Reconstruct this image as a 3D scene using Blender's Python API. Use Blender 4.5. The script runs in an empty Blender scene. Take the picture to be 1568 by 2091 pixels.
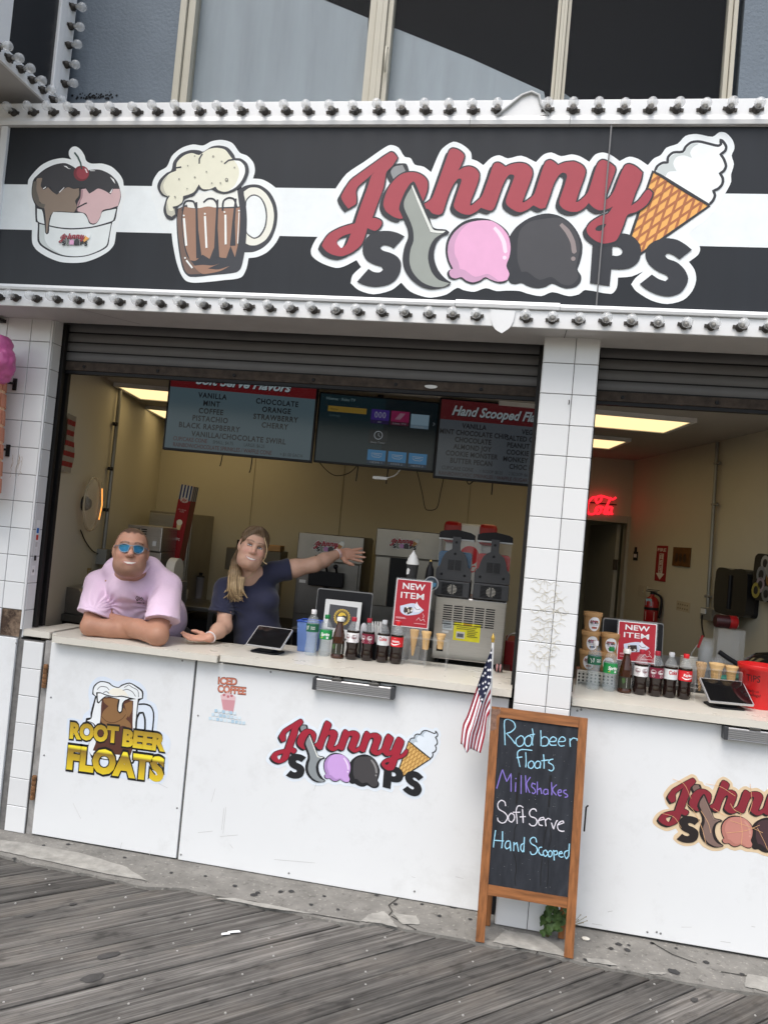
import bpy, bmesh, math, random
import numpy as np
from mathutils import Vector, Matrix
from mathutils.geometry import tessellate_polygon
rnd = random.Random(7)
scene = bpy.context.scene
COL = scene.collection
R = math.radians
# ------------------------------------------------------------------ camera, sky, sun, exposure
CF, CYAW, CPIT, CROL = 1615.455, 0.1759, 0.0303, 0.0909      # focal length in photo pixels, angles of the camera
CPOS = Vector((-0.1758, -4.0516, 1.8227))
_fw = Vector((-math.sin(CYAW)*math.cos(CPIT), math.cos(CYAW)*math.cos(CPIT), math.sin(CPIT)))
_r0 = Vector((math.cos(CYAW), math.sin(CYAW), 0)); _u0 = _r0.cross(_fw)
_rt = _r0*math.cos(CROL) + _u0*math.sin(CROL); _up = _u0*math.cos(CROL) - _r0*math.sin(CROL)
cam = bpy.data.cameras.new('camera'); camo = bpy.data.objects.new('camera', cam); COL.objects.link(camo)
cam.sensor_fit = 'VERTICAL'; cam.sensor_height = 24.0; cam.lens = CF/2091*24.0; cam.clip_end = 500; cam.clip_start = .05
camo.matrix_world = Matrix(((_rt.x, _up.x, -_fw.x, CPOS.x), (_rt.y, _up.y, -_fw.y, CPOS.y), (_rt.z, _up.z, -_fw.z, CPOS.z), (0, 0, 0, 1)))
scene.camera = camo
def ray(x, y): return _fw + _rt*((x-784)/CF) - _up*((y-1045.5)/CF)
def at(x, y, Y=0.0):
 d = ray(x, y); return CPOS + d*((Y-CPOS.y)/d.y)
def atz(x, y, Z):
 d = ray(x, y); return CPOS + d*((Z-CPOS.z)/d.z)
def atp(x, y, o, n):
 d = ray(x, y); return CPOS + d*((o-CPOS).dot(n)/d.dot(n))
SUN_EL, SUN_AZ = R(62), R(200)        # soft light from high in front of the shop
w = bpy.data.worlds.new('World'); scene.world = w; w.use_nodes = True
nt = w.node_tree; bg = nt.nodes['Background']; bg.inputs['Strength'].default_value = 0.14
sky = nt.nodes.new('ShaderNodeTexSky'); sky.sky_type = 'NISHITA'; sky.sun_disc = False
sky.sun_elevation = SUN_EL; sky.sun_rotation = SUN_AZ; sky.dust_density = 4.0; sky.air_density = 1.4; sky.ozone_density = 1.0
hs = nt.nodes.new('ShaderNodeHueSaturation'); hs.inputs['Saturation'].default_value = .8; hs.inputs['Value'].default_value = 1.0
nt.links.new(sky.outputs[0], hs.inputs['Color']); nt.links.new(hs.outputs[0], bg.inputs['Color'])
sl = bpy.data.lights.new('sun', 'SUN'); sl.energy = 1.1; sl.angle = R(35); sl.color = (1, .99, .975)
so = bpy.data.objects.new('sun', sl); COL.objects.link(so)
_d = Vector((math.sin(SUN_AZ)*math.cos(SUN_EL), math.cos(SUN_AZ)*math.cos(SUN_EL), math.sin(SUN_EL)))
so.rotation_euler = _d.to_track_quat('Z', 'Y').to_euler()
vs = scene.view_settings; scene.display_settings.display_device = 'sRGB'
vs.view_transform = 'Standard'; vs.look = 'None'; vs.exposure = 0.74; vs.gamma = 1.0; vs.use_curve_mapping = False
scene.cycles.use_denoising = True; scene.cycles.max_bounces = 8; scene.cycles.transparent_max_bounces = 16
scene.cycles.caustics_reflective = False; scene.cycles.caustics_refractive = False
scene.cycles.sample_clamp_indirect = 6.0
# ------------------------------------------------------------------ materials
def lin(c):
 return tuple(((v/255)/12.92 if v/255 <= .04045 else ((v/255+.055)/1.055)**2.4) for v in c)
MATS = {}
def mat(name, col, rough=.5, metal=0, var=.08, vs_=6.0, bump=0.0, bs=80.0, stretch=None, alpha=1, emit=0, spec=.5, coat=0, trans=0, ior=1.45, obrand=0, dirt=0, dirtcol=(.2, .18, .15), rvar=0.0, sheen=0):
 if name in MATS: return MATS[name]
 m = bpy.data.materials.new(name); m.use_nodes = True; MATS[name] = m
 t = m.node_tree; N = t.nodes; L = t.links; b = N['Principled BSDF']
 b.inputs['Roughness'].default_value = rough; b.inputs['Metallic'].default_value = metal
 b.inputs['Specular IOR Level'].default_value = spec; b.inputs['Coat Weight'].default_value = coat
 b.inputs['Coat Roughness'].default_value = .06
 b.inputs['Transmission Weight'].default_value = trans; b.inputs['IOR'].default_value = ior
 b.inputs['Alpha'].default_value = alpha; b.inputs['Sheen Weight'].default_value = sheen
 c = tuple(col) + (1,)
 b.inputs['Base Color'].default_value = c
 if emit: b.inputs['Emission Color'].default_value = c; b.inputs['Emission Strength'].default_value = emit
 vec = None
 if var or bump or dirt or rvar:
  tc = N.new('ShaderNodeTexCoord'); mp = N.new('ShaderNodeMapping'); L.new(tc.outputs['Object'], mp.inputs[0])
  if stretch: mp.inputs['Scale'].default_value = stretch
  vec = mp.outputs[0]
 out = None
 if var:
  n = N.new('ShaderNodeTexNoise'); n.inputs['Scale'].default_value = vs_; n.inputs['Detail'].default_value = 5; n.inputs['Roughness'].default_value = .62
  L.new(vec, n.inputs[0])
  r = N.new('ShaderNodeMapRange'); r.inputs[1].default_value = .25; r.inputs[2].default_value = .75
  r.inputs[3].default_value = 1-var; r.inputs[4].default_value = 1+var; L.new(n.outputs[0], r.inputs[0])
  mx = N.new('ShaderNodeVectorMath'); mx.operation = 'SCALE'; mx.inputs[0].default_value = col[:3]; L.new(r.outputs[0], mx.inputs['Scale'])
  out = mx.outputs[0]
 if obrand:
  oi = N.new('ShaderNodeObjectInfo'); r2 = N.new('ShaderNodeMapRange'); r2.inputs[3].default_value = 1-obrand; r2.inputs[4].default_value = 1+obrand
  L.new(oi.outputs['Random'], r2.inputs[0]); mx2 = N.new('ShaderNodeVectorMath'); mx2.operation = 'SCALE'; L.new(r2.outputs[0], mx2.inputs['Scale'])
  if out: L.new(out, mx2.inputs[0])
  else: mx2.inputs[0].default_value = col[:3]
  out = mx2.outputs[0]
 if dirt:
  n = N.new('ShaderNodeTexNoise'); n.inputs['Scale'].default_value = 2.3; n.inputs['Detail'].default_value = 9; n.inputs['Roughness'].default_value = .75
  L.new(vec, n.inputs[0])
  r = N.new('ShaderNodeMapRange'); r.inputs[1].default_value = .52; r.inputs[2].default_value = .8; r.inputs[3].default_value = 0; r.inputs[4].default_value = dirt; L.new(n.outputs[0], r.inputs[0])
  mm = N.new('ShaderNodeMix'); mm.data_type = 'RGBA'; L.new(r.outputs[0], mm.inputs[0])
  if out: L.new(out, mm.inputs[6])
  else: mm.inputs[6].default_value = c
  mm.inputs[7].default_value = tuple(dirtcol) + (1,)
  out = mm.outputs[2]
 if out: L.new(out, b.inputs['Base Color'])
 if rvar:
  n = N.new('ShaderNodeTexNoise'); n.inputs['Scale'].default_value = vs_*1.7; n.inputs['Detail'].default_value = 4; L.new(vec, n.inputs[0])
  r = N.new('ShaderNodeMapRange'); r.inputs[3].default_value = max(0, rough-rvar); r.inputs[4].default_value = min(1, rough+rvar); L.new(n.outputs[0], r.inputs[0]); L.new(r.outputs[0], b.inputs['Roughness'])
 if bump:
  n = N.new('ShaderNodeTexNoise'); n.inputs['Scale'].default_value = bs; n.inputs['Detail'].default_value = 4; L.new(vec, n.inputs[0])
  bp = N.new('ShaderNodeBump'); bp.inputs['Strength'].default_value = bump; bp.inputs['Distance'].default_value = .004
  L.new(n.outputs[0], bp.inputs['Height']); L.new(bp.outputs[0], b.inputs['Normal'])
 return m
def pm(r, g, b_, rough=.45, var=.05):          # printed / painted colour given in sRGB 0-255
 return mat('print_%d_%d_%d' % (r, g, b_), lin((r, g, b_)), rough, var=var, vs_=9)
# ------------------------------------------------------------------ mesh building
class MB:
 def __init__(s, M=None): s.v = []; s.f = []; s.m = []; s.M = M; s.mi = 0; s.smooth = False; s.sm = []
 def add(s, vs, fs):
  o = len(s.v)
  for p in vs:
   p = Vector(p); s.v.append(s.M @ p if s.M else p)
  for f in fs: s.f.append(tuple(i+o for i in f)); s.m.append(s.mi); s.sm.append(s.smooth)
  return s
 def box(s, x0, x1, y0, y1, z0, z1):
  return s.add([(x, y, z) for z in (z0, z1) for y in (y0, y1) for x in (x0, x1)],
                     [(0, 2, 3, 1), (4, 5, 7, 6), (0, 1, 5, 4), (2, 6, 7, 3), (0, 4, 6, 2), (1, 3, 7, 5)])
 def hexa(s, p):   # 8 points: front 4 (ccw), back 4
  return s.add(p, [(0, 1, 2, 3), (7, 6, 5, 4), (0, 4, 5, 1), (1, 5, 6, 2), (2, 6, 7, 3), (3, 7, 4, 0)])
 def quad(s, a, b, c, d): return s.add([a, b, c, d], [(0, 1, 2, 3)])
 def lathe(s, prof, n=20, o=(0, 0, 0), ax=None, caps=True, smooth=True):
  # prof: list of (r, h); ax: Matrix 3x3 columns (u, v, axis)
  A = ax or Matrix.Identity(3); o = Vector(o); vs = []; fs = []
  for r, h in prof:
   for k in range(n):
    a = 2*math.pi*k/n; vs.append(o + A @ Vector((r*math.cos(a), r*math.sin(a), h)))
  for i in range(len(prof)-1):
   for k in range(n):
    k2 = (k+1) % n; fs.append((i*n+k, i*n+k2, (i+1)*n+k2, (i+1)*n+k))
  old = s.smooth; s.smooth = smooth; s.add(vs, fs); s.smooth = False
  if caps:
   if prof[0][0] > 1e-5: s.add(vs[:n][::-1], [tuple(range(n))])
   if prof[-1][0] > 1e-5: s.add(vs[-n:], [tuple(range(n))])
  s.smooth = old; return s
 def tube(s, pts, r, n=8, closed=False, caps=True):
  pts = [Vector(p) for p in pts]; m = len(pts); rs = r if isinstance(r, (list, tuple)) else [r]*m
  vs = []; fs = []; prev = None
  for i, p in enumerate(pts):
   a = pts[i-1] if i > 0 else (pts[-1] if closed else p); b = pts[(i+1) % m] if (i < m-1 or closed) else p
   t = (b-a).normalized() if (b-a).length > 1e-9 else Vector((0, 0, 1))
   if prev is None:
    u = t.orthogonal().normalized()
   else:
    u = (prev - t*prev.dot(t)); u = u.normalized() if u.length > 1e-6 else t.orthogonal().normalized()
   prev = u; v = t.cross(u)
   for k in range(n):
    an = 2*math.pi*k/n; vs.append(p + (u*math.cos(an) + v*math.sin(an))*rs[i])
  for i in range(m if closed else m-1):
   j = (i+1) % m
   for k in range(n): k2 = (k+1) % n; fs.append((i*n+k, i*n+k2, j*n+k2, j*n+k))
  old = s.smooth; s.smooth = True; s.add(vs, fs); s.smooth = False
  if caps and not closed: s.add(vs[:n][::-1], [tuple(range(n))]); s.add(vs[-n:], [tuple(range(n))])
  s.smooth = old; return s
 def ball(s, o, rx, ry=None, rz=None, n=14, m=9, A=None):
  ry = ry or rx; rz = rz or rx; A = A or Matrix.Identity(3); vs = []; fs = []; o = Vector(o)
  for i in range(m+1):
   th = math.pi*i/m
   for k in range(n):
    ph = 2*math.pi*k/n; vs.append(o + A @ Vector((rx*math.sin(th)*math.cos(ph), ry*math.sin(th)*math.sin(ph), -rz*math.cos(th))))
  for i in range(m):
   for k in range(n): k2 = (k+1) % n; fs.append((i*n+k, i*n+k2, (i+1)*n+k2, (i+1)*n+k))
  old = s.smooth; s.smooth = True; s.add(vs, fs); s.smooth = old; return s
 def poly(s, loops, fr, d):        # flat polygon with holes, in frame fr(u, v, d)
  P = [[Vector((x, y, 0)) for x, y in l] for l in loops]
  tri = tessellate_polygon(P); flat = [p for l in P for p in l]
  vs = [fr(p.x, p.y, d) for p in flat]; fs = []
  for t in tri:
   a, b, c = (flat[i] for i in t)
   cr = (b.x-a.x)*(c.y-a.y) - (b.y-a.y)*(c.x-a.x)
   if abs(cr) < 1e-12: continue
   fs.append(tuple(t) if cr > 0 else (t[0], t[2], t[1]))
  return s.add(vs, fs)
 def prism(s, poly, fr, d0, d1):   # extrude a 2-D outline (ccw) between depths d0 (back) and d1 (front)
  ar = sum(poly[i-1][0]*poly[i][1]-poly[i][0]*poly[i-1][1] for i in range(len(poly)))
  if ar < 0: poly = poly[::-1]
  s.poly([poly], fr, d1); n = len(poly)
  P = [[Vector((x, y, 0)) for x, y in poly]]; tri = tessellate_polygon(P)
  fs = []
  for t in tri:
   a, b, c = (P[0][i] for i in t); cr = (b.x-a.x)*(c.y-a.y)-(b.y-a.y)*(c.x-a.x)
   fs.append((t[0], t[2], t[1]) if cr > 0 else tuple(t))
  s.add([fr(x, y, d0) for x, y in poly], fs)
  s.add([fr(x, y, d0) for x, y in poly] + [fr(x, y, d1) for x, y in poly], [(i, (i+1) % n, n+(i+1) % n, n+i) for i in range(n)])
  return s
 def ribbon(s, pts, wd, fr, d, rise=2e-6, closed=False):
  # flat stroke; climbs slightly along its length so that crossings never share a plane
  pts = [Vector((x, y)) for x, y in pts]
  if closed: pts = pts + [pts[0]]
  n = len(pts); L = []; Rr = []
  for i, p in enumerate(pts):
   a = pts[i-1] if i > 0 else (pts[-2] if closed else p); b = pts[i+1] if i < n-1 else (pts[1] if closed else p)
   t = (b-a); t = t.normalized() if t.length > 1e-12 else Vector((1, 0)); nn = Vector((-t.y, t.x)); w_ = wd[i] if isinstance(wd, (list, tuple)) else wd
   L.append(p+nn*w_/2); Rr.append(p-nn*w_/2)
  vs = []
  for i in range(n): vs += [fr(L[i].x, L[i].y, d+rise*i), fr(Rr[i].x, Rr[i].y, d+rise*i)]
  fs = [(2*i, 2*i+1, 2*i+3, 2*i+2) for i in range(n-1)]
  return s.add(vs, fs)
 def mesh(s, name, mats):
  me = bpy.data.meshes.new(name); me.from_pydata([tuple(p) for p in s.v], [], s.f)
  for m in (mats if isinstance(mats, (list, tuple)) else [mats]): me.materials.append(m)
  me.polygons.foreach_set('material_index', s.m); me.polygons.foreach_set('use_smooth', s.sm); me.update()
  return me
 def build(s, name, mats, parent=None, bev=0, **tags):
  return obj(name, s.mesh(name, mats), parent, bev, **tags)
def obj(name, me, parent=None, bev=0, **tags):
 o = bpy.data.objects.new(name, me); COL.objects.link(o)
 if parent: o.parent = parent
 if bev:
  b = o.modifiers.new('bevel', 'BEVEL'); b.width = bev; b.segments = 2; b.limit_method = 'ANGLE'; b.harden_normals = False
 for k, v in tags.items(): o[k] = v
 return o
def thing(name, label, cat, loc=(0, 0, 0), rz=0, group=None, kind=None):
 o = bpy.data.objects.new(name, None); COL.objects.link(o); o.empty_display_size = .1
 o.location = loc; o.rotation_euler = (0, 0, rz)
 if label: o['label'] = label
 if cat: o['category'] = cat
 if group: o['group'] = group
 if kind: o['kind'] = kind
 return o
def tmat(o): return Matrix.Translation(o.location) @ o.rotation_euler.to_matrix().to_4x4()
def wmb(o): return MB(tmat(o).inverted())         # builder fed with world coordinates for a part of o
def copy_tree(o, parent=None):
 c = o.copy(); COL.objects.link(c); c.parent = parent
 for ch in o.children: copy_tree(ch, c)
 return c
def frame(o, ux, uy):
 o = Vector(o); ux = Vector(ux); uy = Vector(uy); n = ux.cross(uy).normalized()
 return lambda x, y, d: o + ux*x + uy*y + n*d
def smooth(pts, closed=True, k=4, corner=58):
 # Catmull-Rom through traced points, keeping sharp corners sharp
 n = len(pts); P = [Vector(p) for p in pts]; out = []
 def sharp(i):
  if not closed and i in (0, n-1): return True
  a = P[i]-P[i-1]; b = P[(i+1) % n]-P[i]
  if a.length < 1e-9 or b.length < 1e-9: return True
  return math.degrees(a.angle(b)) > corner
 sh = [sharp(i) for i in range(n)]
 for i in range(n if closed else n-1):
  j = (i+1) % n; p1, p2 = P[i], P[j]; L_ = (p2-p1).length
  def tan(q):
   a = P[q-1]; b = P[(q+1) % n]; d = b-a
   return d.normalized()*L_ if d.length > 1e-9 else d
  t1 = (p2-p1) if sh[i] else tan(i); t2 = (p2-p1) if sh[j] else tan(j)
  for s_ in range(k):
   t = s_/k; h1 = 2*t**3-3*t**2+1; h2 = t**3-2*t**2+t; h3 = -2*t**3+3*t**2; h4 = t**3-t**2
   q = p1*h1 + t1*(h2*.85) + p2*h3 + t2*(h4*.85); out.append((q.x, q.y))
 if not closed: out.append(tuple(P[-1]))
 return out
def circ(x, y, r, n=20, ry=None, a0=0): return [(x+r*math.cos(a0+2*math.pi*i/n), y+(ry or r)*math.sin(a0+2*math.pi*i/n)) for i in range(n)]
def rrect(x0, x1, y0, y1, r, n=4):
 out = []
 for cx, cy, a in ((x1-r, y1-r, 0), (x0+r, y1-r, 90), (x0+r, y0+r, 180), (x1-r, y0+r, 270)):
  for i in range(n+1): t = R(a+90*i/n); out.append((cx+r*math.cos(t), cy+r*math.sin(t)))
 return out
TXT = {}
def text(mb, s, fr, x, y, h, d, align='c', sx=1.0, shear=0, bold=0.0, space=1.0, w=None):
 # lettering from the built-in font, cap height h, optional fitted width w
 key = (s, shear, bold, space)
 if key not in TXT:
  cu = bpy.data.curves.new('lettering', 'FONT'); cu.body = s; cu.size = 1; cu.shear = shear; cu.offset = bold; cu.space_character = space; cu.resolution_u = 3; cu.fill_mode = 'FRONT'
  o = bpy.data.objects.new('lettering', cu); me = o.to_mesh()
  vs = [(v.co.x, v.co.y) for v in me.vertices]; fs = [tuple(p.vertices) for p in me.polygons]
  o.to_mesh_clear(); bpy.data.objects.remove(o); bpy.data.curves.remove(cu); TXT[key] = (vs, fs)
 vs, fs = TXT[key]
 if not vs: return mb
 xs = [v[0] for v in vs]; x0, x1 = min(xs), max(xs); k = h/.70; kx = k*sx
 if w: kx = w/(x1-x0)
 off = {'c': -(x0+x1)/2, 'l': -x0, 'r': -x1}[align]
 V = [fr(x+(vx+off)*kx, y+vy*k, d) for vx, vy in vs]; F = []
 for f in fs:
  a, b, c = (vs[f[0]], vs[f[1]], vs[f[2]]); cr = (b[0]-a[0])*(c[1]-a[1])-(b[1]-a[1])*(c[0]-a[0]); F.append(f if cr > 0 else f[::-1])
 return mb.add(V, F)
class Art:
 # layered flat print: each call adds shapes one thin layer further out
 def __init__(s, fr, M=None, step=.0004, d0=.0006): s.fr = fr; s.mb = MB(M); s.mats = []; s.d = d0; s.step = step
 def col(s, m):
  if m not in s.mats: s.mats.append(m)
  s.mb.mi = s.mats.index(m); s.d += s.step
 def fill(s, m, *loops):
  s.col(m); s.mb.poly([list(l) for l in loops], s.fr, s.d); return s
 def line(s, m, pts, wd, closed=False): s.col(m); s.mb.ribbon(pts, wd, s.fr, s.d, s.step*.5/max(1, len(pts)), closed); return s
 def text(s, m, *a, **k):
  s.col(m); st = a[0]; text(s.mb, st, s.fr, a[1], a[2], a[3], s.d, **k); return s
 def build(s, name, parent, **t): return s.mb.build(name, s.mats, parent, **t)
# ------------------------------------------------------------------ ground: boardwalk and concrete apron
T = .1524; Z0 = 2.7476
GROUND = mat('sand_ground', (.16, .14, .11), .95, var=.2)
mb = MB(); mb.quad((-150, -150, -.12), (150, -150, -.12), (150, 150, -.12), (-150, 150, -.12))
mb.build('ground', GROUND, kind='structure')
def plank_material():
 m = bpy.data.materials.new('weathered_decking'); m.use_nodes = True; t = m.node_tree; N = t.nodes; L = t.links; b = N['Principled BSDF']
 tc = N.new('ShaderNodeTexCoord'); oi = N.new('ShaderNodeObjectInfo'); ad = N.new('ShaderNodeVectorMath'); ad.operation = 'ADD'
 sc = N.new('ShaderNodeVectorMath'); sc.operation = 'SCALE'; cb = N.new('ShaderNodeCombineXYZ')
 L.new(oi.outputs['Random'], cb.inputs[0]); L.new(oi.outputs['Random'], cb.inputs[1]); L.new(oi.outputs['Random'], cb.inputs[2])
 L.new(cb.outputs[0], sc.inputs[0]); sc.inputs['Scale'].default_value = 53.0
 L.new(tc.outputs['Object'], ad.inputs[0]); L.new(sc.outputs[0], ad.inputs[1])
 def noise(scale, st, det=6, ro=.65, dist=0):
  mp = N.new('ShaderNodeMapping'); mp.inputs['Scale'].default_value = st; L.new(ad.outputs[0], mp.inputs[0])
  n = N.new('ShaderNodeTexNoise'); n.inputs['Scale'].default_value = scale; n.inputs['Detail'].default_value = det; n.inputs['Roughness'].default_value = ro; n.inputs['Distortion'].default_value = dist
  L.new(mp.outputs[0], n.inputs[0]); return n
 g1 = noise(1.0, (1.6, 62, 20), 7, .7, .25); g2 = noise(1.0, (5, 190, 60), 4, .6); blot = noise(2.2, (1, 1.8, 1), 6, .6); spot = noise(9, (1, 2.2, 1), 3, .5)
 cr = N.new('ShaderNodeValToRGB'); e = cr.color_ramp.elements; e[0].position = .3; e[0].color = (.046, .042, .038, 1); e[1].position = .70; e[1].color = (.225, .214, .198, 1)
 x = e.new(.5); x.color = (.112, .105, .097, 1); L.new(g1.outputs[0], cr.inputs[0])
 def mul(a, f, lo, hi, i0=.25, i1=.75):
  r = N.new('ShaderNodeMapRange'); r.inputs[1].default_value = i0; r.inputs[2].default_value = i1; r.inputs[3].default_value = lo; r.inputs[4].default_value = hi; L.new(f, r.inputs[0])
  v = N.new('ShaderNodeVectorMath'); v.operation = 'SCALE'; L.new(a, v.inputs[0]); L.new(r.outputs[0], v.inputs['Scale']); return v.outputs[0]
 c = mul(cr.outputs[0], g2.outputs[0], .8, 1.2); c = mul(c, blot.outputs[0], .66, 1.36, .3, .7); c = mul(c, spot.outputs[0], .55, 1.06, .28, .42); c = mul(c, oi.outputs['Random'], .60, 1.06, 0, 1)
 mx = N.new('ShaderNodeMix'); mx.data_type = 'RGBA'; mx.inputs[7].default_value = (.155, .125, .095, 1)
 hr = N.new('ShaderNodeMapRange'); hr.inputs[1].default_value = .5; hr.inputs[2].default_value = .8; hr.inputs[4].default_value = .38; L.new(blot.outputs[0], hr.inputs[0]); L.new(hr.outputs[0], mx.inputs[0]); L.new(c, mx.inputs[6])
 L.new(mx.outputs[2], b.inputs['Base Color']); b.inputs['Roughness'].default_value = .82; b.inputs['Specular IOR Level'].default_value = .3
 bp = N.new('ShaderNodeBump'); bp.inputs['Strength'].default_value = .55; bp.inputs['Distance'].default_value = .004
 am = N.new('ShaderNodeMath'); am.operation = 'ADD'; L.new(g1.outputs[0], am.inputs[0]); L.new(g2.outputs[0], am.inputs[1]); L.new(am.outputs[0], bp.inputs['Height']); L.new(bp.outputs[0], b.inputs['Normal'])
 return m
PLANK = plank_material()
deck = thing('boardwalk', None, None, (0, 0, 0), 0, kind='structure'); deck['label'] = 'grey weathered boardwalk of diagonal wooden planks'
BW = .1387; ZB = -.012
nb = MB(); nailrows = []
s45 = math.sqrt(.5)
def seam_c(px, py): q = atz(px, py, 0); return (q.x - q.y)*s45       # perpendicular coordinate across the 45-degree boards
c0 = seam_c(0, 1933.5)
def nail(mb, x, y):
 r = .0042; z = ZB+.003
 mb.add([(x+r*math.cos(a), y+r*math.sin(a), z) for a in (R(60*i) for i in range(6))] + [(x+1.3*r*math.cos(a), y+1.3*r*math.sin(a), ZB-.002) for a in (R(60*i) for i in range(6))],
           [(0, 1, 2, 3, 4, 5)] + [(i, i+6, (i+1) % 6+6, (i+1) % 6) for i in range(6)])
for i in range(-18, 36):
 gap = .006 + rnd.random()*.007
 ca = c0 + i*BW + gap/2; cb_ = c0 + (i+1)*BW - gap/2
 # along coordinate t = (x+y)/sqrt2 ; the plank stops under the concrete (y = -0.2)
 def tend(c): return (-.2*2/ (2*s45)) + c      # y=(t-c)*s45 = -.2 -> t = c - .2/s45
 tmax = (ca+cb_)/2 - .2/s45 + BW/2
 L_ = 7.5; cm = (ca+cb_)/2; hw = (cb_-ca)/2; dz = rnd.uniform(-.0015, .0015)
 org = Vector(((tmax-L_/2)*s45 + cm*s45, (tmax-L_/2)*s45 - cm*s45, ZB+dz))
 me = MB(); e = .0045
 xs = (-L_/2, L_/2); prof = [(-hw, -.038), (-hw, -e), (-hw+e, 0), (hw-e, 0), (hw, -e), (hw, -.038)]
 vs = [(x, y, z) for x in xs for y, z in prof]
 me.add(vs, [(k, k+1, 7+k, 6+k) for k in range(5)] + [(5, 0, 6, 11)] + [tuple(range(6))[::-1], tuple(range(6, 12))])
 o = me.build('plank', PLANK, deck); o.location = org; o.rotation_euler = (rnd.uniform(-.004, .004), 0, R(45))
 # pairs of nails where the plank crosses each joist; joists run at right angles to the wall
 for j in range(-9, 8):
  xj = j*.41 + .13
  for sgn in (-1, 1):
   cc = cm + sgn*hw*.52 + rnd.uniform(-.006, .006); x = xj + rnd.uniform(-.05, .05); y = x - cc/s45
   if -.36 > y > -3.2 and -3.4 < x < 2.2: nail(nb, x, y)
nb.build('nail_head', mat('zinc_nail', (.40, .39, .37), .5, .4, var=.4), deck, kind='stuff')
def concrete_material():
 m = mat('old_concrete', (.19, .182, .166), .92, var=.3, vs_=7, bump=.5, bs=70)
 t = m.node_tree; N = t.nodes; L = t.links; b = N['Principled BSDF']; src = b.inputs['Base Color'].links[0].from_socket
 tc = N.new('ShaderNodeTexCoord'); n = N.new('ShaderNodeTexNoise'); n.inputs['Scale'].default_value = 26; n.inputs['Detail'].default_value = 6; n.inputs['Roughness'].default_value = .7; L.new(tc.outputs['Object'], n.inputs[0])
 r = N.new('ShaderNodeMapRange'); r.inputs[1].default_value = .56; r.inputs[2].default_value = .68; r.inputs[4].default_value = .75; L.new(n.outputs[0], r.inputs[0])
 mm = N.new('ShaderNodeMix'); mm.data_type = 'RGBA'; L.new(r.outputs[0], mm.inputs[0]); L.new(src, mm.inputs[6]); mm.inputs[7].default_value = (.075, .07, .063, 1)
 n2 = N.new('ShaderNodeTexNoise'); n2.inputs['Scale'].default_value = 48; n2.inputs['Detail'].default_value = 3; L.new(tc.outputs['Object'], n2.inputs[0])
 r2 = N.new('ShaderNodeMapRange'); r2.inputs[1].default_value = .6; r2.inputs[2].default_value = .72; r2.inputs[4].default_value = .55; L.new(n2.outputs[0], r2.inputs[0])
 m2 = N.new('ShaderNodeMix'); m2.data_type = 'RGBA'; L.new(r2.outputs[0], m2.inputs[0]); L.new(mm.outputs[2], m2.inputs[6]); m2.inputs[7].default_value = (.42, .40, .36, 1)
 L.new(m2.outputs[2], b.inputs['Base Color']); return m
CONC = concrete_material()
edge = [atz(*q, 0) for q in [(-60, 1735), (0, 1745), (60, 1762), (160, 1781), (230, 1795), (300, 1812), (380, 1813), (460, 1836), (520, 1849), (600, 1862), (680, 1880), (735, 1889), (770, 1884), (830, 1897), (900, 1909), (970, 1922), (1004, 1931), (1060, 1936), (1110, 1946), (1160, 1958), (1200, 1968), (1262, 1979), (1330, 1992), (1400, 2004), (1470, 2018), (1568, 2030)]]
E2 = []
for i in range(len(edge)-1):
 for k in range(4):
  p = edge[i].lerp(edge[i+1], k/4); E2.append((p.x, p.y+rnd.uniform(-.006, .006)))
E2 = [(-6.5, -.29)] + E2 + [(6.5, -.29)]
apron = thing('pavement', 'cracked grey concrete apron along the foot of the shop', None, (0, 0, 0), kind='structure')
FL = lambda x, y, d: Vector((x, y, d))
mb = MB(); mb.prism(E2 + [(6.5, .6), (-6.5, .6)], FL, -.1, 0.0); mb.build('concrete_slab', CONC, apron)
ma = MB(); cracks = [[(1077, 1915), (1079, 1925), (1098, 1933), (1096, 1945), (1092, 1950)], [(790, 1873), (800, 1862), (795, 1850), (812, 1835)], [(1470, 1985), (1510, 1992), (1568, 2000)], [(800, 1872), (820, 1885), (850, 1900)], [(430, 1830), (520, 1842), (560, 1855), (630, 1866), (735, 1884)], [(1330, 1925), (1372, 1950), (1420, 1968)]]
for c in cracks:
 P = [atz(*q, 0) for q in c]; ma.ribbon([(p.x+rnd.uniform(-.004, .004), p.y) for p in P], .006, FL, .0035)
ma.build('crack', mat('crack_dark', (.03, .028, .025), .95, var=.3), apron)
ma = MB()
def blob(px, py, rx, ry, n=11, Z=.004):
 p = atz(px, py, 0); ph = rnd.random()*6
 return [(p.x+rx*math.cos(2*math.pi*i/n+ph)*rnd.uniform(.75, 1.15), p.y+ry*math.sin(2*math.pi*i/n+ph)*rnd.uniform(.75, 1.15)) for i in range(n)]
for px, py, r in [(573, 1822, .014), (595, 1821, .016), (518, 1828, .02), (526, 1824, .014), (769, 1829, .013), (807, 1847, .013), (925, 1852, .022), (897, 1871, .013), (861, 1847, .01), (1262, 1929, .016), (1280, 1941, .017), (1247, 1938, .013), (1283, 1931, .008), (1330, 1927, .01), (1332, 1927, .01), (1375, 1985, .026), (1196, 1961, .014), (1441, 1966, .016), (30, 1754, .012), (1380, 1937, .008), (662, 1831, .01), (635, 1848, .012), (690, 1858, .01), (480, 1810, .014), (350, 1783, .011), (1243, 1972, .01), (1514, 1990, .012), (420, 1790, .01), (140, 1725, .012), (90, 1727, .009), (255, 1752, .011), (960, 1878, .01)]:
 ma.poly([blob(px, py, r, r*.9)], FL, .0036)
ma.build('gum_spot', mat('old_gum', (.035, .034, .034), .8, var=.3), apron)
ma = MB()
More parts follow.
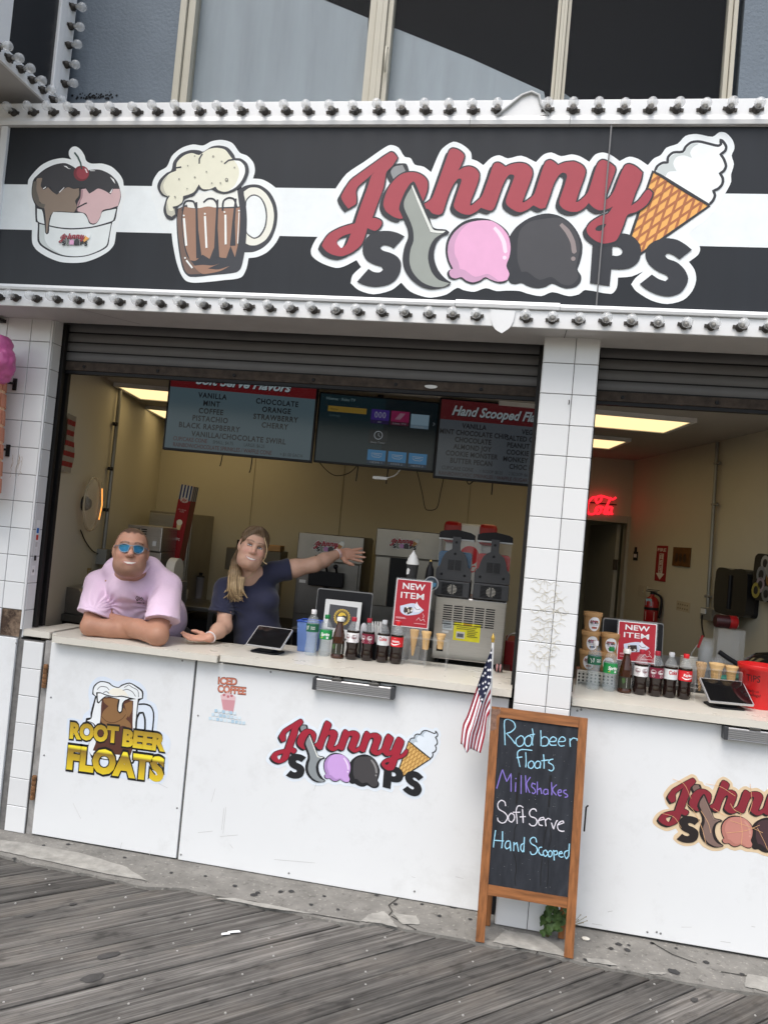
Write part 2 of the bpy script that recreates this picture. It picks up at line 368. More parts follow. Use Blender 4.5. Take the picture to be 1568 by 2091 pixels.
patch = [(1005, 1925), (1030, 1902), (1075, 1908), (1105, 1915), (1130, 1930), (1150, 1945), (1155, 1955), (1100, 1944), (1050, 1934)]
for pt_ in (patch, [(755, 1868), (785, 1862), (800, 1880), (812, 1896), (770, 1886), (735, 1882)], [(800, 1866), (850, 1872), (858, 1890), (820, 1888)], [(1525, 1990), (1568, 1998), (1590, 2032), (1520, 2016)], [(0, 1716), (60, 1724), (160, 1742), (260, 1772), (300, 1800), (200, 1782), (60, 1752), (0, 1738)], [(430, 1834), (480, 1836), (560, 1850), (640, 1868), (560, 1858), (480, 1842)], [(1195, 1957), (1240, 1962), (1262, 1974), (1200, 1966)], [(1325, 1985), (1360, 1988), (1350, 1992), (1320, 1990)]):
 ol = [(atz(*q, 0).x, atz(*q, 0).y) for q in pt_]; n = len(ol); fine = []
 for i in range(n):
  for k in range(6): t_ = k/6; fine.append((ol[i][0]*(1-t_)+ol[(i+1) % n][0]*t_+rnd.uniform(-.004, .004), ol[i][1]*(1-t_)+ol[(i+1) % n][1]*t_+rnd.uniform(-.004, .004)))
 ma.poly([fine], FL, .0042)
ma.build('mortar_patch', mat('pale_mortar', (.30, .29, .265), .93, var=.3, vs_=14, bump=.6, dirt=.6, dirtcol=(.17, .16, .145)), apron)
ma = MB()
def dblob(px, py, rx, ry, ang=45):
 p = atz(px, py, ZB); ph = R(ang)
 out = []
 for i in range(11):
  a = 2*math.pi*i/11; u = rx*math.cos(a)*rnd.uniform(.8, 1.1); v = ry*math.sin(a)*rnd.uniform(.8, 1.1); out.append((p.x+u*math.cos(ph)-v*math.sin(ph), p.y+u*math.sin(ph)+v*math.cos(ph)))
 return out
for px, py, a, b_ in [(222, 1952, .055, .022), (190, 1998, .05, .03), (1069, 1955, .022, .014), (1417, 2043, .022, .014), (150, 1847, .02, .012), (60, 1871, .02, .012)]:
 ma.poly([dblob(px, py, a, b_)], FL, ZB+.0035)
ma.build('stain', mat('tar_stain', (.055, .052, .05), .8, var=.35, vs_=30), deck)
for i, (px, py, s_, nm) in enumerate([(461, 1909, .02, 'small white paper scrap lying on the planks'), (478, 1905, .03, 'longer white paper scrap lying beside a small scrap on the planks')]):
 p = atz(px, py, ZB); m_ = MB(); m_.add([(-s_, -.008, .001), (s_, -.004, .001), (s_*.8, .009, .004), (-s_*.9, .006, .003), (0, 0, .008)], [(0, 1, 4), (1, 2, 4), (2, 3, 4), (3, 0, 4), (3, 2, 1, 0)])
 o = m_.build('paper_scrap', mat('white_paper', (.78, .78, .77), .9, var=.05), label=nm, category='litter'); o.location = (p.x, p.y, ZB+.003); o.rotation_euler = (0, 0, R(25))
p = atz(1195, 1919, 0); m_ = MB(); m_.ball((0, 0, .006), .02, .015, .007)
o = m_.build('shell', mat('pale_shell', (.7, .66, .58), .6), label='small pale shell lying on the concrete by the easel leg', category='shell'); o.location = (p.x, p.y, 0)
# ------------------------------------------------------------------ shop front materials
TILE = mat('white_glazed_tile', (.74, .75, .755), .16, var=.025, vs_=4, obrand=.035, bump=.02, bs=30, dirt=.10, dirtcol=(.38, .36, .32))
GROUT = mat('grey_grout', (.16, .155, .15), .95, var=.3, vs_=30)
def panel_material(name, col, dirt):
 m = mat(name, col, .42, var=.02, vs_=2, dirt=dirt, dirtcol=(.40, .39, .37), rvar=.1)
 return m
PANEL = panel_material('white_painted_panel', (.77, .785, .795), .34)
STRIP = mat('white_sign_metal', (.77, .78, .785), .38, var=.03, vs_=3, dirt=.12, dirtcol=(.35, .34, .33))
SOFF = mat('grey_soffit', (.50, .49, .48), .55, var=.06, dirt=.2)
DARKM = mat('black_metal', (.018, .017, .017), .5, .4, var=.3)
RUST = mat('rusty_bar', (.06, .045, .036), .7, .3, var=.5, vs_=25, bump=.4, dirt=.5, dirtcol=(.11, .07, .045))
SLAT = mat('grey_shutter_paint', (.14, .14, .145), .45, var=.08, rvar=.1)
WALL = mat('cream_wall', (.56, .525, .42), .55, var=.03, vs_=1.2, dirt=.10, dirtcol=(.36, .30, .2))
STEEL = mat('brushed_steel', (.50, .49, .47), .3, .95, var=.10, vs_=3, stretch=(2, 2, 90), rvar=.08)
DSTEEL = mat('dark_steel', (.20, .195, .185), .34, .9, var=.2, vs_=4, rvar=.1)
BLACK = mat('black_plastic', (.011, .011, .013), .45, var=.2, spec=.25)
CHAR = mat('charcoal_plastic', (.045, .047, .052), .45, var=.1)
WHITEP = mat('white_plastic', (.72, .72, .71), .4, var=.03)
# ------------------------------------------------------------------ tiled pillars and side wall
TH = .008; GR = .0032
def tile_mesh(wd, ht):
 m_ = MB(); e = .002; a = wd/2-GR/2; b_ = ht/2-GR/2
 # local: x width, z height, front faces -y
 m_.add([(-a, 0, -b_), (a, 0, -b_), (a, 0, b_), (-a, 0, b_), (-a, -TH+e, -b_), (a, -TH+e, -b_), (a, -TH+e, b_), (-a, -TH+e, b_), (-a+e, -TH, -b_+e), (a-e, -TH, -b_+e), (a-e, -TH, b_-e), (-a+e, -TH, b_-e)],
           [(0, 1, 5, 4), (1, 2, 6, 5), (2, 3, 7, 6), (3, 0, 4, 7), (4, 5, 9, 8), (5, 6, 10, 9), (6, 7, 11, 10), (7, 4, 8, 11), (8, 9, 10, 11)])
 return m_.mesh('tile', TILE)
TM = {}
def put_tile(parent, cx, cy, cz, wd, ht, rz):
 k = (round(wd, 4), round(ht, 4))
 if k not in TM: TM[k] = tile_mesh(*k)
 o = obj('tile', TM[k], parent); M_ = Matrix.Translation((cx, cy, cz)) @ Matrix.Rotation(rz, 4, 'Z')
 o.matrix_local = tmat(parent).inverted() @ M_ @ Matrix.Rotation(rnd.uniform(-.003, .003), 4, 'Z') @ Matrix.Rotation(rnd.uniform(-.003, .003), 4, 'X'); return o
SOFZ = 2.871
# centre pillar
PX0, PX1, PY = -.1519, .1136, -.1087
pil = thing('tiled_pillar', 'narrow white tiled pillar between the two serving hatches, behind the chalkboard', 'pillar', (0, PY+.1, 0))
m_ = wmb(pil); m_.box(PX0+.004, PX1-.004, PY+.006, .24, -.02, SOFZ+.05); m_.build('core', GROUT, pil)
rows = [SOFZ+.02] + [Z0-k*T for k in range(0, 19)]
for i in range(len(rows)-1):
 a, b_ = rows[i], max(rows[i+1], .0)
 if a - b_ < .02: continue
 for xa, xb in ((PX0, 0), (0, PX1)): put_tile(pil, (xa+xb)/2, PY+TH, (a+b_)/2, xb-xa, a-b_, 0)
 for ya, yb in ((PY+.006, PY+.006+.17), (PY+.176, .24)):
  put_tile(pil, PX0+TH-.002, (ya+yb)/2, (a+b_)/2, yb-ya, a-b_, R(-90))
  put_tile(pil, PX1-TH+.002, (ya+yb)/2, (a+b_)/2, yb-ya, a-b_, R(90))
# glue left behind by an old notice
FP = lambda x, y, d: Vector((x, PY-d, y))
GLUE = mat('dried_glue', (.60, .57, .48), .6, var=.15, vs_=40); GLUE2 = mat('dried_glue_dark', (.30, .27, .21), .6, var=.3, vs_=40)
mg = wmb(pil)
for i in range(15):
 zc = 1.66 - i*.0275 + rnd.uniform(-.008, .008); xa = PX0+.035+rnd.random()*.05; xb = PX1-.03-rnd.random()*.07; n = 16
 pts = [(xa+(xb-xa)*k/n, zc+.010*math.sin(k*1.1+i*1.7)+rnd.uniform(-.005, .005)) for k in range(n+1)]
 mg.ribbon(pts, [rnd.uniform(.0012, .0038) for _ in pts], FP, .0012+i*.0001)
 for k in range(3, n-2, 2):
  if rnd.random() < .55: mg.ribbon([pts[k], (pts[k][0]+.002, pts[k][1]-rnd.uniform(.01, .028))], .0022, FP, .003+i*.0001)
mg.build('glue_residue', GLUE, pil, kind='stuff')
mg = wmb(pil)
for i in range(9):
 zc = 1.67 - i*.045; xa = PX0+.03+rnd.random()*.1; pts = [(xa+k*.012, zc+.010*math.sin(k*.6+i*2)) for k in range(rnd.randint(5, 10))]
 mg.ribbon(pts, .0016, FP, .0052+i*.0001)
mg.build('dark_glue_residue', GLUE2, pil, kind='stuff')
m_ = wmb(pil); q = at(1161, 822, PY); m_.tube([(q.x, PY-.001, q.z+.012), (q.x+.001, PY-.012, q.z), (q.x-.001, PY-.014, q.z-.012)], .0025, 6); m_.build('hook', DARKM, pil)
# left tiled wall with the splayed return
lw = thing('tiled_wall', 'white tiled wall beside the hatch, with card stickers on its return', 'wall', (-3.2, 0, 0))
m_ = wmb(lw); m_.box(-6.0, -2.905, .006, .22, -.02, SOFZ+.06); m_.box(-2.905, -2.894, .012, .098, 1.05, SOFZ+.06); m_.box(-2.905, -2.745, .006, .05, -.02, 1.06); m_.build('core', GROUT, lw)
cols = [-2.9015, -3.0262, -3.1786, -3.331, -3.4834, -3.6358]
for i in range(len(rows)-1):
 a, b_ = rows[i], rows[i+1]
 if b_ < 1.06: break
 for j in range(len(cols)-1):
  if i == 11 and j == 0: continue                     # the tile that has fallen off
  put_tile(lw, (cols[j]+cols[j+1])/2, TH, (a+b_)/2, cols[j]-cols[j+1], a-b_, 0)
 put_tile(lw, -2.896, .053, (a+b_)/2, .084, a-b_, R(90))
put_tile(lw, -2.896, .053, 1.098, .084, .046, R(90))
for k in range(7):
 a = 1.058 - k*.1524; b_ = max(0, a-.1524)
 put_tile(lw, -2.8085, TH, (a+b_)/2, .124, a-b_, 0)
m_ = wmb(lw); m_.tube([(-2.8945, .003, 1.118), (-2.8945, .003, SOFZ)], .0065, 6); m_.build('corner_trim', STRIP, lw)
# exposed rusty backing where the tile is missing
m_ = wmb(lw); m_.box(-3.024, -2.9035, .0042, .0052, Z0-11*T+.002, Z0-10*T-.002)
RH = mat('rust_patch', (.05, .03, .02), .9, var=.4, vs_=30, bump=.8, bs=40, dirt=1.0, dirtcol=(.55, .40, .28))
m_.build('missing_tile_hole', RH, lw)
# card stickers on the return
FJ = lambda x, y, d: Vector((-2.888+d, x, y))
for (z1_, z2_, ya, yb, cols_) in [(1.735, 1.50, .033, .066, [(235, 236, 236), (30, 105, 190), (200, 60, 45), (205, 205, 205), (225, 225, 225), (40, 40, 45)]), (1.475, 1.42, .028, .062, [(230, 230, 230)])]:
 A = Art(FJ, tmat(lw).inverted()); A.fill(pm(232, 234, 235), [(ya, z2_), (yb, z2_), (yb, z1_), (ya, z1_)])
 n = len(cols_); h_ = (z1_-z2_)/n
 for i, c in enumerate(cols_):
  zt = z1_-i*h_
  if c != (232, 234, 235): A.fill(pm(*c), [(ya+.006, zt-h_*.9), (yb-.006, zt-h_*.9), (yb-.006, zt-h_*.15), (ya+.006, zt-h_*.15)])
 A.fill(pm(60, 60, 62), [(ya+.012, z2_+h_*.3), (yb-.012, z2_+h_*.3), (yb-.012, z2_+h_*.6), (ya+.012, z2_+h_*.6)])
 A.build('card_sticker', lw)
# streaks of rust below the cone bracket are on the tiles
ms = wmb(lw); FW = lambda x, y, d: Vector((x, -d, y))
for i in range(7):
 q = at(24+rnd.random()*22, 925+rnd.random()*14, 0); pts = [(q.x + .004*math.sin(k)+k*.003*rnd.uniform(-.3, 1), q.z-k*.014) for k in range(rnd.randint(4, 9))]
 ms.ribbon(pts, [.003*rnd.uniform(.3, 1) for _ in pts], FW, .0009+i*.0002)
ms.build('rust_streak', mat('rust_stain', (.42, .33, .24), .7, var=.2), lw, kind='stuff')
# boarded part of the wall under the tiles
m_ = wmb(lw); m_.box(-6.0, -2.908, -.012, .0055, .02, 1.066); m_.build('side_board', PANEL, lw, .003)
m_ = wmb(lw); q = at(34, 1313, -.012)
for (px, py) in [(34, 1313)]:
 q = at(px, py, -.012); m_.ball((q.x, -.0125, q.z), .006, .003, .006, 8, 5)
m_.build('screw_head', mat('zinc_screw', (.3, .3, .3), .5, .7), lw)
# ------------------------------------------------------------------ roller shutters
def shutter(name, label, x0, x1):
 t = thing(name, label, 'shutter', ((x0+x1)/2, .15, 2.9)); Y = .15
 edges = [2.970, 2.905, 2.845, 2.788, 2.732, 2.677]
 for i in range(len(edges)-1):
  a, b_ = edges[i]-.005, edges[i+1]+.003; h_ = a-b_; pr = []
  for k in range(7): u = k/6; pr.append((Y - .003-.005*math.sin(math.pi*u)**.6, b_+h_*u))
  m_ = wmb(t); n = len(pr); m_.smooth = True
  m_.add([(x, y, z) for x in (x0, x1) for y, z in pr], [(k+1, k, n+k, n+k+1) for k in range(n-1)]); m_.smooth = False; m_.mi = 1
  m_.box(x0, x1, Y+.001, Y+.006, b_-.006, a+.003); m_.build('slat', [SLAT, BLACK], t)
 m_ = wmb(t); m_.box(x0, x1, Y-.012, Y+.014, 2.622, 2.672); m_.build('bottom_bar', RUST, t, .003)
 m_ = wmb(t); m_.box(x0, x1, Y-.004, Y+.03, 2.603, 2.622); m_.build('rubber_seal', BLACK, t)
 x = x0+.14
 while x < x1: m_ = wmb(t); m_.lathe([(.0105, 0), (.009, .005)], 10, (x, Y-.012, 2.645), Matrix(((1, 0, 0), (0, 0, -1), (0, 1, 0)))); m_.build('bolt', BLACK, t); x += .46
 return t
sh1 = shutter('roller_shutter', 'dark grey roller shutter rolled up over the menu screens', -2.9, PX0-.012)
sh2 = shutter('roller_shutter', 'dark grey roller shutter rolled up over the hatch with the red tips bucket', PX1+.012, 2.3)
m_ = wmb(sh1); q = at(880, 789, .135)
m_.prism([(q.x+.035*math.cos(R(a))*1.0, q.z+(.012*math.sin(R(a)) if a > 180 else .007*math.sin(R(a)))) for a in range(0, 360, 20)], lambda x, y, d: Vector((x, .136-d, y)), 0, .006); m_.build('pull_tab', WHITEP, sh1)
for nm, xa, xb, lab in [('shutter_rail', -2.912, -2.872, 'black shutter guide rail against the splayed tiled return'), ('shutter_rail', PX0-.022, PX0-.003, 'black shutter guide rail on the pillar side facing the two people'), ('shutter_rail', PX1+.003, PX1+.022, 'black shutter guide rail on the pillar side facing the paper tubs')]:
 t = thing(nm, lab, 'rail', (xa, .12, 1.12), group='shutter guide rails')
 m_ = wmb(t); m_.box(xa, xb, .102, .128, 1.122, 2.88); m_.build('outer_flange', DARKM, t)
 m_ = wmb(t); m_.box(xa+.004, xb-.004, .172, .20, 1.122, 2.88); m_.box(xa, xa+.004, .128, .20, 1.122, 2.88); m_.build('inner_flange', DARKM, t)
# ------------------------------------------------------------------ white front panels and counter tops
ZC = 1.116
def screw_dots(t, pts, Y):
 for px, py in pts: m_ = wmb(t); q = at(px, py, Y); m_.ball((q.x, Y-.0005, q.z), .0055, .003, .0055, 8, 5); m_.build('screw_head', MATS['zinc_screw'], t)
door = thing('hatch_door', 'white counter door with rusty hinges and a root beer float sticker', 'door', (-2.27, .02, .0))
m_ = wmb(door); m_.box(-2.700, -1.848, 0, .035, .008, 1.066); m_.build('door_panel', PANEL, door, .003)
screw_dots(door, [(126, 1313), (372, 1343), (105, 1424), (91, 1542), (362, 1650), (373, 1349)], 0)
for (za, zb) in [(at(95, 1356).z, at(90, 1404).z), (at(72, 1583).z, at(66, 1632).z)]:
 m_ = wmb(door)
 for k in range(5):
  h_ = (za-zb)/5; m_.lathe([(.011, 0), (.0125, .003), (.0125, h_-.004), (.011, h_-.001)], 10, (-2.716, -.004, zb+k*h_))
 m_.build('hinge', mat('rusty_hinge', (.22, .11, .05), .8, .3, var=.6, vs_=60, bump=.5), door)
m_ = wmb(door); m_.box(-2.742, -2.703, .012, .04, .0, 1.07); m_.build('jamb_post', mat('dirty_jamb', (.30, .29, .28), .8, var=.4, vs_=14, dirt=.7), door)
mid = thing('front_panel', 'long white front panel with the shop logo and iced coffee sticker', 'panel', (-1.0, .02, 0))
m_ = wmb(mid); m_.box(-1.836, -.176, 0, .035, .004, 1.066); m_.build('board', PANEL, mid, .003)
screw_dots(mid, [(405, 1461), (370, 1745), (590, 1783), (846, 1820), (572, 1367), (553, 1372)], 0)
m_ = wmb(mid); m_.box(-1.847, -1.837, .01, .03, .004, 1.066); m_.build('joint_filler', mat('grey_joint', (.12, .12, .115), .8, var=.4), mid)
rgt = thing('front_panel', 'white front panel right of the chalkboard with the browned, cracked logo sticker', 'panel', (1.2, .02, 0))
m_ = wmb(rgt); m_.box(.128, 2.6, .012, .047, .012, 1.066); m_.build('board', PANEL, rgt, .003)
screw_dots(rgt, [(1186, 1449), (1178, 1451), (1321, 1903), (1340, 1903), (1348, 1906)], .012)
# concrete rise under the right panel is part of the apron; black gap by the pillar
m_ = wmb(mid); m_.box(-.176, -.160, .0, .02, 0, 1.06); m_.build('edge_gap', BLACK, mid)
ms = wmb(mid); FM = lambda x, y, d: Vector((x, -d, y))
for (px, py, n_, dx, dy) in [(458, 1650, 6, -1, 9), (462, 1648, 7, -1, 9), (470, 1724, 3, 3, 4), (450, 1708, 4, 12, -1), (840, 1790, 3, 4, 1), (560, 1755, 8, 12, 1), (405, 1700, 4, 10, -1), (650, 1590, 4, -3, 8), (930, 1790, 5, 4, 1), (440, 1610, 5, -2, 7)]:
 P = [at(px+dx*k, py+dy*k, 0) for k in range(n_)]; ms.ribbon([(p.x, p.z) for p in P], .0018, FM, .0008)
ms.build('scuff_mark', mat('scuff', (.52, .52, .51), .6, var=.3), mid, kind='stuff')
ms = wmb(door); FMd = lambda x, y, d: Vector((x, -d, y))
for (px, py, n_, dx, dy) in [(308, 1735, 4, -1, 5), (230, 1560, 3, 8, 2), (150, 1640, 5, 4, 8), (325, 1600, 4, 6, 3), (250, 1720, 3, -2, 6)]:
 P = [at(px+dx*k, py+dy*k, 0) for k in range(n_)]; ms.ribbon([(p.x, p.z) for p in P], .0018, FMd, .0008)
ms.build('scuff_mark', MATS['scuff'], door, kind='stuff')
ms = wmb(rgt); FMr = lambda x, y, d: Vector((x, .012-d, y))
for (px, py, n_, dx, dy) in [(1208, 1886, 4, 7, 1), (1390, 1893, 4, 7, 0), (1470, 1922, 4, 7, 1), (1533, 1891, 3, 4, 1), (1240, 1862, 3, 5, -1)]:
 P = [at(px+dx*k, py+dy*k, .012) for k in range(n_)]; ms.ribbon([(p.x, p.z) for p in P], .0022, FMr, .0008)
ms.build('scuff_mark', MATS['scuff'], rgt, kind='stuff')
STONE = mat('cream_quartz_top', (.66, .63, .56), .3, var=.06, vs_=5, dirt=.16, dirtcol=(.42, .38, .31), rvar=.08)
def slab(name, label, pts, z, th=.036):
 t = thing(name, label, 'counter', (sum(p[0] for p in pts)/len(pts), sum(p[1] for p in pts)/len(pts), z-th))
 m_ = wmb(t); m_.prism(pts, FL, z-th, z); m_.build('top', STONE, t, .004); return t
slab('counter_top', 'short cream counter piece beside the tiled wall and rusty hole', [(-2.90, .015), (-2.725, .015), (-2.725, .062), (-2.735, .062), (-2.735, .40), (-2.86, .40), (-2.86, .205), (-2.90, .205)], 1.118)
slab('counter_top', 'cream counter flap on the hatch door, the man leans on it', [(-2.72, .03), (-2.69, .03), (-2.668, -.052), (-1.706, -.052), (-1.732, .42), (-2.72, .42)], 1.112)
slab('counter_top', 'long cream counter slab holding the soda bottles and the slush machine', [(-1.694, -.045), (-.166, -.045), (-.166, .56), (-1.72, .56)], 1.12)
slab('counter_top', 'cream counter slab holding the paper tubs and the tips bucket', [(.127, -.035), (2.6, -.035), (2.6, .60), (.127, .60)], 1.116)
# aluminium lamp bars clipped under the counter edge
def lampbar(label, xa, xb, Y, zt):
 t = thing('lamp_bar', label, 'lamp', ((xa+xb)/2, Y, zt), group=None); AL = mat('ribbed_aluminium', (.42, .42, .43), .4, .8, var=.08)
 m_ = wmb(t); n = 5; h_ = .055; prof = [(Y+.03, zt), (Y-.012, zt)]
 for k in range(n):
  za = zt-.004-k*(h_-.008)/n; zb = za-(h_-.008)/n; prof += [(Y-.016, za), (Y-.016, zb+.0025), (Y-.010, zb+.002), (Y-.010, zb)]
 prof += [(Y-.012, zt-h_), (Y+.03, zt-h_)]
 L_ = len(prof); m_.add([(x, y, z) for x in (xa, xb) for y, z in prof], [(k, (k+1) % L_, L_+(k+1) % L_, L_+k) for k in range(L_)]); m_.build('housing', AL, t)
 for x in (xa, xb):
  m_ = wmb(t); m_.box(x-.010, x+.010, Y-.02, Y+.034, zt-h_-.004, zt+.004); m_.build('end_cap', CHAR, t, .003)
 for f in (.28, .76):
  x = xa+(xb-xa)*f; m_ = wmb(t); m_.box(x-.026, x+.026, Y-.018, Y+.03, zt+.001, zt+.014); m_.box(x-.015, x+.015, Y-.005, Y+.03, zt+.014, 1.078); m_.build('clip', DSTEEL, t, .002)
lampbar('ribbed aluminium lamp bar under the counter slab with the soda bottles, above the logo', at(645, 1380, -.03).x, at(803, 1403, -.03).x, -.03, 1.058)
lampbar('ribbed aluminium lamp bar under the counter slab with the tips bucket', at(1481, 1480, -.02).x, 1.30, -.02, 1.068)
# ------------------------------------------------------------------ sign fascia with bulbs
YS = -.273
sign = thing('shop_sign', 'long black and white shop sign with logo, sundae cup, mug and rows of bulbs', 'sign', (-1.2, YS, 2.871))
XL, XR = -3.12, 3.2
SIGNB = mat('black_sign_print', lin((38, 41, 46)), .42, var=.12, vs_=1.5, stretch=(6, 1, .4), rvar=.08, spec=.35)
m_ = wmb(sign); m_.box(-3.32, XR, YS+.012, .05, 2.875, 3.973); m_.build('box', SOFF, sign)
m_ = wmb(sign); m_.box(XL+.03, XR, YS+.006, YS+.013, 2.985, 3.847); m_.build('face_panel', SIGNB, sign)
m_ = wmb(sign); m_.box(-3.32, XR, YS-.004, YS+.012, 3.892, 3.975); m_.build('top_bulb_strip', STRIP, sign, .002)
m_ = wmb(sign); m_.box(-3.32, XR, YS-.004, YS+.012, 2.871, 2.953); m_.build('bottom_bulb_strip', STRIP, sign, .002)
def trim(za, zb, xa=-3.32, xb=XR, nm='trim'):
 m_ = wmb(sign); pr = [(YS+.012, za), (YS-.016, za+.004), (YS-.020, (za+zb)/2), (YS-.012, zb), (YS+.012, zb)]; L_ = len(pr)
 m_.add([(x, y, z) for x in (xa, xb) for y, z in pr], [(k, L_+k, L_+(k+1) % L_, (k+1) % L_) for k in range(L_)] + [tuple(range(L_)), tuple(range(L_, 2*L_))[::-1]]); m_.build(nm, STRIP, sign)
xt = [-3.32, at(960, 250, YS).x, at(1163, 250, YS).x, XR]
for i in range(3): trim(3.846, 3.8915, xt[i]+.001, xt[i+1]-.001)
xt = [-3.32, at(930, 618, YS).x, at(1143, 625, YS).x, XR]
for i in range(3): trim(2.9535, 2.985+(.006 if i == 1 else 0), xt[i]+.001, xt[i+1]-.001)
m_ = wmb(sign); m_.box(XL-.01, XL+.03, YS-.014, YS+.012, 2.986, 3.8455); m_.build('side_trim', STRIP, sign, .003)
# soffit seam and joint line
m_ = wmb(sign); FS = lambda x, y, d: Vector((x, y, 2.8745-d))
m_.ribbon([(-2.60, YS), (-2.36, .0)][::-1], .004, FS, .001); m_.build('soffit_joint', GROUT, sign); m_ = wmb(sign); m_.ribbon([(at(1155, 685, -.2).x, YS+.01), (at(1150, 695, -.1).x, -.02)], .004, FS, .001); m_.build('soffit_joint', GROUT, sign)
# cover plates over the strips
def plate(pts, Y, nm):
 m_ = wmb(sign); m_.prism([(at(x, y, Y).x, at(x, y, Y).z) for x, y in pts], lambda x, y, d: Vector((x, Y-d, y)), 0, .006); m_.build(nm, STRIP, sign, .0015)
plate(smooth([(1001, 632), (1052, 636), (1048, 655), (1040, 670), (1024, 681), (1010, 672), (1003, 655)], True, 3), YS-.005, 'cover_plate')
plate(smooth([(1012, 236), (1040, 210), (1062, 195), (1085, 187), (1102, 197), (1105, 215), (1122, 234), (1068, 242)], True, 3), YS-.005, 'cover_plate')
m_ = wmb(sign); m_.tube([Vector((at(x, y, YS-.02).x, YS-.018, at(x, y, YS-.02).z)) for x, y in [(1014, 236), (1040, 215), (1065, 194), (1085, 187), (1100, 194), (1104, 212), (1120, 234)]], .007, 8); m_.build('conduit', mat('grey_conduit', (.45, .46, .46), .5), sign)
# the sign artwork
FSG = lambda x, y, d: Vector((x, YS+.0055-d, y))
A = Art(FSG, tmat(sign).inverted(), .0003, .0003)
za, zb = at(0, 377, YS).z, at(0, 473, YS).z; zc_, zd = at(1560, 393, YS).z, at(1560, 498, YS).z
A.fill(pm(232, 238, 240), [(XL+.03, (zb+zd)/2), (XR, (zb+zd)/2), (XR, (za+zc_)/2), (XL+.03, (za+zc_)/2)]); A.build('white_stripe', sign)
def tr(ox, oy, s, pts): return [(ox+x/s, oy+y/s) for x, y in pts]
def toplane(pts, Y=YS+.005): return [(at(x, y, Y).x, at(x, y, Y).z) for x, y in pts]
zA = lambda *p: tr(620, 270, 4.9, p); zB = lambda *p: tr(860, 270, 4.9, p); zCc = lambda *p: tr(1160, 250, 4.355, p)
LOGO_BORDER = [(685.3, 385.3), (707.8, 354.7), (742.4, 331.2), (783.3, 302.7), (797.5, 296), (813.9, 301.6), (826, 320), (838.4, 323), (846.5, 336), (864.9, 340.4), (880, 351.6), (895.5, 315), (903.7, 302.7), (925.3, 289.4), (945.7, 296.5), (961, 310.8), (963, 325), (974.3, 329), (986.5, 337.3), (1002.9, 322), (1019.2, 317), (1036.5, 323.5), (1064, 318), (1093.7, 331.2), (1109, 316), (1125.3, 311.4), (1144.7, 319), (1166, 315.3), (1183, 318.9), (1202.5, 330.4), (1215, 315.4), (1231, 311.5), (1247, 316.6), (1264.5, 329), (1284, 320), (1302.4, 324.6), (1321.9, 337.3), (1334.5, 323.5), (1348.3, 316.6), (1359.8, 301.7), (1382.7, 293.6), (1398.8, 277.6), (1421.8, 273.7), (1453.9, 279.4), (1467.7, 270.2), (1481.5, 271.8), (1495.2, 286.7), (1498.7, 302.8), (1493, 317.7), (1497.5, 335), (1491.8, 356.8), (1491.8, 371.7), (1481.5, 392.4), (1462, 425), (1440, 450), (1415, 468), (1405, 478), (1425.2, 498), (1428.7, 509.5), (1424, 521), (1405.7, 534.7), (1417.2, 550.8), (1420.6, 571.5), (1412.6, 594.4), (1394.2, 612.8), (1362, 620.8), (1330, 614), (1297.8, 594.4), (1288, 580.7), (1295.5, 569.2), (1312.7, 554.3), (1288.6, 564.6), (1261, 566.9), (1258.7, 587.5), (1247.3, 600.2), (1194.4, 592.1), (1180.7, 601.3), (1160, 604.8), (1127.3, 596.5), (1104.9, 604.7), (1076.3, 599.6), (1061, 594.5), (1033.5, 593.5), (1013, 594.5), (991.6, 588.4), (968.2, 595.9), (945.7, 592.4), (933.5, 587.8), (911, 601.6), (880.4, 607.8), (860.8, 604.7), (836.3, 594.5), (819, 577.1), (799.6, 592.4), (762.9, 601), (732.2, 592.4), (715.9, 578.2), (720, 561.8), (737.3, 545.5), (728, 531.2), (701.6, 544.5), (685.3, 547.1), (656.7, 537.3), (637.3, 523), (635.3, 508.8), (649.6, 482.2), (675, 462), (704, 452), (690, 436), (683, 412), (680, 398)]
LJ = zA((870, 205), (905, 215), (940, 262), (890, 340), (832, 400), (815, 480), (800, 560), (740, 720), (690, 862), (720, 863), (770, 885), (785, 912), (760, 962), (720, 990), (690, 985), (640, 962), (620, 1030), (590, 1110), (550, 1160), (470, 1215), (380, 1245), (300, 1232), (230, 1195), (185, 1140), (205, 1090), (260, 1020), (370, 960), (480, 925), (515, 915), (530, 870), (580, 720), (640, 560), (680, 440), (715, 400), (600, 500), (545, 550), (525, 600), (530, 660), (525, 720), (490, 745), (450, 770), (410, 720), (378, 655), (395, 610), (470, 490), (560, 420), (700, 320))
LJH = zA((475, 1015), (435, 1115), (400, 1155), (375, 1162), (335, 1112), (345, 1082), (400, 1040))
LO = zA((1060, 405), (1130, 410), (1200, 445), (1240, 500), (1235, 590), (1195, 695), (1150, 600), (1115, 520), (1095, 500), (1070, 515), (1020, 590), (980, 680), (955, 770), (975, 820), (1000, 865), (960, 870), (900, 850), (830, 800), (800, 740), (805, 680), (850, 560), (920, 470), (990, 420))
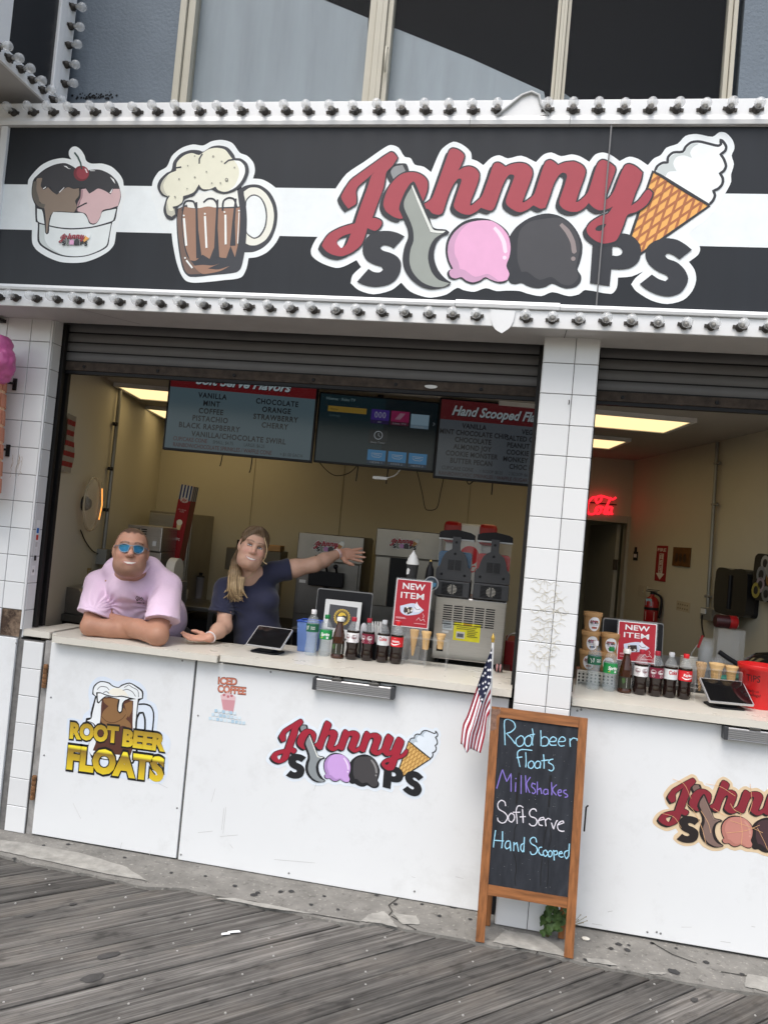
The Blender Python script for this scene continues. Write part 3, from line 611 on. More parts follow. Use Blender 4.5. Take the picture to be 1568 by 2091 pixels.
LH = zB((285, 185), (315, 167), (370, 182), (415, 215), (430, 245), (400, 330), (370, 390), (430, 355), (490, 348), (545, 372), (578, 420), (570, 490), (535, 590), (495, 690), (488, 735), (505, 735), (560, 690), (605, 645), (640, 560), (690, 420), (725, 325), (765, 308), (805, 325), (840, 352), (900, 325), (980, 312), (1050, 325), (1100, 370), (1110, 420), (1090, 490), (1040, 620), (1010, 705), (1030, 705), (1100, 655), (1130, 620), (1180, 470), (1240, 305), (1285, 283), (1330, 305), (1365, 335), (1430, 308), (1510, 298)) + \
 zCc((60, 355), (120, 385), (150, 430), (140, 490), (100, 600), (65, 710), (85, 710), (140, 665), (175, 620), (215, 500), (260, 370), (300, 338), (350, 355), (410, 400), (415, 430), (380, 530), (335, 650), (330, 695), (365, 670), (405, 610), (440, 520), (500, 390), (540, 375), (600, 400), (655, 450), (640, 520), (590, 640), (555, 745), (620, 700), (690, 610), (715, 600), (745, 630), (735, 670), (690, 740), (600, 800), (525, 825), (490, 910), (450, 1010), (420, 1055), (360, 1075), (300, 1080), (230, 1050), (175, 1000), (160, 950), (200, 890), (290, 835), (350, 815), (395, 750), (375, 762), (330, 780), (270, 785), (220, 760), (180, 720), (140, 765), (90, 795), (40, 800)) + \
 zB((1470, 795), (1410, 765), (1380, 720), (1385, 670), (1420, 570), (1455, 450), (1445, 420), (1410, 410), (1370, 440), (1320, 530), (1280, 650), (1240, 760), (1190, 770), (1120, 735), (1060, 780), (980, 805), (900, 770), (855, 730), (845, 690), (870, 610), (930, 450), (920, 430), (880, 430), (840, 480), (800, 570), (740, 740), (715, 780), (680, 788), (595, 760), (550, 800), (480, 830), (410, 820), (345, 780), (325, 740), (340, 680), (400, 500), (400, 470), (370, 470), (320, 530), (270, 640), (225, 780), (210, 815), (170, 830), (110, 815), (75, 775), (45, 765), (30, 720), (60, 705), (110, 660), (150, 560), (210, 390), (260, 250))
LYH = zCc((335, 905), (310, 950), (280, 970), (242, 965), (240, 945), (270, 920))
HND_O = zA((890, 340), (930, 318), (1020, 315), (1040, 340), (1055, 390), (990, 410), (910, 475), (870, 525), (830, 440), (850, 390))
HND_I = zA((900, 350), (990, 330), (1020, 390), (960, 425), (900, 475), (872, 400))
SCP_O = zA((1095, 495), (1115, 510), (1160, 610), (1210, 730), (1260, 860), (1290, 950), (1330, 970), (1420, 978), (1460, 1005), (1440, 1025), (1380, 1050), (1330, 1110), (1305, 1200), (1310, 1290), (1350, 1390), (1420, 1470), (1475, 1505), (1455, 1535), (1380, 1560), (1280, 1575), (1180, 1550), (1080, 1480), (1010, 1380), (990, 1270), (1010, 1150), (1045, 1060), (1040, 980), (1000, 880), (960, 780), (965, 720), (1000, 640), (1050, 560))
SCP_I = zA((1080, 560), (1150, 730), (1245, 960), (1270, 1010), (1385, 1020), (1310, 1070), (1260, 1160), (1245, 1270), (1280, 1400), (1350, 1480), (1460, 1515), (1400, 1550), (1300, 1550), (1180, 1500), (1090, 1400), (1060, 1300), (1070, 1180), (1100, 1090), (1095, 980), (1060, 880), (1010, 770), (1005, 700), (1040, 620))
SCP_H = zA((1090, 530), (1130, 620), (1280, 950), (1310, 985), (1420, 992), (1390, 1015), (1270, 1005), (1245, 950), (1082, 556))
LS1 = zA((1010, 1045), (900, 1165), (870, 1145), (800, 1130), (765, 1155), (790, 1185), (870, 1210), (940, 1250), (975, 1310), (965, 1400), (920, 1480), (840, 1530), (720, 1550), (620, 1535), (535, 1500), (650, 1370), (700, 1400), (760, 1405), (795, 1380), (780, 1350), (720, 1330), (640, 1290), (595, 1220), (595, 1140), (640, 1050), (720, 1000), (850, 990), (940, 1010))
PK_O = zB((560, 862), (680, 875), (790, 930), (870, 1010), (900, 1130), (895, 1230), (860, 1340), (885, 1400), (880, 1460), (840, 1505), (780, 1515), (700, 1490), (645, 1465), (590, 1500), (510, 1522), (440, 1500), (390, 1465), (330, 1480), (280, 1465), (258, 1420), (275, 1385), (300, 1375), (260, 1290), (242, 1190), (255, 1090), (310, 990), (400, 910), (480, 875))
PK_I = zB((560, 888), (700, 890), (800, 950), (870, 1040), (892, 1150), (880, 1250), (850, 1340), (880, 1420), (860, 1480), (790, 1495), (720, 1450), (660, 1420), (540, 1450), (440, 1385), (385, 1370), (370, 1300), (335, 1220), (335, 1120), (380, 1010), (470, 920))
PK_H = zB((718, 968), (740, 945), (800, 1010), (845, 1100), (860, 1200), (840, 1215), (822, 1200), (805, 1110), (765, 1030)); PK_D = zB(*circ(832, 1258, 20, 12))
DK_O = zB((1240, 815), (1370, 835), (1480, 900), (1560, 1000), (1608, 1120), (1605, 1220), (1580, 1320), (1560, 1376), (1597, 1440), (1590, 1500), (1540, 1550), (1450, 1565), (1380, 1545), (1305, 1515), (1240, 1550), (1150, 1562), (1060, 1540), (1000, 1510), (940, 1522), (885, 1505), (840, 1400), (860, 1150), (880, 1050), (950, 950), (1080, 860))
DK_I = zB((1230, 870), (1390, 860), (1500, 940), (1560, 1040), (1585, 1160), (1545, 1360), (1570, 1450), (1500, 1530), (1400, 1520), (1300, 1450), (1180, 1480), (1060, 1400), (1000, 1400), (960, 1270), (980, 1000), (1080, 900))
DK_H = zB((1380, 935), (1405, 910), (1480, 980), (1535, 1090), (1552, 1200), (1528, 1220), (1506, 1205), (1490, 1110), (1440, 1010)); DK_D = zB(*circ(1518, 1268, 22, 12))
LP = zCc((215, 1060), (470, 990), (560, 1010), (630, 1080), (645, 1160), (620, 1240), (560, 1290), (480, 1308), (380, 1305), (365, 1457), (190, 1432)); LPH = zCc((390, 1105), (450, 1110), (480, 1140), (470, 1175), (430, 1190), (388, 1185))
LS2 = zCc((1095, 1135), (985, 1220), (930, 1180), (880, 1165), (855, 1185), (880, 1215), (960, 1245), (1030, 1310), (1062, 1390), (1040, 1460), (990, 1520), (890, 1550), (780, 1530), (690, 1485), (632, 1440), (740, 1355), (800, 1395), (860, 1415), (888, 1390), (870, 1360), (800, 1330), (720, 1270), (682, 1190), (700, 1110), (760, 1060), (860, 1032), (960, 1045), (1040, 1090))
CONE = zCc((750, 435), (1250, 745), (450, 1305))
SWL = zCc((765, 440), (790, 390), (840, 360), (880, 360), (885, 310), (930, 270), (1015, 262), (1040, 220), (1090, 180), (1160, 172), (1240, 190), (1330, 210), (1355, 195), (1350, 155), (1375, 175), (1400, 220), (1390, 255), (1350, 285), (1380, 330), (1398, 390), (1380, 430), (1345, 455), (1370, 500), (1365, 550), (1330, 590), (1285, 610), (1300, 650), (1280, 700), (1245, 735))
SWS = zCc((775, 440), (800, 400), (845, 372), (890, 370), (900, 315), (945, 283), (1025, 272), (1050, 230), (1100, 192), (1160, 190), (1105, 225), (1080, 270), (1095, 318), (1030, 295), (960, 310), (930, 370), (960, 435), (890, 440), (860, 480))
DK = (44, 46, 52)
LCX, LCZ = at(1065, 450, YS).x, at(1065, 450, YS).z
def shift(pts, dx, dy): return [(x+dx, y+dy) for x, y in pts]
LOGO = [('border', [LOGO_BORDER]), ('cone', [CONE]), ('swirl', [SWL]), ('swshade', [SWS]),
  ('ink', [HND_O]), ('grey2', [HND_I]), ('ink', [DK_O]), ('choc', [DK_I]), ('choch', [DK_H]), ('choch', [DK_D]), ('ink', [PK_O]), ('pinkd', [PK_O, 'in']), ('pink', [PK_I]), ('pinkh', [PK_H]), ('pinkh', [PK_D]),
  ('ink', [LS1]), ('ink', [LP, LPH]), ('ink', [LS2]),
  ('ink', [shift(LJ, -8, 7), shift(LJH, -8, 7)]), ('ink', [shift(LO, -8, 7)]), ('ink', [shift(LH, -8, 7)]),
  ('inkline', [LJ]), ('inkline', [LO]), ('inkline', [LH]), ('red', [LJ, LJH]), ('red', [LO]), ('red', [LH, LYH]),
  ('ink', [SCP_O]), ('grey', [SCP_I]), ('hi', [SCP_H])]
LOGO2 = []
def inset(pts, k):
 n = len(pts); cx = sum(p[0] for p in pts)/n; cy = sum(p[1] for p in pts)/n; return [(cx+(x-cx)*k, cy+(y-cy)*k) for x, y in pts]
for kind, loops in LOGO:
 if 'in' in loops: loops = [inset(loops[0], .93)]
 LOGO2.append((kind, [[(x-LCX, z-LCZ) for x, z in toplane(smooth(l, True, 3))] for l in loops]))
PAL = dict(border=(236, 241, 243), ink=DK, grey2=(140, 143, 145), grey=(152, 158, 152), hi=(222, 226, 220), choc=(68, 68, 72), choch=(146, 134, 133), pinkd=(203, 158, 190), pink=(229, 172, 208), pinkh=(247, 222, 238), red=(164, 66, 77), inkline=DK, cone=(238, 176, 96), swirl=(238, 243, 244), swshade=(200, 208, 208), coneline=(172, 106, 66))
def logo(fr, parent, scale, Minv, pal=None, step=.0005, border=True, name='logo_print', simple=False, d0=.0006):
 P = dict(PAL); P.update(pal or {})
 A = Art(lambda x, y, d: fr(x*scale, y*scale, d), Minv, step, d0)
 g = lambda k: pm(*P[k])
 for kind, loops in LOGO2:
  if kind == 'border':
   if border: A.fill(g('border'), *loops)
  elif kind == 'inkline':
   if not simple: A.line(g('ink'), loops[0], .013, True)
  elif kind == 'cone':
   A.fill(g('cone'), *loops)
   if not simple:
    a, b_, c = [(loops[0][i*3 % len(loops[0])]) for i in (0, 1, 2)]
    a, b_, c = Vector(loops[0][0]), Vector(loops[0][3]), Vector(loops[0][6])
    def seg(p, q, wd): A.line(g('coneline'), [tuple(p), tuple(q)], wd)
    for k in range(1, 8):
     f = k/8; seg(a.lerp(b_, f), c.lerp(b_, f), .011); seg(b_.lerp(a, f), c.lerp(a, f), .011)
    A.line(g('ink'), loops[0], .012, True)
  elif kind == 'swirl':
   A.fill(g('swirl'), *loops)
   if not simple: A.line(g('ink'), loops[0], .012, True)
  elif kind in ('hi', 'pinkh', 'choch', 'swshade') and simple: continue
  else: A.fill(g(kind), *loops)
 return A.build(name, parent)
logo(lambda x, y, d: Vector((LCX+x, YS+.0052-d, LCZ+y)), sign, 1.0, tmat(sign).inverted(), step=.00012)
# sundae cup
zK = lambda *p: toplane(smooth(tr(50, 280, 7.127, p)))
zKr = lambda *p: toplane(tr(50, 280, 7.127, p))
A = Art(FSG, tmat(sign).inverted(), .00012, .0008); INK = pm(46, 47, 52)
A.fill(pm(234, 239, 240), zK((55, 690), (65, 620), (130, 530), (250, 410), (400, 335), (560, 305), (690, 325), (655, 270), (655, 200), (700, 145), (760, 138), (830, 190), (880, 270), (905, 345), (980, 385), (1130, 385), (1270, 430), (1380, 530), (1435, 620), (1450, 710), (1480, 850), (1430, 1000), (1390, 1200), (1340, 1380), (1310, 1560), (1230, 1660), (1080, 1750), (900, 1815), (720, 1832), (520, 1815), (330, 1740), (180, 1640), (120, 1540), (115, 1340), (110, 1150), (60, 980), (50, 820)))
A.fill(INK, zK((160, 980), (170, 1230), (200, 1250), (195, 1500), (240, 1580), (400, 1680), (560, 1735), (720, 1750), (900, 1735), (1090, 1670), (1215, 1590), (1245, 1450), (1285, 1240), (1325, 1210), (1360, 1030), (800, 950)))
A.fill(pm(232, 238, 238), zK((190, 1040), (195, 1210), (230, 1245), (500, 1310), (720, 1325), (1000, 1300), (1270, 1225), (1300, 1200), (1340, 1045), (1000, 1080), (430, 1090)))
A.fill(pm(232, 238, 238), zK((225, 1265), (500, 1330), (720, 1345), (1000, 1320), (1265, 1255), (1225, 1480), (1195, 1580), (1080, 1655), (900, 1720), (720, 1735), (560, 1715), (420, 1660), (270, 1570), (225, 1500)))
A.fill(pm(205, 212, 211), zK((225, 1265), (310, 1290), (300, 1480), (360, 1590), (480, 1670), (560, 1715), (420, 1660), (270, 1570), (225, 1500)))
A.fill(INK, zK((130, 640), (110, 800), (125, 900), (180, 1010), (260, 1060), (290, 1200), (305, 1330), (310, 1395), (335, 1418), (362, 1390), (370, 1260), (400, 1140), (430, 1085), (740, 1105), (860, 1108), (920, 1180), (950, 1255), (1010, 1275), (1060, 1250), (1110, 1170), (1140, 1090), (1300, 1050), (1360, 1025), (1410, 870), (1390, 740), (1350, 640), (1250, 540), (1100, 475), (950, 480), (830, 520), (730, 440), (600, 380), (450, 400), (300, 470), (170, 580)))
A.fill(pm(142, 126, 112), zK((190, 600), (270, 590), (250, 700), (290, 770), (350, 730), (420, 800), (480, 840), (560, 770), (640, 730), (720, 755), (800, 745), (800, 850), (745, 930), (770, 1010), (730, 1095), (440, 1085), (380, 1150), (350, 1300), (340, 1395), (320, 1390), (315, 1180), (290, 1020), (220, 930), (150, 880), (140, 760)))
A.fill(pm(104, 98, 90), zK((140, 650), (190, 640), (180, 760), (215, 880), (230, 960), (310, 980), (290, 1040), (200, 1000), (140, 910), (118, 800)))
A.fill(pm(214, 182, 184), zK((840, 760), (900, 750), (950, 825), (1010, 790), (1080, 750), (1180, 785), (1260, 835), (1300, 755), (1390, 755), (1405, 850), (1370, 1000), (1250, 1040), (1140, 1070), (1110, 1160), (1060, 1240), (1010, 1260), (960, 1240), (900, 1120), (820, 1090), (780, 1080), (800, 1000), (830, 900)))
A.fill(pm(176, 140, 146), zK((830, 760), (860, 770), (850, 880), (800, 970), (790, 1050), (770, 1080), (780, 960), (820, 880)))
A.line(INK, zK((770, 1030), (850, 990), (900, 965), (970, 960))[:10], .008)
A.fill(pm(60, 60, 64), zK((150, 600), (200, 560), (320, 480), (470, 405), (600, 390), (720, 450), (850, 520), (960, 490), (1100, 485), (1240, 545), (1340, 640), (1385, 745), (1290, 750), (1265, 830), (1180, 780), (1080, 745), (1010, 790), (950, 820), (900, 745), (800, 735), (720, 750), (640, 725), (560, 765), (480, 840), (430, 800), (390, 725), (340, 725), (280, 765), (245, 710), (270, 600), (230, 590)))
A.fill(pm(120, 52, 60), zKr(*circ(835, 530, 112, 22))); A.fill(pm(152, 66, 76), zKr(*circ(855, 525, 90, 20)))
A.fill(pm(240, 232, 232), zKr((880, 460), (905, 465), (928, 520), (910, 522), (895, 485)))
A.line(pm(62, 84, 80), zKr((735, 225), (785, 290), (825, 380), (843, 470)), .009)
for pts in [((575, 420), (620, 425), (650, 455), (690, 465), (650, 465), (610, 440)), ((960, 485), (1040, 490), (1030, 497), (965, 496)), ((1255, 580), (1310, 620), (1330, 685), (1300, 650), (1265, 600)), ((510, 805), (585, 730), (590, 740), (520, 812)), ((275, 755), (320, 722), (325, 735), (290, 760)), ((1245, 815), (1270, 820), (1295, 750), (1275, 770))]:
 A.fill(pm(236, 238, 238), zKr(*pts))
A.build('sundae_cup_print', sign)
c_ = toplane([(155, 490)])[0]
logo(lambda x, y, d: Vector((c_[0]+x, YS+.0052-.0048-d, c_[1]+y)), sign, .095, tmat(sign).inverted(), step=.00005, border=False, name='small_logo_print', simple=True)
# root beer mug
zM = lambda *p: toplane(smooth(tr(300, 270, 5.6, p))); zMr = lambda *p: toplane(tr(300, 270, 5.6, p))
A = Art(FSG, tmat(sign).inverted(), .00012, .0008); INK = pm(58, 60, 66); CRM = pm(229, 228, 208); BEER = pm(158, 122, 102); BEER2 = pm(118, 96, 86); FOAM = pm(236, 238, 232); SHD = pm(196, 195, 180)
A.fill(pm(234, 239, 240), zM((62, 615), (80, 540), (140, 450), (230, 395), (290, 270), (400, 180), (530, 140), (645, 152), (740, 105), (860, 88), (980, 125), (1065, 235), (1150, 270), (1220, 350), (1238, 440), (1215, 530), (1320, 540), (1430, 600), (1510, 680), (1555, 850), (1560, 1000), (1540, 1130), (1480, 1260), (1380, 1370), (1270, 1425), (1165, 1440), (1140, 1560), (1080, 1660), (900, 1690), (560, 1722), (450, 1700), (390, 1620), (340, 1480), (300, 1280), (285, 1150), (200, 1130), (130, 1000), (100, 850), (60, 750)))
A.fill(INK, zM((1085, 640), (1180, 600), (1290, 605), (1400, 680), (1470, 800), (1495, 930), (1480, 1080), (1420, 1230), (1330, 1320), (1220, 1370), (1100, 1375), (1050, 1100), (1050, 800)))
A.fill(pm(233, 233, 222), zM((1110, 680), (1180, 635), (1280, 640), (1370, 710), (1435, 830), (1455, 960), (1430, 1110), (1360, 1230), (1260, 1290), (1180, 1293), (1130, 1270), (1130, 1100), (1120, 850)))
A.fill(INK, zM((1130, 790), (1180, 725), (1240, 712), (1310, 750), (1360, 840), (1378, 960), (1360, 1090), (1300, 1190), (1230, 1220), (1170, 1190), (1140, 1150)))
A.fill(pm(234, 239, 240), zM((1140, 800), (1185, 740), (1240, 727), (1300, 760), (1345, 850), (1362, 960), (1345, 1080), (1290, 1175), (1230, 1205), (1180, 1180), (1145, 1140)))
A.fill(INK, zM((345, 880), (1050, 560), (1090, 640), (1130, 800), (1147, 1000), (1135, 1250), (1110, 1430), (1075, 1560), (1020, 1605), (760, 1635), (500, 1655), (430, 1600), (390, 1480), (355, 1250), (342, 1050)))
A.fill(BEER2, zM((360, 880), (410, 860), (400, 1000), (415, 1200), (455, 1400), (530, 1500), (620, 1620), (480, 1622), (440, 1580), (400, 1440), (365, 1200), (352, 1000)))
A.fill(FOAM, zM((450, 780), (560, 700), (1035, 660), (1060, 850), (560, 870), (470, 860)))
A.fill(BEER, zM((430, 850), (560, 875), (700, 850), (820, 870), (1000, 870), (1065, 860), (1070, 1000), (1050, 1250), (1010, 1430), (960, 1300), (910, 1440), (830, 1425), (780, 1300), (720, 1450), (640, 1400), (560, 1470), (500, 1465), (450, 1330), (415, 1120), (415, 950)))
A.fill(BEER, zM((530, 1530), (640, 1518), (760, 1525), (840, 1500), (700, 1560), (820, 1570), (950, 1530), (850, 1585), (720, 1615), (630, 1618)))
for a, b_ in [((570, 800), (600, 1440)), ((812, 770), (800, 1430)), ((1020, 760), (985, 1300))]:
 A.line(INK, zMr(a, ((a[0]+b_[0])/2-8, (a[1]+b_[1])/2), b_), [.010, .014, .030])
for c in [((410, 900), (440, 800), (490, 785), (540, 800), (565, 870)), ((650, 805), (700, 765), (760, 765), (800, 810), (812, 880)), ((870, 900), (880, 790), (940, 752), (1000, 770), (1030, 860))]:
 A.line(INK, toplane(smooth(tr(300, 270, 5.6, c), False)), .010)
for a, b_, w_ in [((428, 985), (455, 1300), .012), ((668, 960), (686, 1325), .011), ((902, 945), (905, 1285), .011), ((1058, 920), (1042, 1275), .005), ((455, 1465), (525, 1555), .009)]: A.line(pm(240, 242, 240), zMr(a, b_), w_)
for x, y in [(427, 955), (668, 935), (892, 915), (1057, 900), (442, 1440)]: A.fill(pm(240, 242, 240), zMr(*circ(x, y, 11, 8)))
A.fill(INK, zM((125, 630), (150, 550), (230, 470), (285, 440), (310, 340), (390, 250), (500, 208), (600, 210), (650, 225), (740, 170), (830, 155), (930, 180), (1000, 260), (1015, 300), (1080, 305), (1150, 360), (1170, 440), (1140, 540), (1085, 620), (1000, 680), (890, 708), (800, 690), (740, 655), (660, 672), (600, 650), (540, 730), (440, 765), (410, 820), (360, 860), (345, 960), (290, 1005), (230, 985), (195, 900), (215, 800), (235, 745), (170, 720)))
A.fill(CRM, zM((160, 650), (185, 560), (260, 480), (340, 445), (350, 350), (430, 270), (520, 242), (600, 265), (640, 240), (720, 195), (810, 182), (900, 205), (960, 280), (1000, 325), (1070, 335), (1120, 390), (1125, 470), (1080, 570), (1010, 640), (900, 685), (820, 665), (790, 625), (720, 655), (640, 650), (600, 600), (540, 690), (420, 735), (410, 800), (360, 840), (300, 855), (330, 940), (290, 970), (240, 940), (225, 860), (240, 780), (270, 730), (200, 715)))
A.fill(pm(240, 243, 240), zM((950, 280), (1000, 322), (1070, 335), (1120, 390), (1125, 470), (1080, 570), (1010, 640), (930, 680), (1010, 610), (1055, 500), (1055, 420), (1020, 350)))
A.fill(SHD, zM((160, 650), (185, 560), (250, 490), (195, 600), (215, 690), (260, 740), (200, 715))); A.fill(SHD, zM((225, 860), (235, 800), (260, 900), (300, 905), (320, 870), (330, 940), (290, 970), (240, 940)))
for c in [((290, 440), (340, 412), (400, 402)), ((605, 365), (605, 310), (640, 250)), ((890, 365), (940, 325), (1010, 315))]: A.line(INK, zMr(*c), .008)
for x, y, r in [(553, 278, 9), (765, 282, 13), (862, 340, 10), (475, 388, 8), (1008, 408, 9), (687, 455, 8), (376, 540, 10), (556, 520, 10), (918, 547, 19), (750, 588, 9), (849, 586, 9), (468, 652, 8), (330, 745, 10)]: A.fill(pm(120, 120, 112), zMr(*circ(x, y, r, 10))); A.fill(SHD, zMr(*circ(x, y, r*.55, 8)))
A.build('mug_print', sign)
m_ = wmb(sign); xj = at(1232, 440, YS).x; m_.box(xj-.0035, xj+.0035, YS-.013, YS-.0118, 2.987, 3.845); m_.build('panel_joint', mat('joint_grey', (.16, .16, .165), .5), sign)
# bulbs
GLASSB = mat('clear_bulb_glass', (.82, .84, .85), .03, alpha=.34, var=0, spec=1.0)
SOCK = mat('bulb_socket', (.055, .05, .045), .55, .5, var=.3, vs_=40)
def bulb_mesh():
 b = MB(); b.lathe([(.0001, .073), (.009, .0715), (.0165, .066), (.0205, .056), (.0205, .047), (.016, .037), (.0115, .030), (.0105, .022)], 14, caps=False); g = b.mesh('bulb', GLASSB)
 s_ = MB(); s_.lathe([(.017, 0), (.0165, .010), (.0125, .014), (.0125, .024)], 12)
 s_.box(-.026, .026, -.006, .006, .001, .006); k = s_.mesh('socket', SOCK)
 f_ = MB(); f_.tube([(-.004, 0, .022), (-.006, 0, .044), (0, 0, .049), (.006, 0, .044), (.004, 0, .022)], .0011, 5, caps=False); f_.lathe([(.0045, .022), (.003, .034), (.001, .036)], 8)
 return g, k, f_.mesh('filament', mat('bulb_stem', (.55, .52, .46), .3, .3, var=.1))
BG, BK, BF = bulb_mesh()
def bulb(parent, pos, nrm, up=(0, 0, 1)):
 n = Vector(nrm).normalized(); u = Vector(up); x = u.cross(n).normalized(); y = n.cross(x)
 tl = rnd.uniform(-.07, .07); q = Matrix(((x.x, y.x, n.x), (x.y, y.y, n.y), (x.z, y.z, n.z))).to_4x4() @ Matrix.Rotation(tl, 4, 'X') @ Matrix.Rotation(rnd.uniform(-.07, .07), 4, 'Y') @ Matrix.Rotation(rnd.uniform(-.25, .25), 4, 'Z')
 M_ = tmat(parent).inverted() @ Matrix.Translation(pos) @ q @ Matrix.Scale(1.22, 4)
 o = obj('bulb', BG, parent); o.matrix_local = M_; obj('socket', BK, o); obj('filament', BF, o)
topb = [32, 72, 113, 155, 198, 240, 284, 325, 368, 412, 455, 498, 543, 588, 632, 680, 727, 775, 823, 870, 919, 967, 1016, 1118, 1170, 1221, 1273, 1326, 1380, 1435, 1489, 1543]
for px in topb: q = at(px, 222, YS); bulb(sign, (q.x, YS-.004, 3.922), (0, -1, 0))
botb = [0, 33, 76, 118, 161, 202, 245, 288, 329, 373, 418, 462, 508, 551, 596, 640, 687, 733, 781, 829, 877, 925, 974, 1074, 1127, 1180, 1234, 1287, 1341, 1396, 1451, 1509, 1563]
for px in botb: q = at(px+(2 if px < 700 else 0), 610+px*.04, YS); bulb(sign, (q.x, YS-.004, 2.911), (0, -1, 0))
# ------------------------------------------------------------------ neighbouring sign that juts out on the left
XS = -2.95
nsg = thing('projecting_sign', 'black panelled sign box jutting out above, edged with white strips and bulbs', 'sign', (XS-.4, -.6, 4.03))
m_ = wmb(nsg); m_.box(-4.2, XS-.02, -1.7, -.01, 4.04, 5.7); m_.build('box', SOFF, nsg)
m_ = wmb(nsg); m_.box(XS-.02, XS-.012, -.52, -.15, 4.115, 5.7); m_.build('side_panel', mat('gloss_black_panel', (.012, .012, .014), .25, var=.2), nsg)
m_ = wmb(nsg); m_.box(XS-.02, XS, -1.7, -.01, 4.03, 4.112); m_.build('bottom_strip', STRIP, nsg, .003)
m_ = wmb(nsg); m_.box(XS-.02, XS+.006, -.150, -.095, 4.113, 5.7); m_.build('end_trim', STRIP, nsg, .006)
m_ = wmb(nsg); m_.box(XS-.02, XS, -.094, -.005, 4.113, 5.7); m_.build('end_strip', STRIP, nsg, .003)
m_ = wmb(nsg); m_.box(XS-.02, XS, -1.7, -.522, 4.113, 5.7); m_.build('white_panel', STRIP, nsg, .003)
for k in range(5): bulb(nsg, (XS, -.05, 4.215+k*.112), (1, 0, 0))
for k in range(7): bulb(nsg, (XS, -.045-k*.095, 4.072), (1, 0, 0))
# ------------------------------------------------------------------ upper storey
STUC = mat('blue_grey_stucco', lin((106, 116, 126)), .85, var=.08, vs_=5, bump=1.0, bs=55)
FRM = mat('cream_window_frame', lin((176, 172, 158)), .5, var=.05, dirt=.15)
up = thing('upper_storey', 'blue grey stucco upper storey with large cream framed windows', 'building', (0, .05, 3.9))
YU = .05; ZT = 6.0; ZBm = 3.80
def wallbox(xa, xb, m=STUC, za=ZBm, zb=ZT, nm='wall', y=YU): m_ = wmb(up); m_.box(xa, xb, y, y+.25, za, zb); m_.build(nm, m, up)
XW = [-2.335, -1.16, -.195, .66]
wallbox(-6, XW[0]); wallbox(XW[3]+.03, 6);
m_ = wmb(up); m_.box(XW[0], XW[3]+.03, YU, YU+.25, ZBm, 3.93); m_.box(XW[0], XW[3]+.03, YU, YU+.25, 5.5, ZT); m_.build('sill_wall', STUC, up)
m_ = wmb(up); m_.box(-6, 6, YU+.9, YU+1.0, ZBm, ZT); m_.box(-6, 6, YU+.25, YU+.9, ZT-.01, ZT+.1); m_.box(-6, -5.9, YU+.25, YU+.9, ZBm, ZT); m_.box(5.9, 6, YU+.25, YU+.9, ZBm, ZT); m_.box(-6, 6, YU+.25, YU+.9, ZBm-.05, ZBm); m_.build('room_back', mat('dark_room', (.012, .012, .012), .9), up)
GLW = mat('dark_window_glass', (.02, .022, .024), .05, alpha=.14, var=0, spec=.5)
REFLB = mat('window_reflection_grey', lin((172, 184, 192)), .75, var=.10, vs_=2.2, stretch=(5, 1, .5), dirt=.25, dirtcol=(.18, .19, .2))  # grey sky reflection of the panes, painted on boards added behind the glass
def window(xa, xb, board, handle=False, fwl=.05, fwr=.05):
 p = wmb(up); p.box(xa+fwl, xb-fwr, YU+.04, YU+.046, 3.93, 5.5); w_ = p.build('window', GLW, up)
 for a, b_, y0, y1 in [(xa, xa+fwl*.45, YU-.012, YU+.06), (xa+fwl*.5, xa+fwl, YU+.004, YU+.07), (xb-fwr, xb-fwr*.5, YU+.004, YU+.07), (xb-fwr*.45, xb, YU-.012, YU+.06)]: t = wmb(up); t.box(a, b_, y0, y1, 3.93, 5.5); t.build('frame', FRM, w_, .002)
 if board:  # added sheet, its outline follows the edge of the reflected sky
  p = wmb(up); p.prism(board, lambda x, y, d: Vector((x, YU+.078-d, y)), 0, .004); p.build('reflection_board', REFLB, w_)
 if handle:
  p = wmb(up); q = at(788, 120, YU-.02); p.tube([(q.x, YU-.01, q.z+.065), (q.x, YU-.035, q.z+.055), (q.x, YU-.035, q.z-.055), (q.x, YU-.01, q.z-.065)], .007, 7); p.build('handle', FRM, w_)
zb_ = lambda x, y: (at(x, y, YU+.078).x, at(x, y, YU+.078).z)
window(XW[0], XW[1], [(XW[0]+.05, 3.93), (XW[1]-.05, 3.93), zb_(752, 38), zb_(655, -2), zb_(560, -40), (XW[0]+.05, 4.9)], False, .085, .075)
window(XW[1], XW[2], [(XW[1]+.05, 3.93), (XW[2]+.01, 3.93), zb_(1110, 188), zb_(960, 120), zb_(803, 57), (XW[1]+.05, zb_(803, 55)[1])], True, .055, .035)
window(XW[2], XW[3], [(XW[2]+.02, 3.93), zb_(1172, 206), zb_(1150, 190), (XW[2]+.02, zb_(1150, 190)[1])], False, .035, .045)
m_ = wmb(up); q0 = at(195, 198, YU)
FU = lambda x, y, d: Vector((x, YU-d, y))
for i in range(60):
 a = rnd.gauss(0, .07); b_ = abs(rnd.gauss(0, .018)); r_ = rnd.uniform(.002, .008); m_.poly([circ(q0.x+a, q0.z+b_-.012, r_, 7)], FU, .0015+i*.00003)
m_.build('tar_splatter', BLACK, up, kind='stuff')
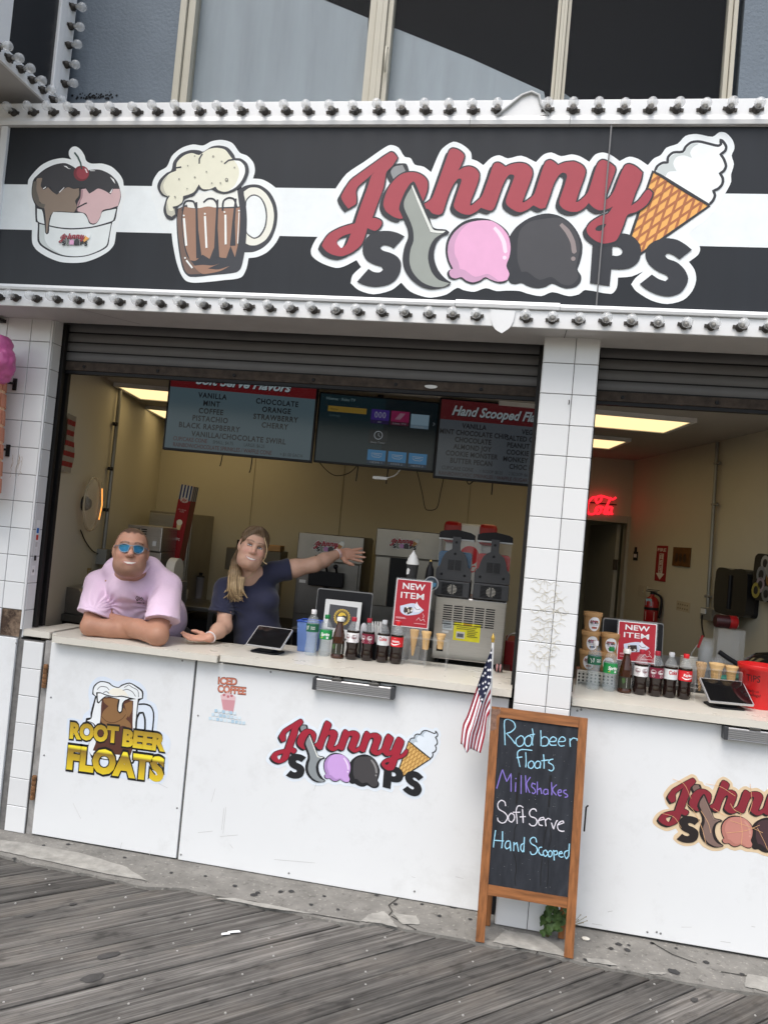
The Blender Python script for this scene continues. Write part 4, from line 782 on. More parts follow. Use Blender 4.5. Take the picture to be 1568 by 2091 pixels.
# ------------------------------------------------------------------ interior shell
CEI = 2.75
BL = Vector((-3.628, 2.994, 0)); BR = Vector((.8006, 3.730, 0)); LF = Vector((-2.93, .235, 0)); RF = Vector((1.62, .40, 0))
def wallquad(name, a, b, za=-.05, zb=CEI, th=.08, m=WALL, label=None):
 d = (b-a).normalized(); n = Vector((-d.y, d.x, 0))*th       # thickness to the left of a->b
 m_ = MB(); m_.hexa([Vector((p.x, p.y, z)) for p, z in ((a, za), (b, za), (b, zb), (a, zb))] + [Vector((p.x+n.x, p.y+n.y, z)) for p, z in ((a, za), (b, za), (b, zb), (a, zb))])
 o = m_.build(name, m, kind='structure'); return o
WD = (BR-BL).normalized(); WN = Vector((WD.y, -WD.x, 0))      # along the back wall, and out of it into the room
# back wall with a door opening at its right end
def onback(px, py, off=0): return atp(px, py, BL+WN*off, WN)
DX0, DX1, DZ = onback(1130, 1200), onback(1268, 1200), onback(1262, 1068).z
a1 = Vector((DX0.x, DX0.y, 0)); a2 = Vector((DX1.x, DX1.y, 0))
wallquad('wall_back', BL, a1); wallquad('wall_back_end', a2, BR); wallquad('wall_back_lintel', a1, a2, DZ, CEI)
wallquad('wall_left', LF, BL)
wallquad('wall_right', BR, RF)
wallquad('wall_front_right', RF, Vector((2.7, .30, 0)))
m_ = MB(); m_.box(-4.6, 4.2, .23, 6.2, CEI, CEI+.06); m_.build('ceiling', mat('ceiling_tile', (.42, .40, .36), .8, var=.05), kind='structure')
m_ = MB(); m_.box(-4.6, 4.2, .05, 6.2, -.06, 0.002); m_.build('floor', mat('dark_floor', (.09, .085, .08), .6, var=.2), kind='structure')
m_ = MB(); m_.box(-3.4, 3.2, .205, .228, SOFZ-.13, 4.0); m_.build('wall_front', mat('inner_header', (.2, .19, .17), .8), kind='structure')
# corridor behind the door opening
CW = mat('corridor_wall', (.42, .38, .27), .7, var=.05)
b1 = a1-WN*1.5-WD*.4; b2 = a2-WN*1.5+WD*.6
wallquad('wall_corridor', b1, b2, m=CW); wallquad('wall_corridor_left', a1-WN*.1-WD*.4, b1, m=CW); wallquad('wall_corridor_right', b2, a2-WN*.1+WD*.6, m=CW)
# wall seams
m_ = MB()
for px in (517, 700, 960, 1080):
 p = onback(px, 1000, .002); m_.box(p.x-.0015, p.x+.0015, p.y-.004, p.y+.004, 0, CEI)
m_.build('wall_seam', mat('seam', (.30, .26, .17), .8), kind='structure')
# door frame and door leaf
DFR = mat('grey_door_paint', (.40, .385, .34), .5, var=.05)
df = thing('door_frame', 'pale grey door frame under the red neon sign', 'door frame', (a2.x, a2.y, 0))
def bk(px, py, off): return onback(px, py, off)
m_ = wmb(df); e1 = a2; e2 = a2+WD*.075
m_.hexa([Vector((p.x, p.y, z))+WN*.03 for p, z in ((e1, 0), (e2, 0), (e2, DZ+.07), (e1, DZ+.07))] + [Vector((p.x, p.y, z))-WN*.1 for p, z in ((e1, 0), (e2, 0), (e2, DZ+.07), (e1, DZ+.07))]); m_.build('jamb', DFR, df, .004)
m_ = wmb(df); e1 = a1; e2 = a2-WD*.002
m_.hexa([Vector((p.x, p.y, z))+WN*.03 for p, z in ((e1, DZ), (e2, DZ), (e2, DZ+.07), (e1, DZ+.07))] + [Vector((p.x, p.y, z))-WN*.1 for p, z in ((e1, DZ), (e2, DZ), (e2, DZ+.07), (e1, DZ+.07))]); m_.build('lintel', DFR, df, .004)
dl = thing('open_door', 'cream door standing open into the corridor', 'door', (a2.x, a2.y, 0))
h0 = a2-WD*.02-WN*.1; h1 = h0-WN*.75+WD*.05-WD*.12
m_ = wmb(dl); dd = (h1-h0).normalized(); nn = Vector((-dd.y, dd.x, 0))*.04
m_.hexa([Vector((p.x, p.y, z)) for p, z in ((h0, .01), (h1, .01), (h1, DZ-.01), (h0, DZ-.01))] + [Vector((p.x, p.y, z))+nn for p, z in ((h0, .01), (h1, .01), (h1, DZ-.01), (h0, DZ-.01))]); m_.build('leaf', DFR, dl, .003)
for z in (1.0, 1.75):
 m_ = wmb(dl); c = h0+WN*.012-WD*.0; m_.box(c.x-.05, c.x-.01, c.y-.02, c.y+.01, z-.05, z+.05); m_.build('hinge', RUST, dl)
# ceiling light panels
LITE = bpy.data.materials.new('lit_diffuser'); LITE.use_nodes = True
_t = LITE.node_tree; _b = _t.nodes['Principled BSDF']; _b.inputs['Base Color'].default_value = (.8, .7, .45, 1); _b.inputs['Emission Color'].default_value = (1.0, .76, .38, 1); _b.inputs['Emission Strength'].default_value = .8
RD = -WN; PV = (BR-RF).normalized()
def troffer(label, c, L_=1.2, W_=.5):
 t = thing('ceiling_light', label, 'light', (c.x, c.y, CEI-.03), math.atan2(WD.y, WD.x), 'ceiling light panels')
 m_ = MB();
 for xa, xb, ya, yb in ((-L_/2-.03, L_/2+.03, -W_/2-.03, -W_/2), (-L_/2-.03, L_/2+.03, W_/2, W_/2+.03), (-L_/2-.03, -L_/2, -W_/2, W_/2), (L_/2, L_/2+.03, -W_/2, W_/2)): m_.box(xa, xb, ya, yb, 0, .028)
 m_.build('frame', WHITEP, t)
 m_ = MB(); m_.box(-L_/2, L_/2, -W_/2, W_/2, .006, .012); m_.build('diffuser', LITE, t)
c1 = atz(1387, 866, CEI); c2 = atz(1265, 903, CEI)
troffer('lit ceiling light panel right of the pillar, nearer the hatch', c1-WD*.62); troffer('lit ceiling light panel right of the pillar, deeper in the room', c2-WD*.62)
c3 = atz(262, 795, CEI); c4 = atz(315, 838, CEI)
troffer('lit ceiling light panel above the striped flag, nearer the hatch', c3+WD*.62); troffer('lit ceiling light panel above the menu screens, deeper in the room', c4+WD*.62)
# ------------------------------------------------------------------ stickers on the front panels
xs = [x for l in LOGO2[0][1] for x, _ in l]; zs = [z for l in LOGO2[0][1] for _, z in l]
LW = max(xs)-min(xs); LZ0, LZ1, LX0 = min(zs), max(zs), min(xs)
def decal(parent, Y, left, top, bottom, right=None, pal=None, scale=None, **k):
 xl = at(*left, Y).x
 if right: scale = (at(*right, Y).x-xl)/LW
 zb = at(*bottom, Y).z
 return scale, logo(lambda x, y, d: Vector((xl+x-LX0*scale, Y-d, zb+y-LZ0*scale)), parent, scale, tmat(parent).inverted(), pal, **k)
sc, _ = decal(mid, 0, (542.6, 1559), (894, 1486), (846, 1634), (901, 1499), dict(red=(163, 40, 58), ink=(34, 35, 38), pink=(203, 163, 222), pinkd=(176, 140, 196), pinkh=(235, 215, 243), choc=(70, 68, 70), choch=(140, 138, 138), cone=(224, 184, 112), coneline=(182, 136, 74), border=(226, 234, 242), swirl=(224, 233, 242), swshade=(186, 198, 208), grey=(142, 148, 151), grey2=(138, 144, 148)), step=.00008, name='logo_sticker')
_, lg = decal(rgt, .012, (1331.9, 1671), (0, 0), (1505, 1745), None, dict(red=(136, 44, 56), ink=(42, 36, 36), pink=(196, 134, 122), pinkd=(180, 120, 108), pinkh=(205, 150, 136), choc=(74, 54, 58), choch=(92, 70, 72), cone=(190, 140, 90), coneline=(140, 96, 62), border=(222, 198, 164), swirl=(214, 190, 160), swshade=(190, 160, 130), grey=(128, 106, 98), grey2=(126, 104, 96), hi=(140, 118, 108)), scale=sc, step=.00008, name='browned_logo_sticker')
ma = wmb(rgt)
for (pts) in [((1400, 1640), (1415, 1655), (1432, 1690), (1440, 1722)), ((1440, 1600), (1470, 1606), (1500, 1625)), ((1510, 1660), (1514, 1700), (1512, 1725)), ((1490, 1675), (1530, 1688), (1556, 1700)), ((1482, 1700), (1520, 1696), (1550, 1684)), ((1372, 1590), (1395, 1600), (1410, 1630)), ((1455, 1650), (1480, 1665), (1500, 1664)), ((1530, 1600), (1534, 1640), (1528, 1660)), ((1350, 1660), (1375, 1668), (1390, 1690)), ((1545, 1690), (1560, 1720), (1566, 1735)), ((1430, 1655), (1445, 1680), (1450, 1700)), ((1490, 1640), (1497, 1652), (1515, 1662))]:
 P = [at(x, y, .012) for x, y in pts]; ma.ribbon(smooth([(p.x, p.z) for p in P], False, 4), .0018, lambda x, y, d: Vector((x, .012-d, y)), .0042)
ma.build('sticker_crack', pm(226, 178, 130), lg, kind='stuff')
# root beer floats sticker
zR = lambda *p: [(at(x, y, 0).x, at(x, y, 0).z) for x, y in smooth(tr(120, 1370, 6.533, p), True, 3)]
zRl = lambda *p: [(at(x, y, 0).x, at(x, y, 0).z) for x, y in smooth(tr(120, 1370, 6.533, p), False, 3)]
FD = lambda x, y, d: Vector((x, -d, y))
A = Art(FD, tmat(door).inverted(), .00008); BLK = pm(28, 27, 28); WHT = pm(234, 238, 240)
A.fill(pm(219, 228, 240), zR((120, 640), (180, 625), (320, 660), (340, 580), (420, 500), (400, 320), (420, 190), (520, 85), (640, 80), (780, 140), (930, 105), (1080, 150), (1180, 270), (1180, 380), (1290, 440), (1330, 560), (1310, 790), (1420, 830), (1490, 920), (1480, 1060), (1420, 1120), (1465, 1160), (1450, 1380), (1380, 1500), (1240, 1500), (1190, 1440), (1000, 1460), (800, 1420), (560, 1390), (260, 1340), (80, 1310), (90, 1050), (130, 920), (110, 800)))
A.fill(BLK, zR((470, 200), (560, 135), (680, 155), (720, 190), (800, 215), (840, 185), (950, 155), (1050, 205), (1130, 270), (1130, 370), (1080, 400), (1060, 500), (1040, 800), (1060, 1100), (1000, 1240), (440, 1160), (400, 1000), (480, 740), (440, 690), (360, 680), (370, 630), (430, 620), (430, 560), (490, 340), (450, 310)))
A.fill(WHT, zR((485, 210), (565, 148), (670, 168), (720, 205), (800, 228), (850, 200), (950, 170), (1040, 220), (1110, 280), (1115, 360), (1060, 370), (1045, 500), (1025, 800), (1030, 1080), (985, 1215), (470, 1140), (400, 1020), (500, 730), (460, 690), (380, 665), (440, 635), (455, 570), (510, 340), (470, 300)))
A.fill(pm(88, 54, 44), zR((580, 380), (620, 350), (820, 360), (1000, 400), (990, 700), (1000, 1000), (960, 1130), (720, 1110), (460, 1060), (500, 950), (560, 650)))
A.fill(pm(140, 104, 68), zR((600, 370), (720, 365), (800, 380), (780, 470), (880, 500), (930, 600), (900, 640), (960, 700), (970, 780), (860, 730), (700, 790), (600, 720), (570, 640), (600, 540), (670, 470), (610, 420)))
A.fill(pm(140, 104, 68), zR((880, 440), (980, 400), (985, 520), (940, 620), (900, 520)))
A.line(pm(96, 66, 44), zRl((570, 600), (640, 670), (740, 690), (850, 640), (900, 580)), .004)
A.fill(BLK, zR((505, 285), (560, 285), (640, 315), (760, 340), (840, 330), (960, 355), (1040, 375), (900, 395), (870, 430), (855, 540), (820, 570), (785, 530), (790, 430), (800, 380), (640, 345), (600, 370), (540, 435), (515, 420)))
A.fill(WHT, zR((525, 300), (570, 300), (640, 330), (760, 352), (840, 345), (940, 365), (880, 395), (850, 440), (840, 530), (818, 548), (800, 520), (812, 430), (820, 378), (640, 335), (590, 360), (540, 415), (530, 400)))
A.fill(pm(240, 236, 222), zR((660, 290), (720, 235), (800, 228), (880, 265), (940, 340), (840, 325), (760, 335)))
for c in [((520, 250), (560, 210), (640, 215), (680, 255)), ((880, 220), (940, 185), (990, 220), (1060, 260), (1070, 350)), ((860, 260), (920, 245), (990, 280), (1030, 340)), ((600, 290), (640, 270), (680, 300))]: A.line(BLK, zRl(*c), .003)
A.line(BLK, zRl((1070, 445), (1150, 440), (1230, 470), (1270, 560), (1265, 700), (1250, 830)), .008)
A.line(BLK, zRl((1035, 800), (1045, 640), (1080, 560), (1130, 555), (1155, 640), (1155, 800)), .010)
GOLD = bpy.data.materials.new('gold_gradient_print'); GOLD.use_nodes = True
def gold():
 t = GOLD.node_tree; N = t.nodes; L = t.links; b = N['Principled BSDF']; b.inputs['Roughness'].default_value = .45
 tc = N.new('ShaderNodeTexCoord'); sx = N.new('ShaderNodeSeparateXYZ'); L.new(tc.outputs['Object'], sx.inputs[0])
 # the print fades from bronze to yellow within each line of lettering
 w1, w2 = at(180, 1490, 0), at(180, 1545, 0)
 mth = N.new('ShaderNodeMath'); mth.operation = 'ADD'; k = N.new('ShaderNodeMath'); k.operation = 'MULTIPLY'; k.inputs[1].default_value = 0.0
 L.new(sx.outputs['X'], k.inputs[0]); L.new(sx.outputs['Z'], mth.inputs[0]); L.new(k.outputs[0], mth.inputs[1])
 cr = N.new('ShaderNodeValToRGB'); e = cr.color_ramp.elements
 return mth, cr, L, b, N
mth, cr, Lk, bb, NN = gold()
e = cr.color_ramp.elements; zt0 = at(200, 1600, 0).z; zt1 = at(200, 1470, 0).z
mr = NN.new('ShaderNodeMapRange'); mr.inputs[1].default_value = zt0; mr.inputs[2].default_value = zt1; Lk.new(mth.outputs[0], mr.inputs[0]); Lk.new(mr.outputs[0], cr.inputs[0])
e[0].position = 0; e[0].color = lin((246, 228, 50)) + (1,); e[1].position = 1; e[1].color = lin((140, 112, 44)) + (1,)
for pos, c in ((.26, (214, 182, 42)), (.48, (138, 110, 44)), (.52, (250, 232, 60)), (.75, (205, 172, 48))): x = e.new(pos); x.color = lin(c) + (1,)
Lk.new(cr.outputs[0], bb.inputs['Base Color'])
def fitted(A, m, s, p0, p1, h0, Y, bold=.0, **k):        # lettering along a baseline given by two photo points on the panel plane
 a, b_ = at(*p0, Y), at(*p1, Y); u = Vector((b_.x-a.x, b_.z-a.z)); L_ = u.length; u.normalize()
 old = A.fr; A.fr = lambda x, y, d: old(a.x+u.x*x-u.y*y, a.z+u.y*x+u.x*y, d); A.text(m, s, L_/2, 0, h0, w=L_, bold=bold, **k); A.fr = old
p = lambda x, y: (120+x/6.533, 1370+y/6.533)
for s_, a, b_, h_ in [('ROOT', p(150, 885), p(800, 950), .079), ('BEER', p(850, 985), p(1425, 1062), .082), ('FLOATS', p(110, 1285), p(1400, 1462), .117)]:
 fitted(A, BLK, s_, (a[0]-1.6, a[1]+1.2), (b_[0]+1.6, b_[1]+1.4), h_+.009, 0, .10); fitted(A, GOLD, s_, a, b_, h_, 0, .06)
A.build('root_beer_sticker', door)
# iced coffee sticker
A = Art(FD, tmat(mid).inverted(), .00008); pc = lambda x, y: (400+x/3.015, 1360+y/3.015)
fitted(A, pm(120, 62, 50), 'ICED', (pc(138, 108)[0]-.6, pc(138, 108)[1]+.5), (pc(254, 116)[0]+.6, pc(254, 116)[1]+.6), .036, 0, .06); fitted(A, pm(206, 128, 104), 'ICED', pc(140, 107), pc(252, 115), .032, 0, .03)
fitted(A, pm(120, 62, 50), 'COFFEE', (pc(135, 158)[0]-.6, pc(135, 158)[1]+.5), (pc(308, 175)[0]+.6, pc(308, 175)[1]+.6), .038, 0, .06); fitted(A, pm(206, 128, 104), 'COFFEE', pc(136, 157), pc(307, 174), .034, 0, .03)
zI = lambda *q: [(at(*pc(x, y), 0).x, at(*pc(x, y), 0).z) for x, y in q]
A.fill(pm(222, 188, 192), zI((153, 178), (200, 162), (247, 190), (232, 285), (168, 270))); A.fill(pm(206, 150, 158), zI((158, 205), (243, 212), (231, 280), (170, 266)))
for x, y in [(175, 178), (200, 188), (222, 183)]: A.fill(pm(190, 112, 120), zI(*circ(x, y, 9, 7)))
for i, (x, y) in enumerate([(x, y) for r_ in range(3) for x, y in [(90+r_*18+k*23, 322-r_*24+k*3.2) for k in range(10-r_*2)]]):
 if i == 0 or True:
  c = rnd.choice([(196, 216, 228), (176, 204, 222), (214, 228, 236)]); A.fill(pm(*c), zI((x-9, y-9), (x+8, y-10), (x+10, y+8), (x-8, y+10)))
A.build('iced_coffee_sticker', mid)
# ------------------------------------------------------------------ chalkboard easel
WOOD = mat('orange_varnished_wood', (.255, .10, .034), .5, var=.5, vs_=5, stretch=(14, 14, 1.2), rvar=.1, bump=.1)
WOODH = mat('orange_varnished_wood_rail', (.255, .10, .034), .5, var=.5, vs_=5, stretch=(1.2, 14, 14), rvar=.1, bump=.1)
def slate_material():
 m = mat('chalkboard_black', (.026, .029, .036), .8, var=.35, vs_=9, stretch=(3, 3, .6), dirt=.5, dirtcol=(.085, .092, .108), spec=.25); return m
EO = Vector((0, -.297, .004)); EV = Vector((0, .135, 1.06)).normalized(); EN = Vector((1, 0, 0)).cross(EV)
esl = thing('chalkboard_easel', 'wooden framed chalkboard easel listing root beer floats in coloured chalk', 'chalkboard', EO)
def eb(px, py, off=0.0):
 q = atp(px, py, EO+EN*off, EN); r_ = q-EO; return (r_.x, r_.dot(EV))
FE = lambda x, y, d: EO+Vector((x, 0, 0))+EV*y+EN*d
def ebar(nm, pts, m, d0=-.012, d1=.012): m_ = wmb(esl); m_.prism(pts, FE, d0, d1); return m_.build(nm, m, esl, .003)
TLx, TLs = eb(1003.5, 1445); TRx, TRs = eb(1199.5, 1464); LBx = eb(978, 1919)[0]; RBx = eb(1161, 1953)[0]
lw_ = .040
def lerp(a, b_, t): return a+(b_-a)*t
LT = TLx; RT = TRx; topS = (TLs+TRs)/2; LB = eb(971, 1918)[0]; RB = eb(1169.5, 1955)[0]
ebar('leg', [(LB, .0), (LB+lw_, .0), (LT+lw_, topS), (LT, topS)], WOOD); ebar('leg', [(RB-lw_, 0), (RB, 0), (RT, topS), (RT-lw_, topS)], WOOD)
sb = eb(1078, 1838)[1]; st = sb+.045
def xl(s_): return lerp(LB, LT, s_/topS)+lw_+.001
def xr(s_): return lerp(RB, RT, s_/topS)-lw_-.001
ebar('rail', [(xl(sb), sb-.004), (xr(sb), sb-.004), (xr(st), st-.004), (xl(st), st-.004)], WOODH, -.011, .011)
ebar('rail', [(xl(topS), topS-.046), (xr(topS), topS-.046), (xr(topS), topS), (xl(topS), topS)], WOODH, -.011, .011)
ebar('slate', [(xl(st)-.004, st-.004), (xr(st)+.004, st-.004), (xr(topS-.046)+.004, topS-.046), (xl(topS-.046)-.004, topS-.046)], slate_material(), -.004, .004)
for xx, xt_ in ((LB+.03, LT+.03), (RB-.06, RT-.06)):
 a = FE(xx, topS-.03, -.016); b_ = Vector((xx, -.135, .003)); dd = Vector((.03, 0, 0));
 m_ = wmb(esl); m_.hexa([a, a+dd, b_+dd, b_] + [v+Vector((0, .016, 0)) for v in (a, a+dd, b_+dd, b_)]); m_.build('back_leg', WOOD, esl, .002)
m_ = wmb(esl); q1 = FE(*eb(1196, 1646), -.01); q2 = FE(*eb(1191, 1700), -.01); m_.tube([q1+Vector((.012, .01, 0)), q1+Vector((.003, .01, -.01)), q2+Vector((.004, .01, 0))], .004, 6); m_.build('brace', DARKM, esl)
A = Art(FE, tmat(esl).inverted(), .0002, .0045)
C1 = pm(150, 200, 222, .9); C2 = pm(128, 112, 190, .9); C3 = pm(212, 208, 216, .9)
L8 = lambda pts: [eb(930+x/5.6, 1300+y/5.6, .004) for x, y in pts]; L7 = lambda pts: [eb(980+x/6.817, 1580+y/6.817, .004) for x, y in pts]
STK = [(C1, L8, 'R', [(565, 1240), (560, 1100), (560, 960), (600, 945), (665, 980), (680, 1040), (630, 1090), (580, 1105), (640, 1170), (680, 1225)]),
 (C1, L8, 'o', [(745, 1130), (695, 1170), (690, 1220), (720, 1255), (765, 1240), (785, 1190), (770, 1145), (745, 1130)]), (C1, L8, 'o', [(835, 1130), (795, 1160), (790, 1220), (815, 1250), (850, 1245), (870, 1200), (865, 1150), (835, 1130)]),
 (C1, L8, 't', [(875, 1050), (885, 1120), (875, 1200), (880, 1245)]), (C1, L8, 't', [(845, 1125), (905, 1115)]), (C1, L8, 'b', [(972, 1070), (975, 1160), (975, 1250)]), (C1, L8, 'b', [(975, 1170), (1010, 1145), (1050, 1160), (1065, 1200), (1040, 1245), (985, 1250)]),
 (C1, L8, 'e', [(1075, 1200), (1140, 1195), (1150, 1165), (1115, 1145), (1085, 1165), (1070, 1210), (1090, 1240), (1150, 1240)]), (C1, L8, 'e', [(1180, 1200), (1245, 1195), (1250, 1165), (1215, 1145), (1185, 1170), (1172, 1215), (1195, 1250), (1245, 1245)]),
 (C1, L8, 'r', [(1310, 1260), (1305, 1200), (1305, 1165)]), (C1, L8, 'r', [(1305, 1195), (1340, 1160), (1390, 1170), (1385, 1190)]),
 (C1, L8, 'F', [(735, 1490), (720, 1420), (705, 1350), (715, 1310), (760, 1290), (875, 1300)]), (C1, L8, 'F', [(695, 1385), (760, 1375)]), (C1, L8, 'l', [(800, 1320), (805, 1420), (800, 1495)]), (C1, L8, 'o', [(860, 1420), (830, 1450), (835, 1495), (870, 1505), (895, 1470), (885, 1430), (860, 1420)]),
 (C1, L8, 'a', [(965, 1430), (930, 1425), (905, 1460), (915, 1500), (950, 1500), (970, 1460), (968, 1430), (965, 1505)]), (C1, L8, 't', [(1003, 1345), (1010, 1430), (1010, 1510)]), (C1, L8, 't', [(975, 1420), (1060, 1410)]), (C1, L8, 's', [(1115, 1400), (1075, 1410), (1060, 1440), (1110, 1470), (1120, 1510), (1095, 1535), (1060, 1520)]),
 (C2, L7, 'M', [(230, 205), (290, 0), (310, -60), (370, 110), (430, -5), (430, 120), (430, 250)]), (C2, L7, 'i', [(495, 120), (490, 250)]), (C2, L7, '.', [(495, 58), (500, 74)]), (C2, L7, 'l', [(570, 20), (570, 150), (568, 280)]), (C2, L7, 'k', [(630, 20), (635, 150), (640, 260)]), (C2, L7, 'k', [(700, 45), (645, 140), (690, 265)]),
 (C2, L7, 's', [(770, 145), (725, 130), (715, 175), (750, 205), (770, 250), (740, 275), (720, 260)]), (C2, L7, 'h', [(795, 110), (795, 200), (795, 290)]), (C2, L7, 'h', [(800, 220), (840, 200), (855, 280)]), (C2, L7, 'a', [(935, 215), (895, 220), (880, 260), (900, 290), (940, 270), (938, 215), (945, 290)]),
 (C2, L7, 'k', [(990, 115), (995, 200), (995, 300)]), (C2, L7, 'k', [(1065, 150), (1005, 220), (1060, 300)]), (C2, L7, 'e', [(1085, 265), (1130, 255), (1120, 220), (1090, 230), (1080, 270), (1100, 305), (1130, 300)]), (C2, L7, 's', [(1200, 225), (1165, 235), (1165, 265), (1210, 290), (1210, 320), (1175, 325)]),
 (C3, L7, 'S', [(355, 450), (340, 390), (290, 370), (245, 420), (260, 490), (340, 540), (380, 600), (350, 670), (300, 685), (250, 650), (242, 610)]), (C3, L7, 'o', [(430, 545), (395, 590), (400, 650), (440, 675), (475, 630), (470, 570), (430, 545)]), (C3, L7, 'f', [(600, 470), (560, 445), (520, 455), (500, 520), (510, 610), (515, 695)]), (C3, L7, 'f', [(455, 535), (555, 535)]),
 (C3, L7, 't', [(588, 490), (595, 590), (598, 685)]), (C3, L7, 't', [(550, 600), (635, 595)]), (C3, L7, 'S', [(785, 525), (760, 490), (715, 495), (685, 540), (700, 590), (770, 620), (790, 670), (760, 720), (710, 720), (680, 690)]), (C3, L7, 'e', [(800, 655), (890, 630), (880, 605), (840, 615), (810, 660), (825, 710), (870, 720)]),
 (C3, L7, 'r', [(915, 730), (905, 650), (905, 630)]), (C3, L7, 'r', [(908, 650), (945, 620), (985, 640)]), (C3, L7, 'v', [(990, 680), (1020, 770), (1060, 660), (1080, 650)]), (C3, L7, 'e', [(1085, 710), (1165, 680), (1150, 655), (1110, 670), (1075, 720), (1090, 780), (1140, 800), (1170, 795)]),
 (C1, L7, 'H', [(215, 785), (195, 920), (185, 1025)]), (C1, L7, 'H', [(310, 800), (310, 930), (300, 1035)]), (C1, L7, 'H', [(200, 925), (330, 935)]), (C1, L7, 'a', [(415, 935), (370, 940), (345, 1000), (365, 1045), (410, 1020), (418, 940), (425, 1075)]), (C1, L7, 'n', [(470, 950), (465, 1075)]), (C1, L7, 'n', [(470, 990), (510, 955), (535, 1085)]),
 (C1, L7, 'd', [(610, 965), (570, 990), (565, 1050), (590, 1085), (610, 1050)]), (C1, L7, 'd', [(615, 880), (610, 980), (605, 1090)]), (C1, L7, 'S', [(785, 955), (770, 895), (730, 885), (695, 920), (710, 970), (775, 1010), (795, 1060), (765, 1115), (715, 1120), (695, 1080)]), (C1, L7, 'c', [(860, 1020), (820, 1030), (815, 1090), (850, 1130), (890, 1120)]),
 (C1, L7, 'o', [(915, 1060), (880, 1080), (880, 1130), (910, 1150), (940, 1110), (915, 1060)]), (C1, L7, 'o', [(975, 1065), (945, 1100), (955, 1155), (990, 1145), (1000, 1090), (975, 1065)]), (C1, L7, 'p', [(1020, 1060), (1025, 1130), (1030, 1205)]), (C1, L7, 'p', [(1025, 1080), (1065, 1070), (1075, 1110), (1040, 1130)]),
 (C1, L7, 'e', [(1095, 1115), (1145, 1105), (1130, 1080), (1100, 1095), (1095, 1140), (1130, 1160), (1155, 1150)]), (C1, L7, 'd', [(1225, 1065), (1180, 1085), (1170, 1130), (1200, 1185), (1225, 1150)]), (C1, L7, 'd', [(1240, 970), (1235, 1080), (1230, 1150)])]
wl = 0
for c, f_, ch, pts in STK:
 if ch in 'FMSH' and pts[0] in ((735, 1490), (230, 205), (355, 450), (215, 785)): A.build('chalk_line', esl); A = Art(FE, tmat(esl).inverted(), .0002, .0045+.0003*wl); wl += 1
 q = smooth(f_(pts), False, 4, 80); A.line(c, q, [.0050*rnd.uniform(.8, 1.15) for _ in q]); A.d -= .00018
A.build('chalk_line', esl); A = Art(FE, tmat(esl).inverted(), .0002, .0048)
for _ in range(90):
 x, s_ = rnd.uniform(xl(.5)+.01, xr(.5)-.01), rnd.uniform(st+.02, topS-.07); A.col(pm(150, 150, 152, .9)); A.mb.poly([circ(x, s_, rnd.uniform(.0006, .0014), 5)], FE, A.d); A.d -= .0002
for c in [((528, 690), (480, 760), (475, 880), (460, 960)), ((460, 1090), (490, 1180), (500, 1350), (480, 1450), (495, 1560)), ((940, 480), (935, 700), (890, 880), (870, 1100), (845, 1340), (840, 1560)), ((975, 760), (985, 900), (955, 1010)), ((945, 1180), (945, 1400), (930, 1560)), ((980, 20), (970, 150), (955, 460)), ((540, -20), (520, 200), (505, 420))]:
 A.line(pm(22, 22, 24, .8), smooth(L7(c), False, 4), .0035 if c[0][1] > 100 else .009)
A.build('chalk_dust', esl, kind='stuff')
mch = mat('peeling_varnish', (.21, .12, .085), .8, var=.5, vs_=60)
A = Art(FE, tmat(esl).inverted(), .0003, .0123); A.fill(mch, smooth([eb(1003, 1447), eb(1022, 1448), eb(1020, 1456), eb(1014, 1462), eb(1013, 1488), eb(1002, 1492), eb(1001, 1470)], True, 3)); A.build('worn_corner', esl)
# ------------------------------------------------------------------ flag on a stick beside the easel
PYF = -.185
f0 = at(1006, 1312, PYF); f1 = at(999.5, 1458, PYF)
flg = thing('stick_flag', 'small stars and stripes flag drooping on a white stick beside the chalkboard', 'flag', f1)
m_ = wmb(flg); m_.tube([f1-(f0-f1).normalized()*.12, f0], .0062, 8); m_.build('stick', WHITEP, flg)
m_ = wmb(flg); d_ = (f0-f1).normalized(); u_ = d_.orthogonal().normalized(); v_ = d_.cross(u_)
m_.lathe([(.0062, 0), (.009, .004), (.006, .008), (.010, .016), (.009, .026), (.004, .036), (.0008, .045)], 10, f0, Matrix(((u_.x, v_.x, d_.x), (u_.y, v_.y, d_.y), (u_.z, v_.z, d_.z)))); m_.build('finial', mat('gold_plastic', (.55, .36, .08), .35, .6), flg)
top = smooth([(1004.5, 1322), (990, 1358), (974, 1402), (954, 1460), (945, 1480), (940, 1519)], False, 6); bot = smooth([(999.5, 1457), (994, 1466), (990, 1500), (981, 1538)], False, 10)
NS, NTs = 30, 26
def along(pl, t):
 x = t*(len(pl)-1); i = min(int(x), len(pl)-2); f_ = x-i; return (pl[i][0]*(1-f_)+pl[i+1][0]*f_, pl[i][1]*(1-f_)+pl[i+1][1]*f_)
m_ = wmb(flg); vsx = []
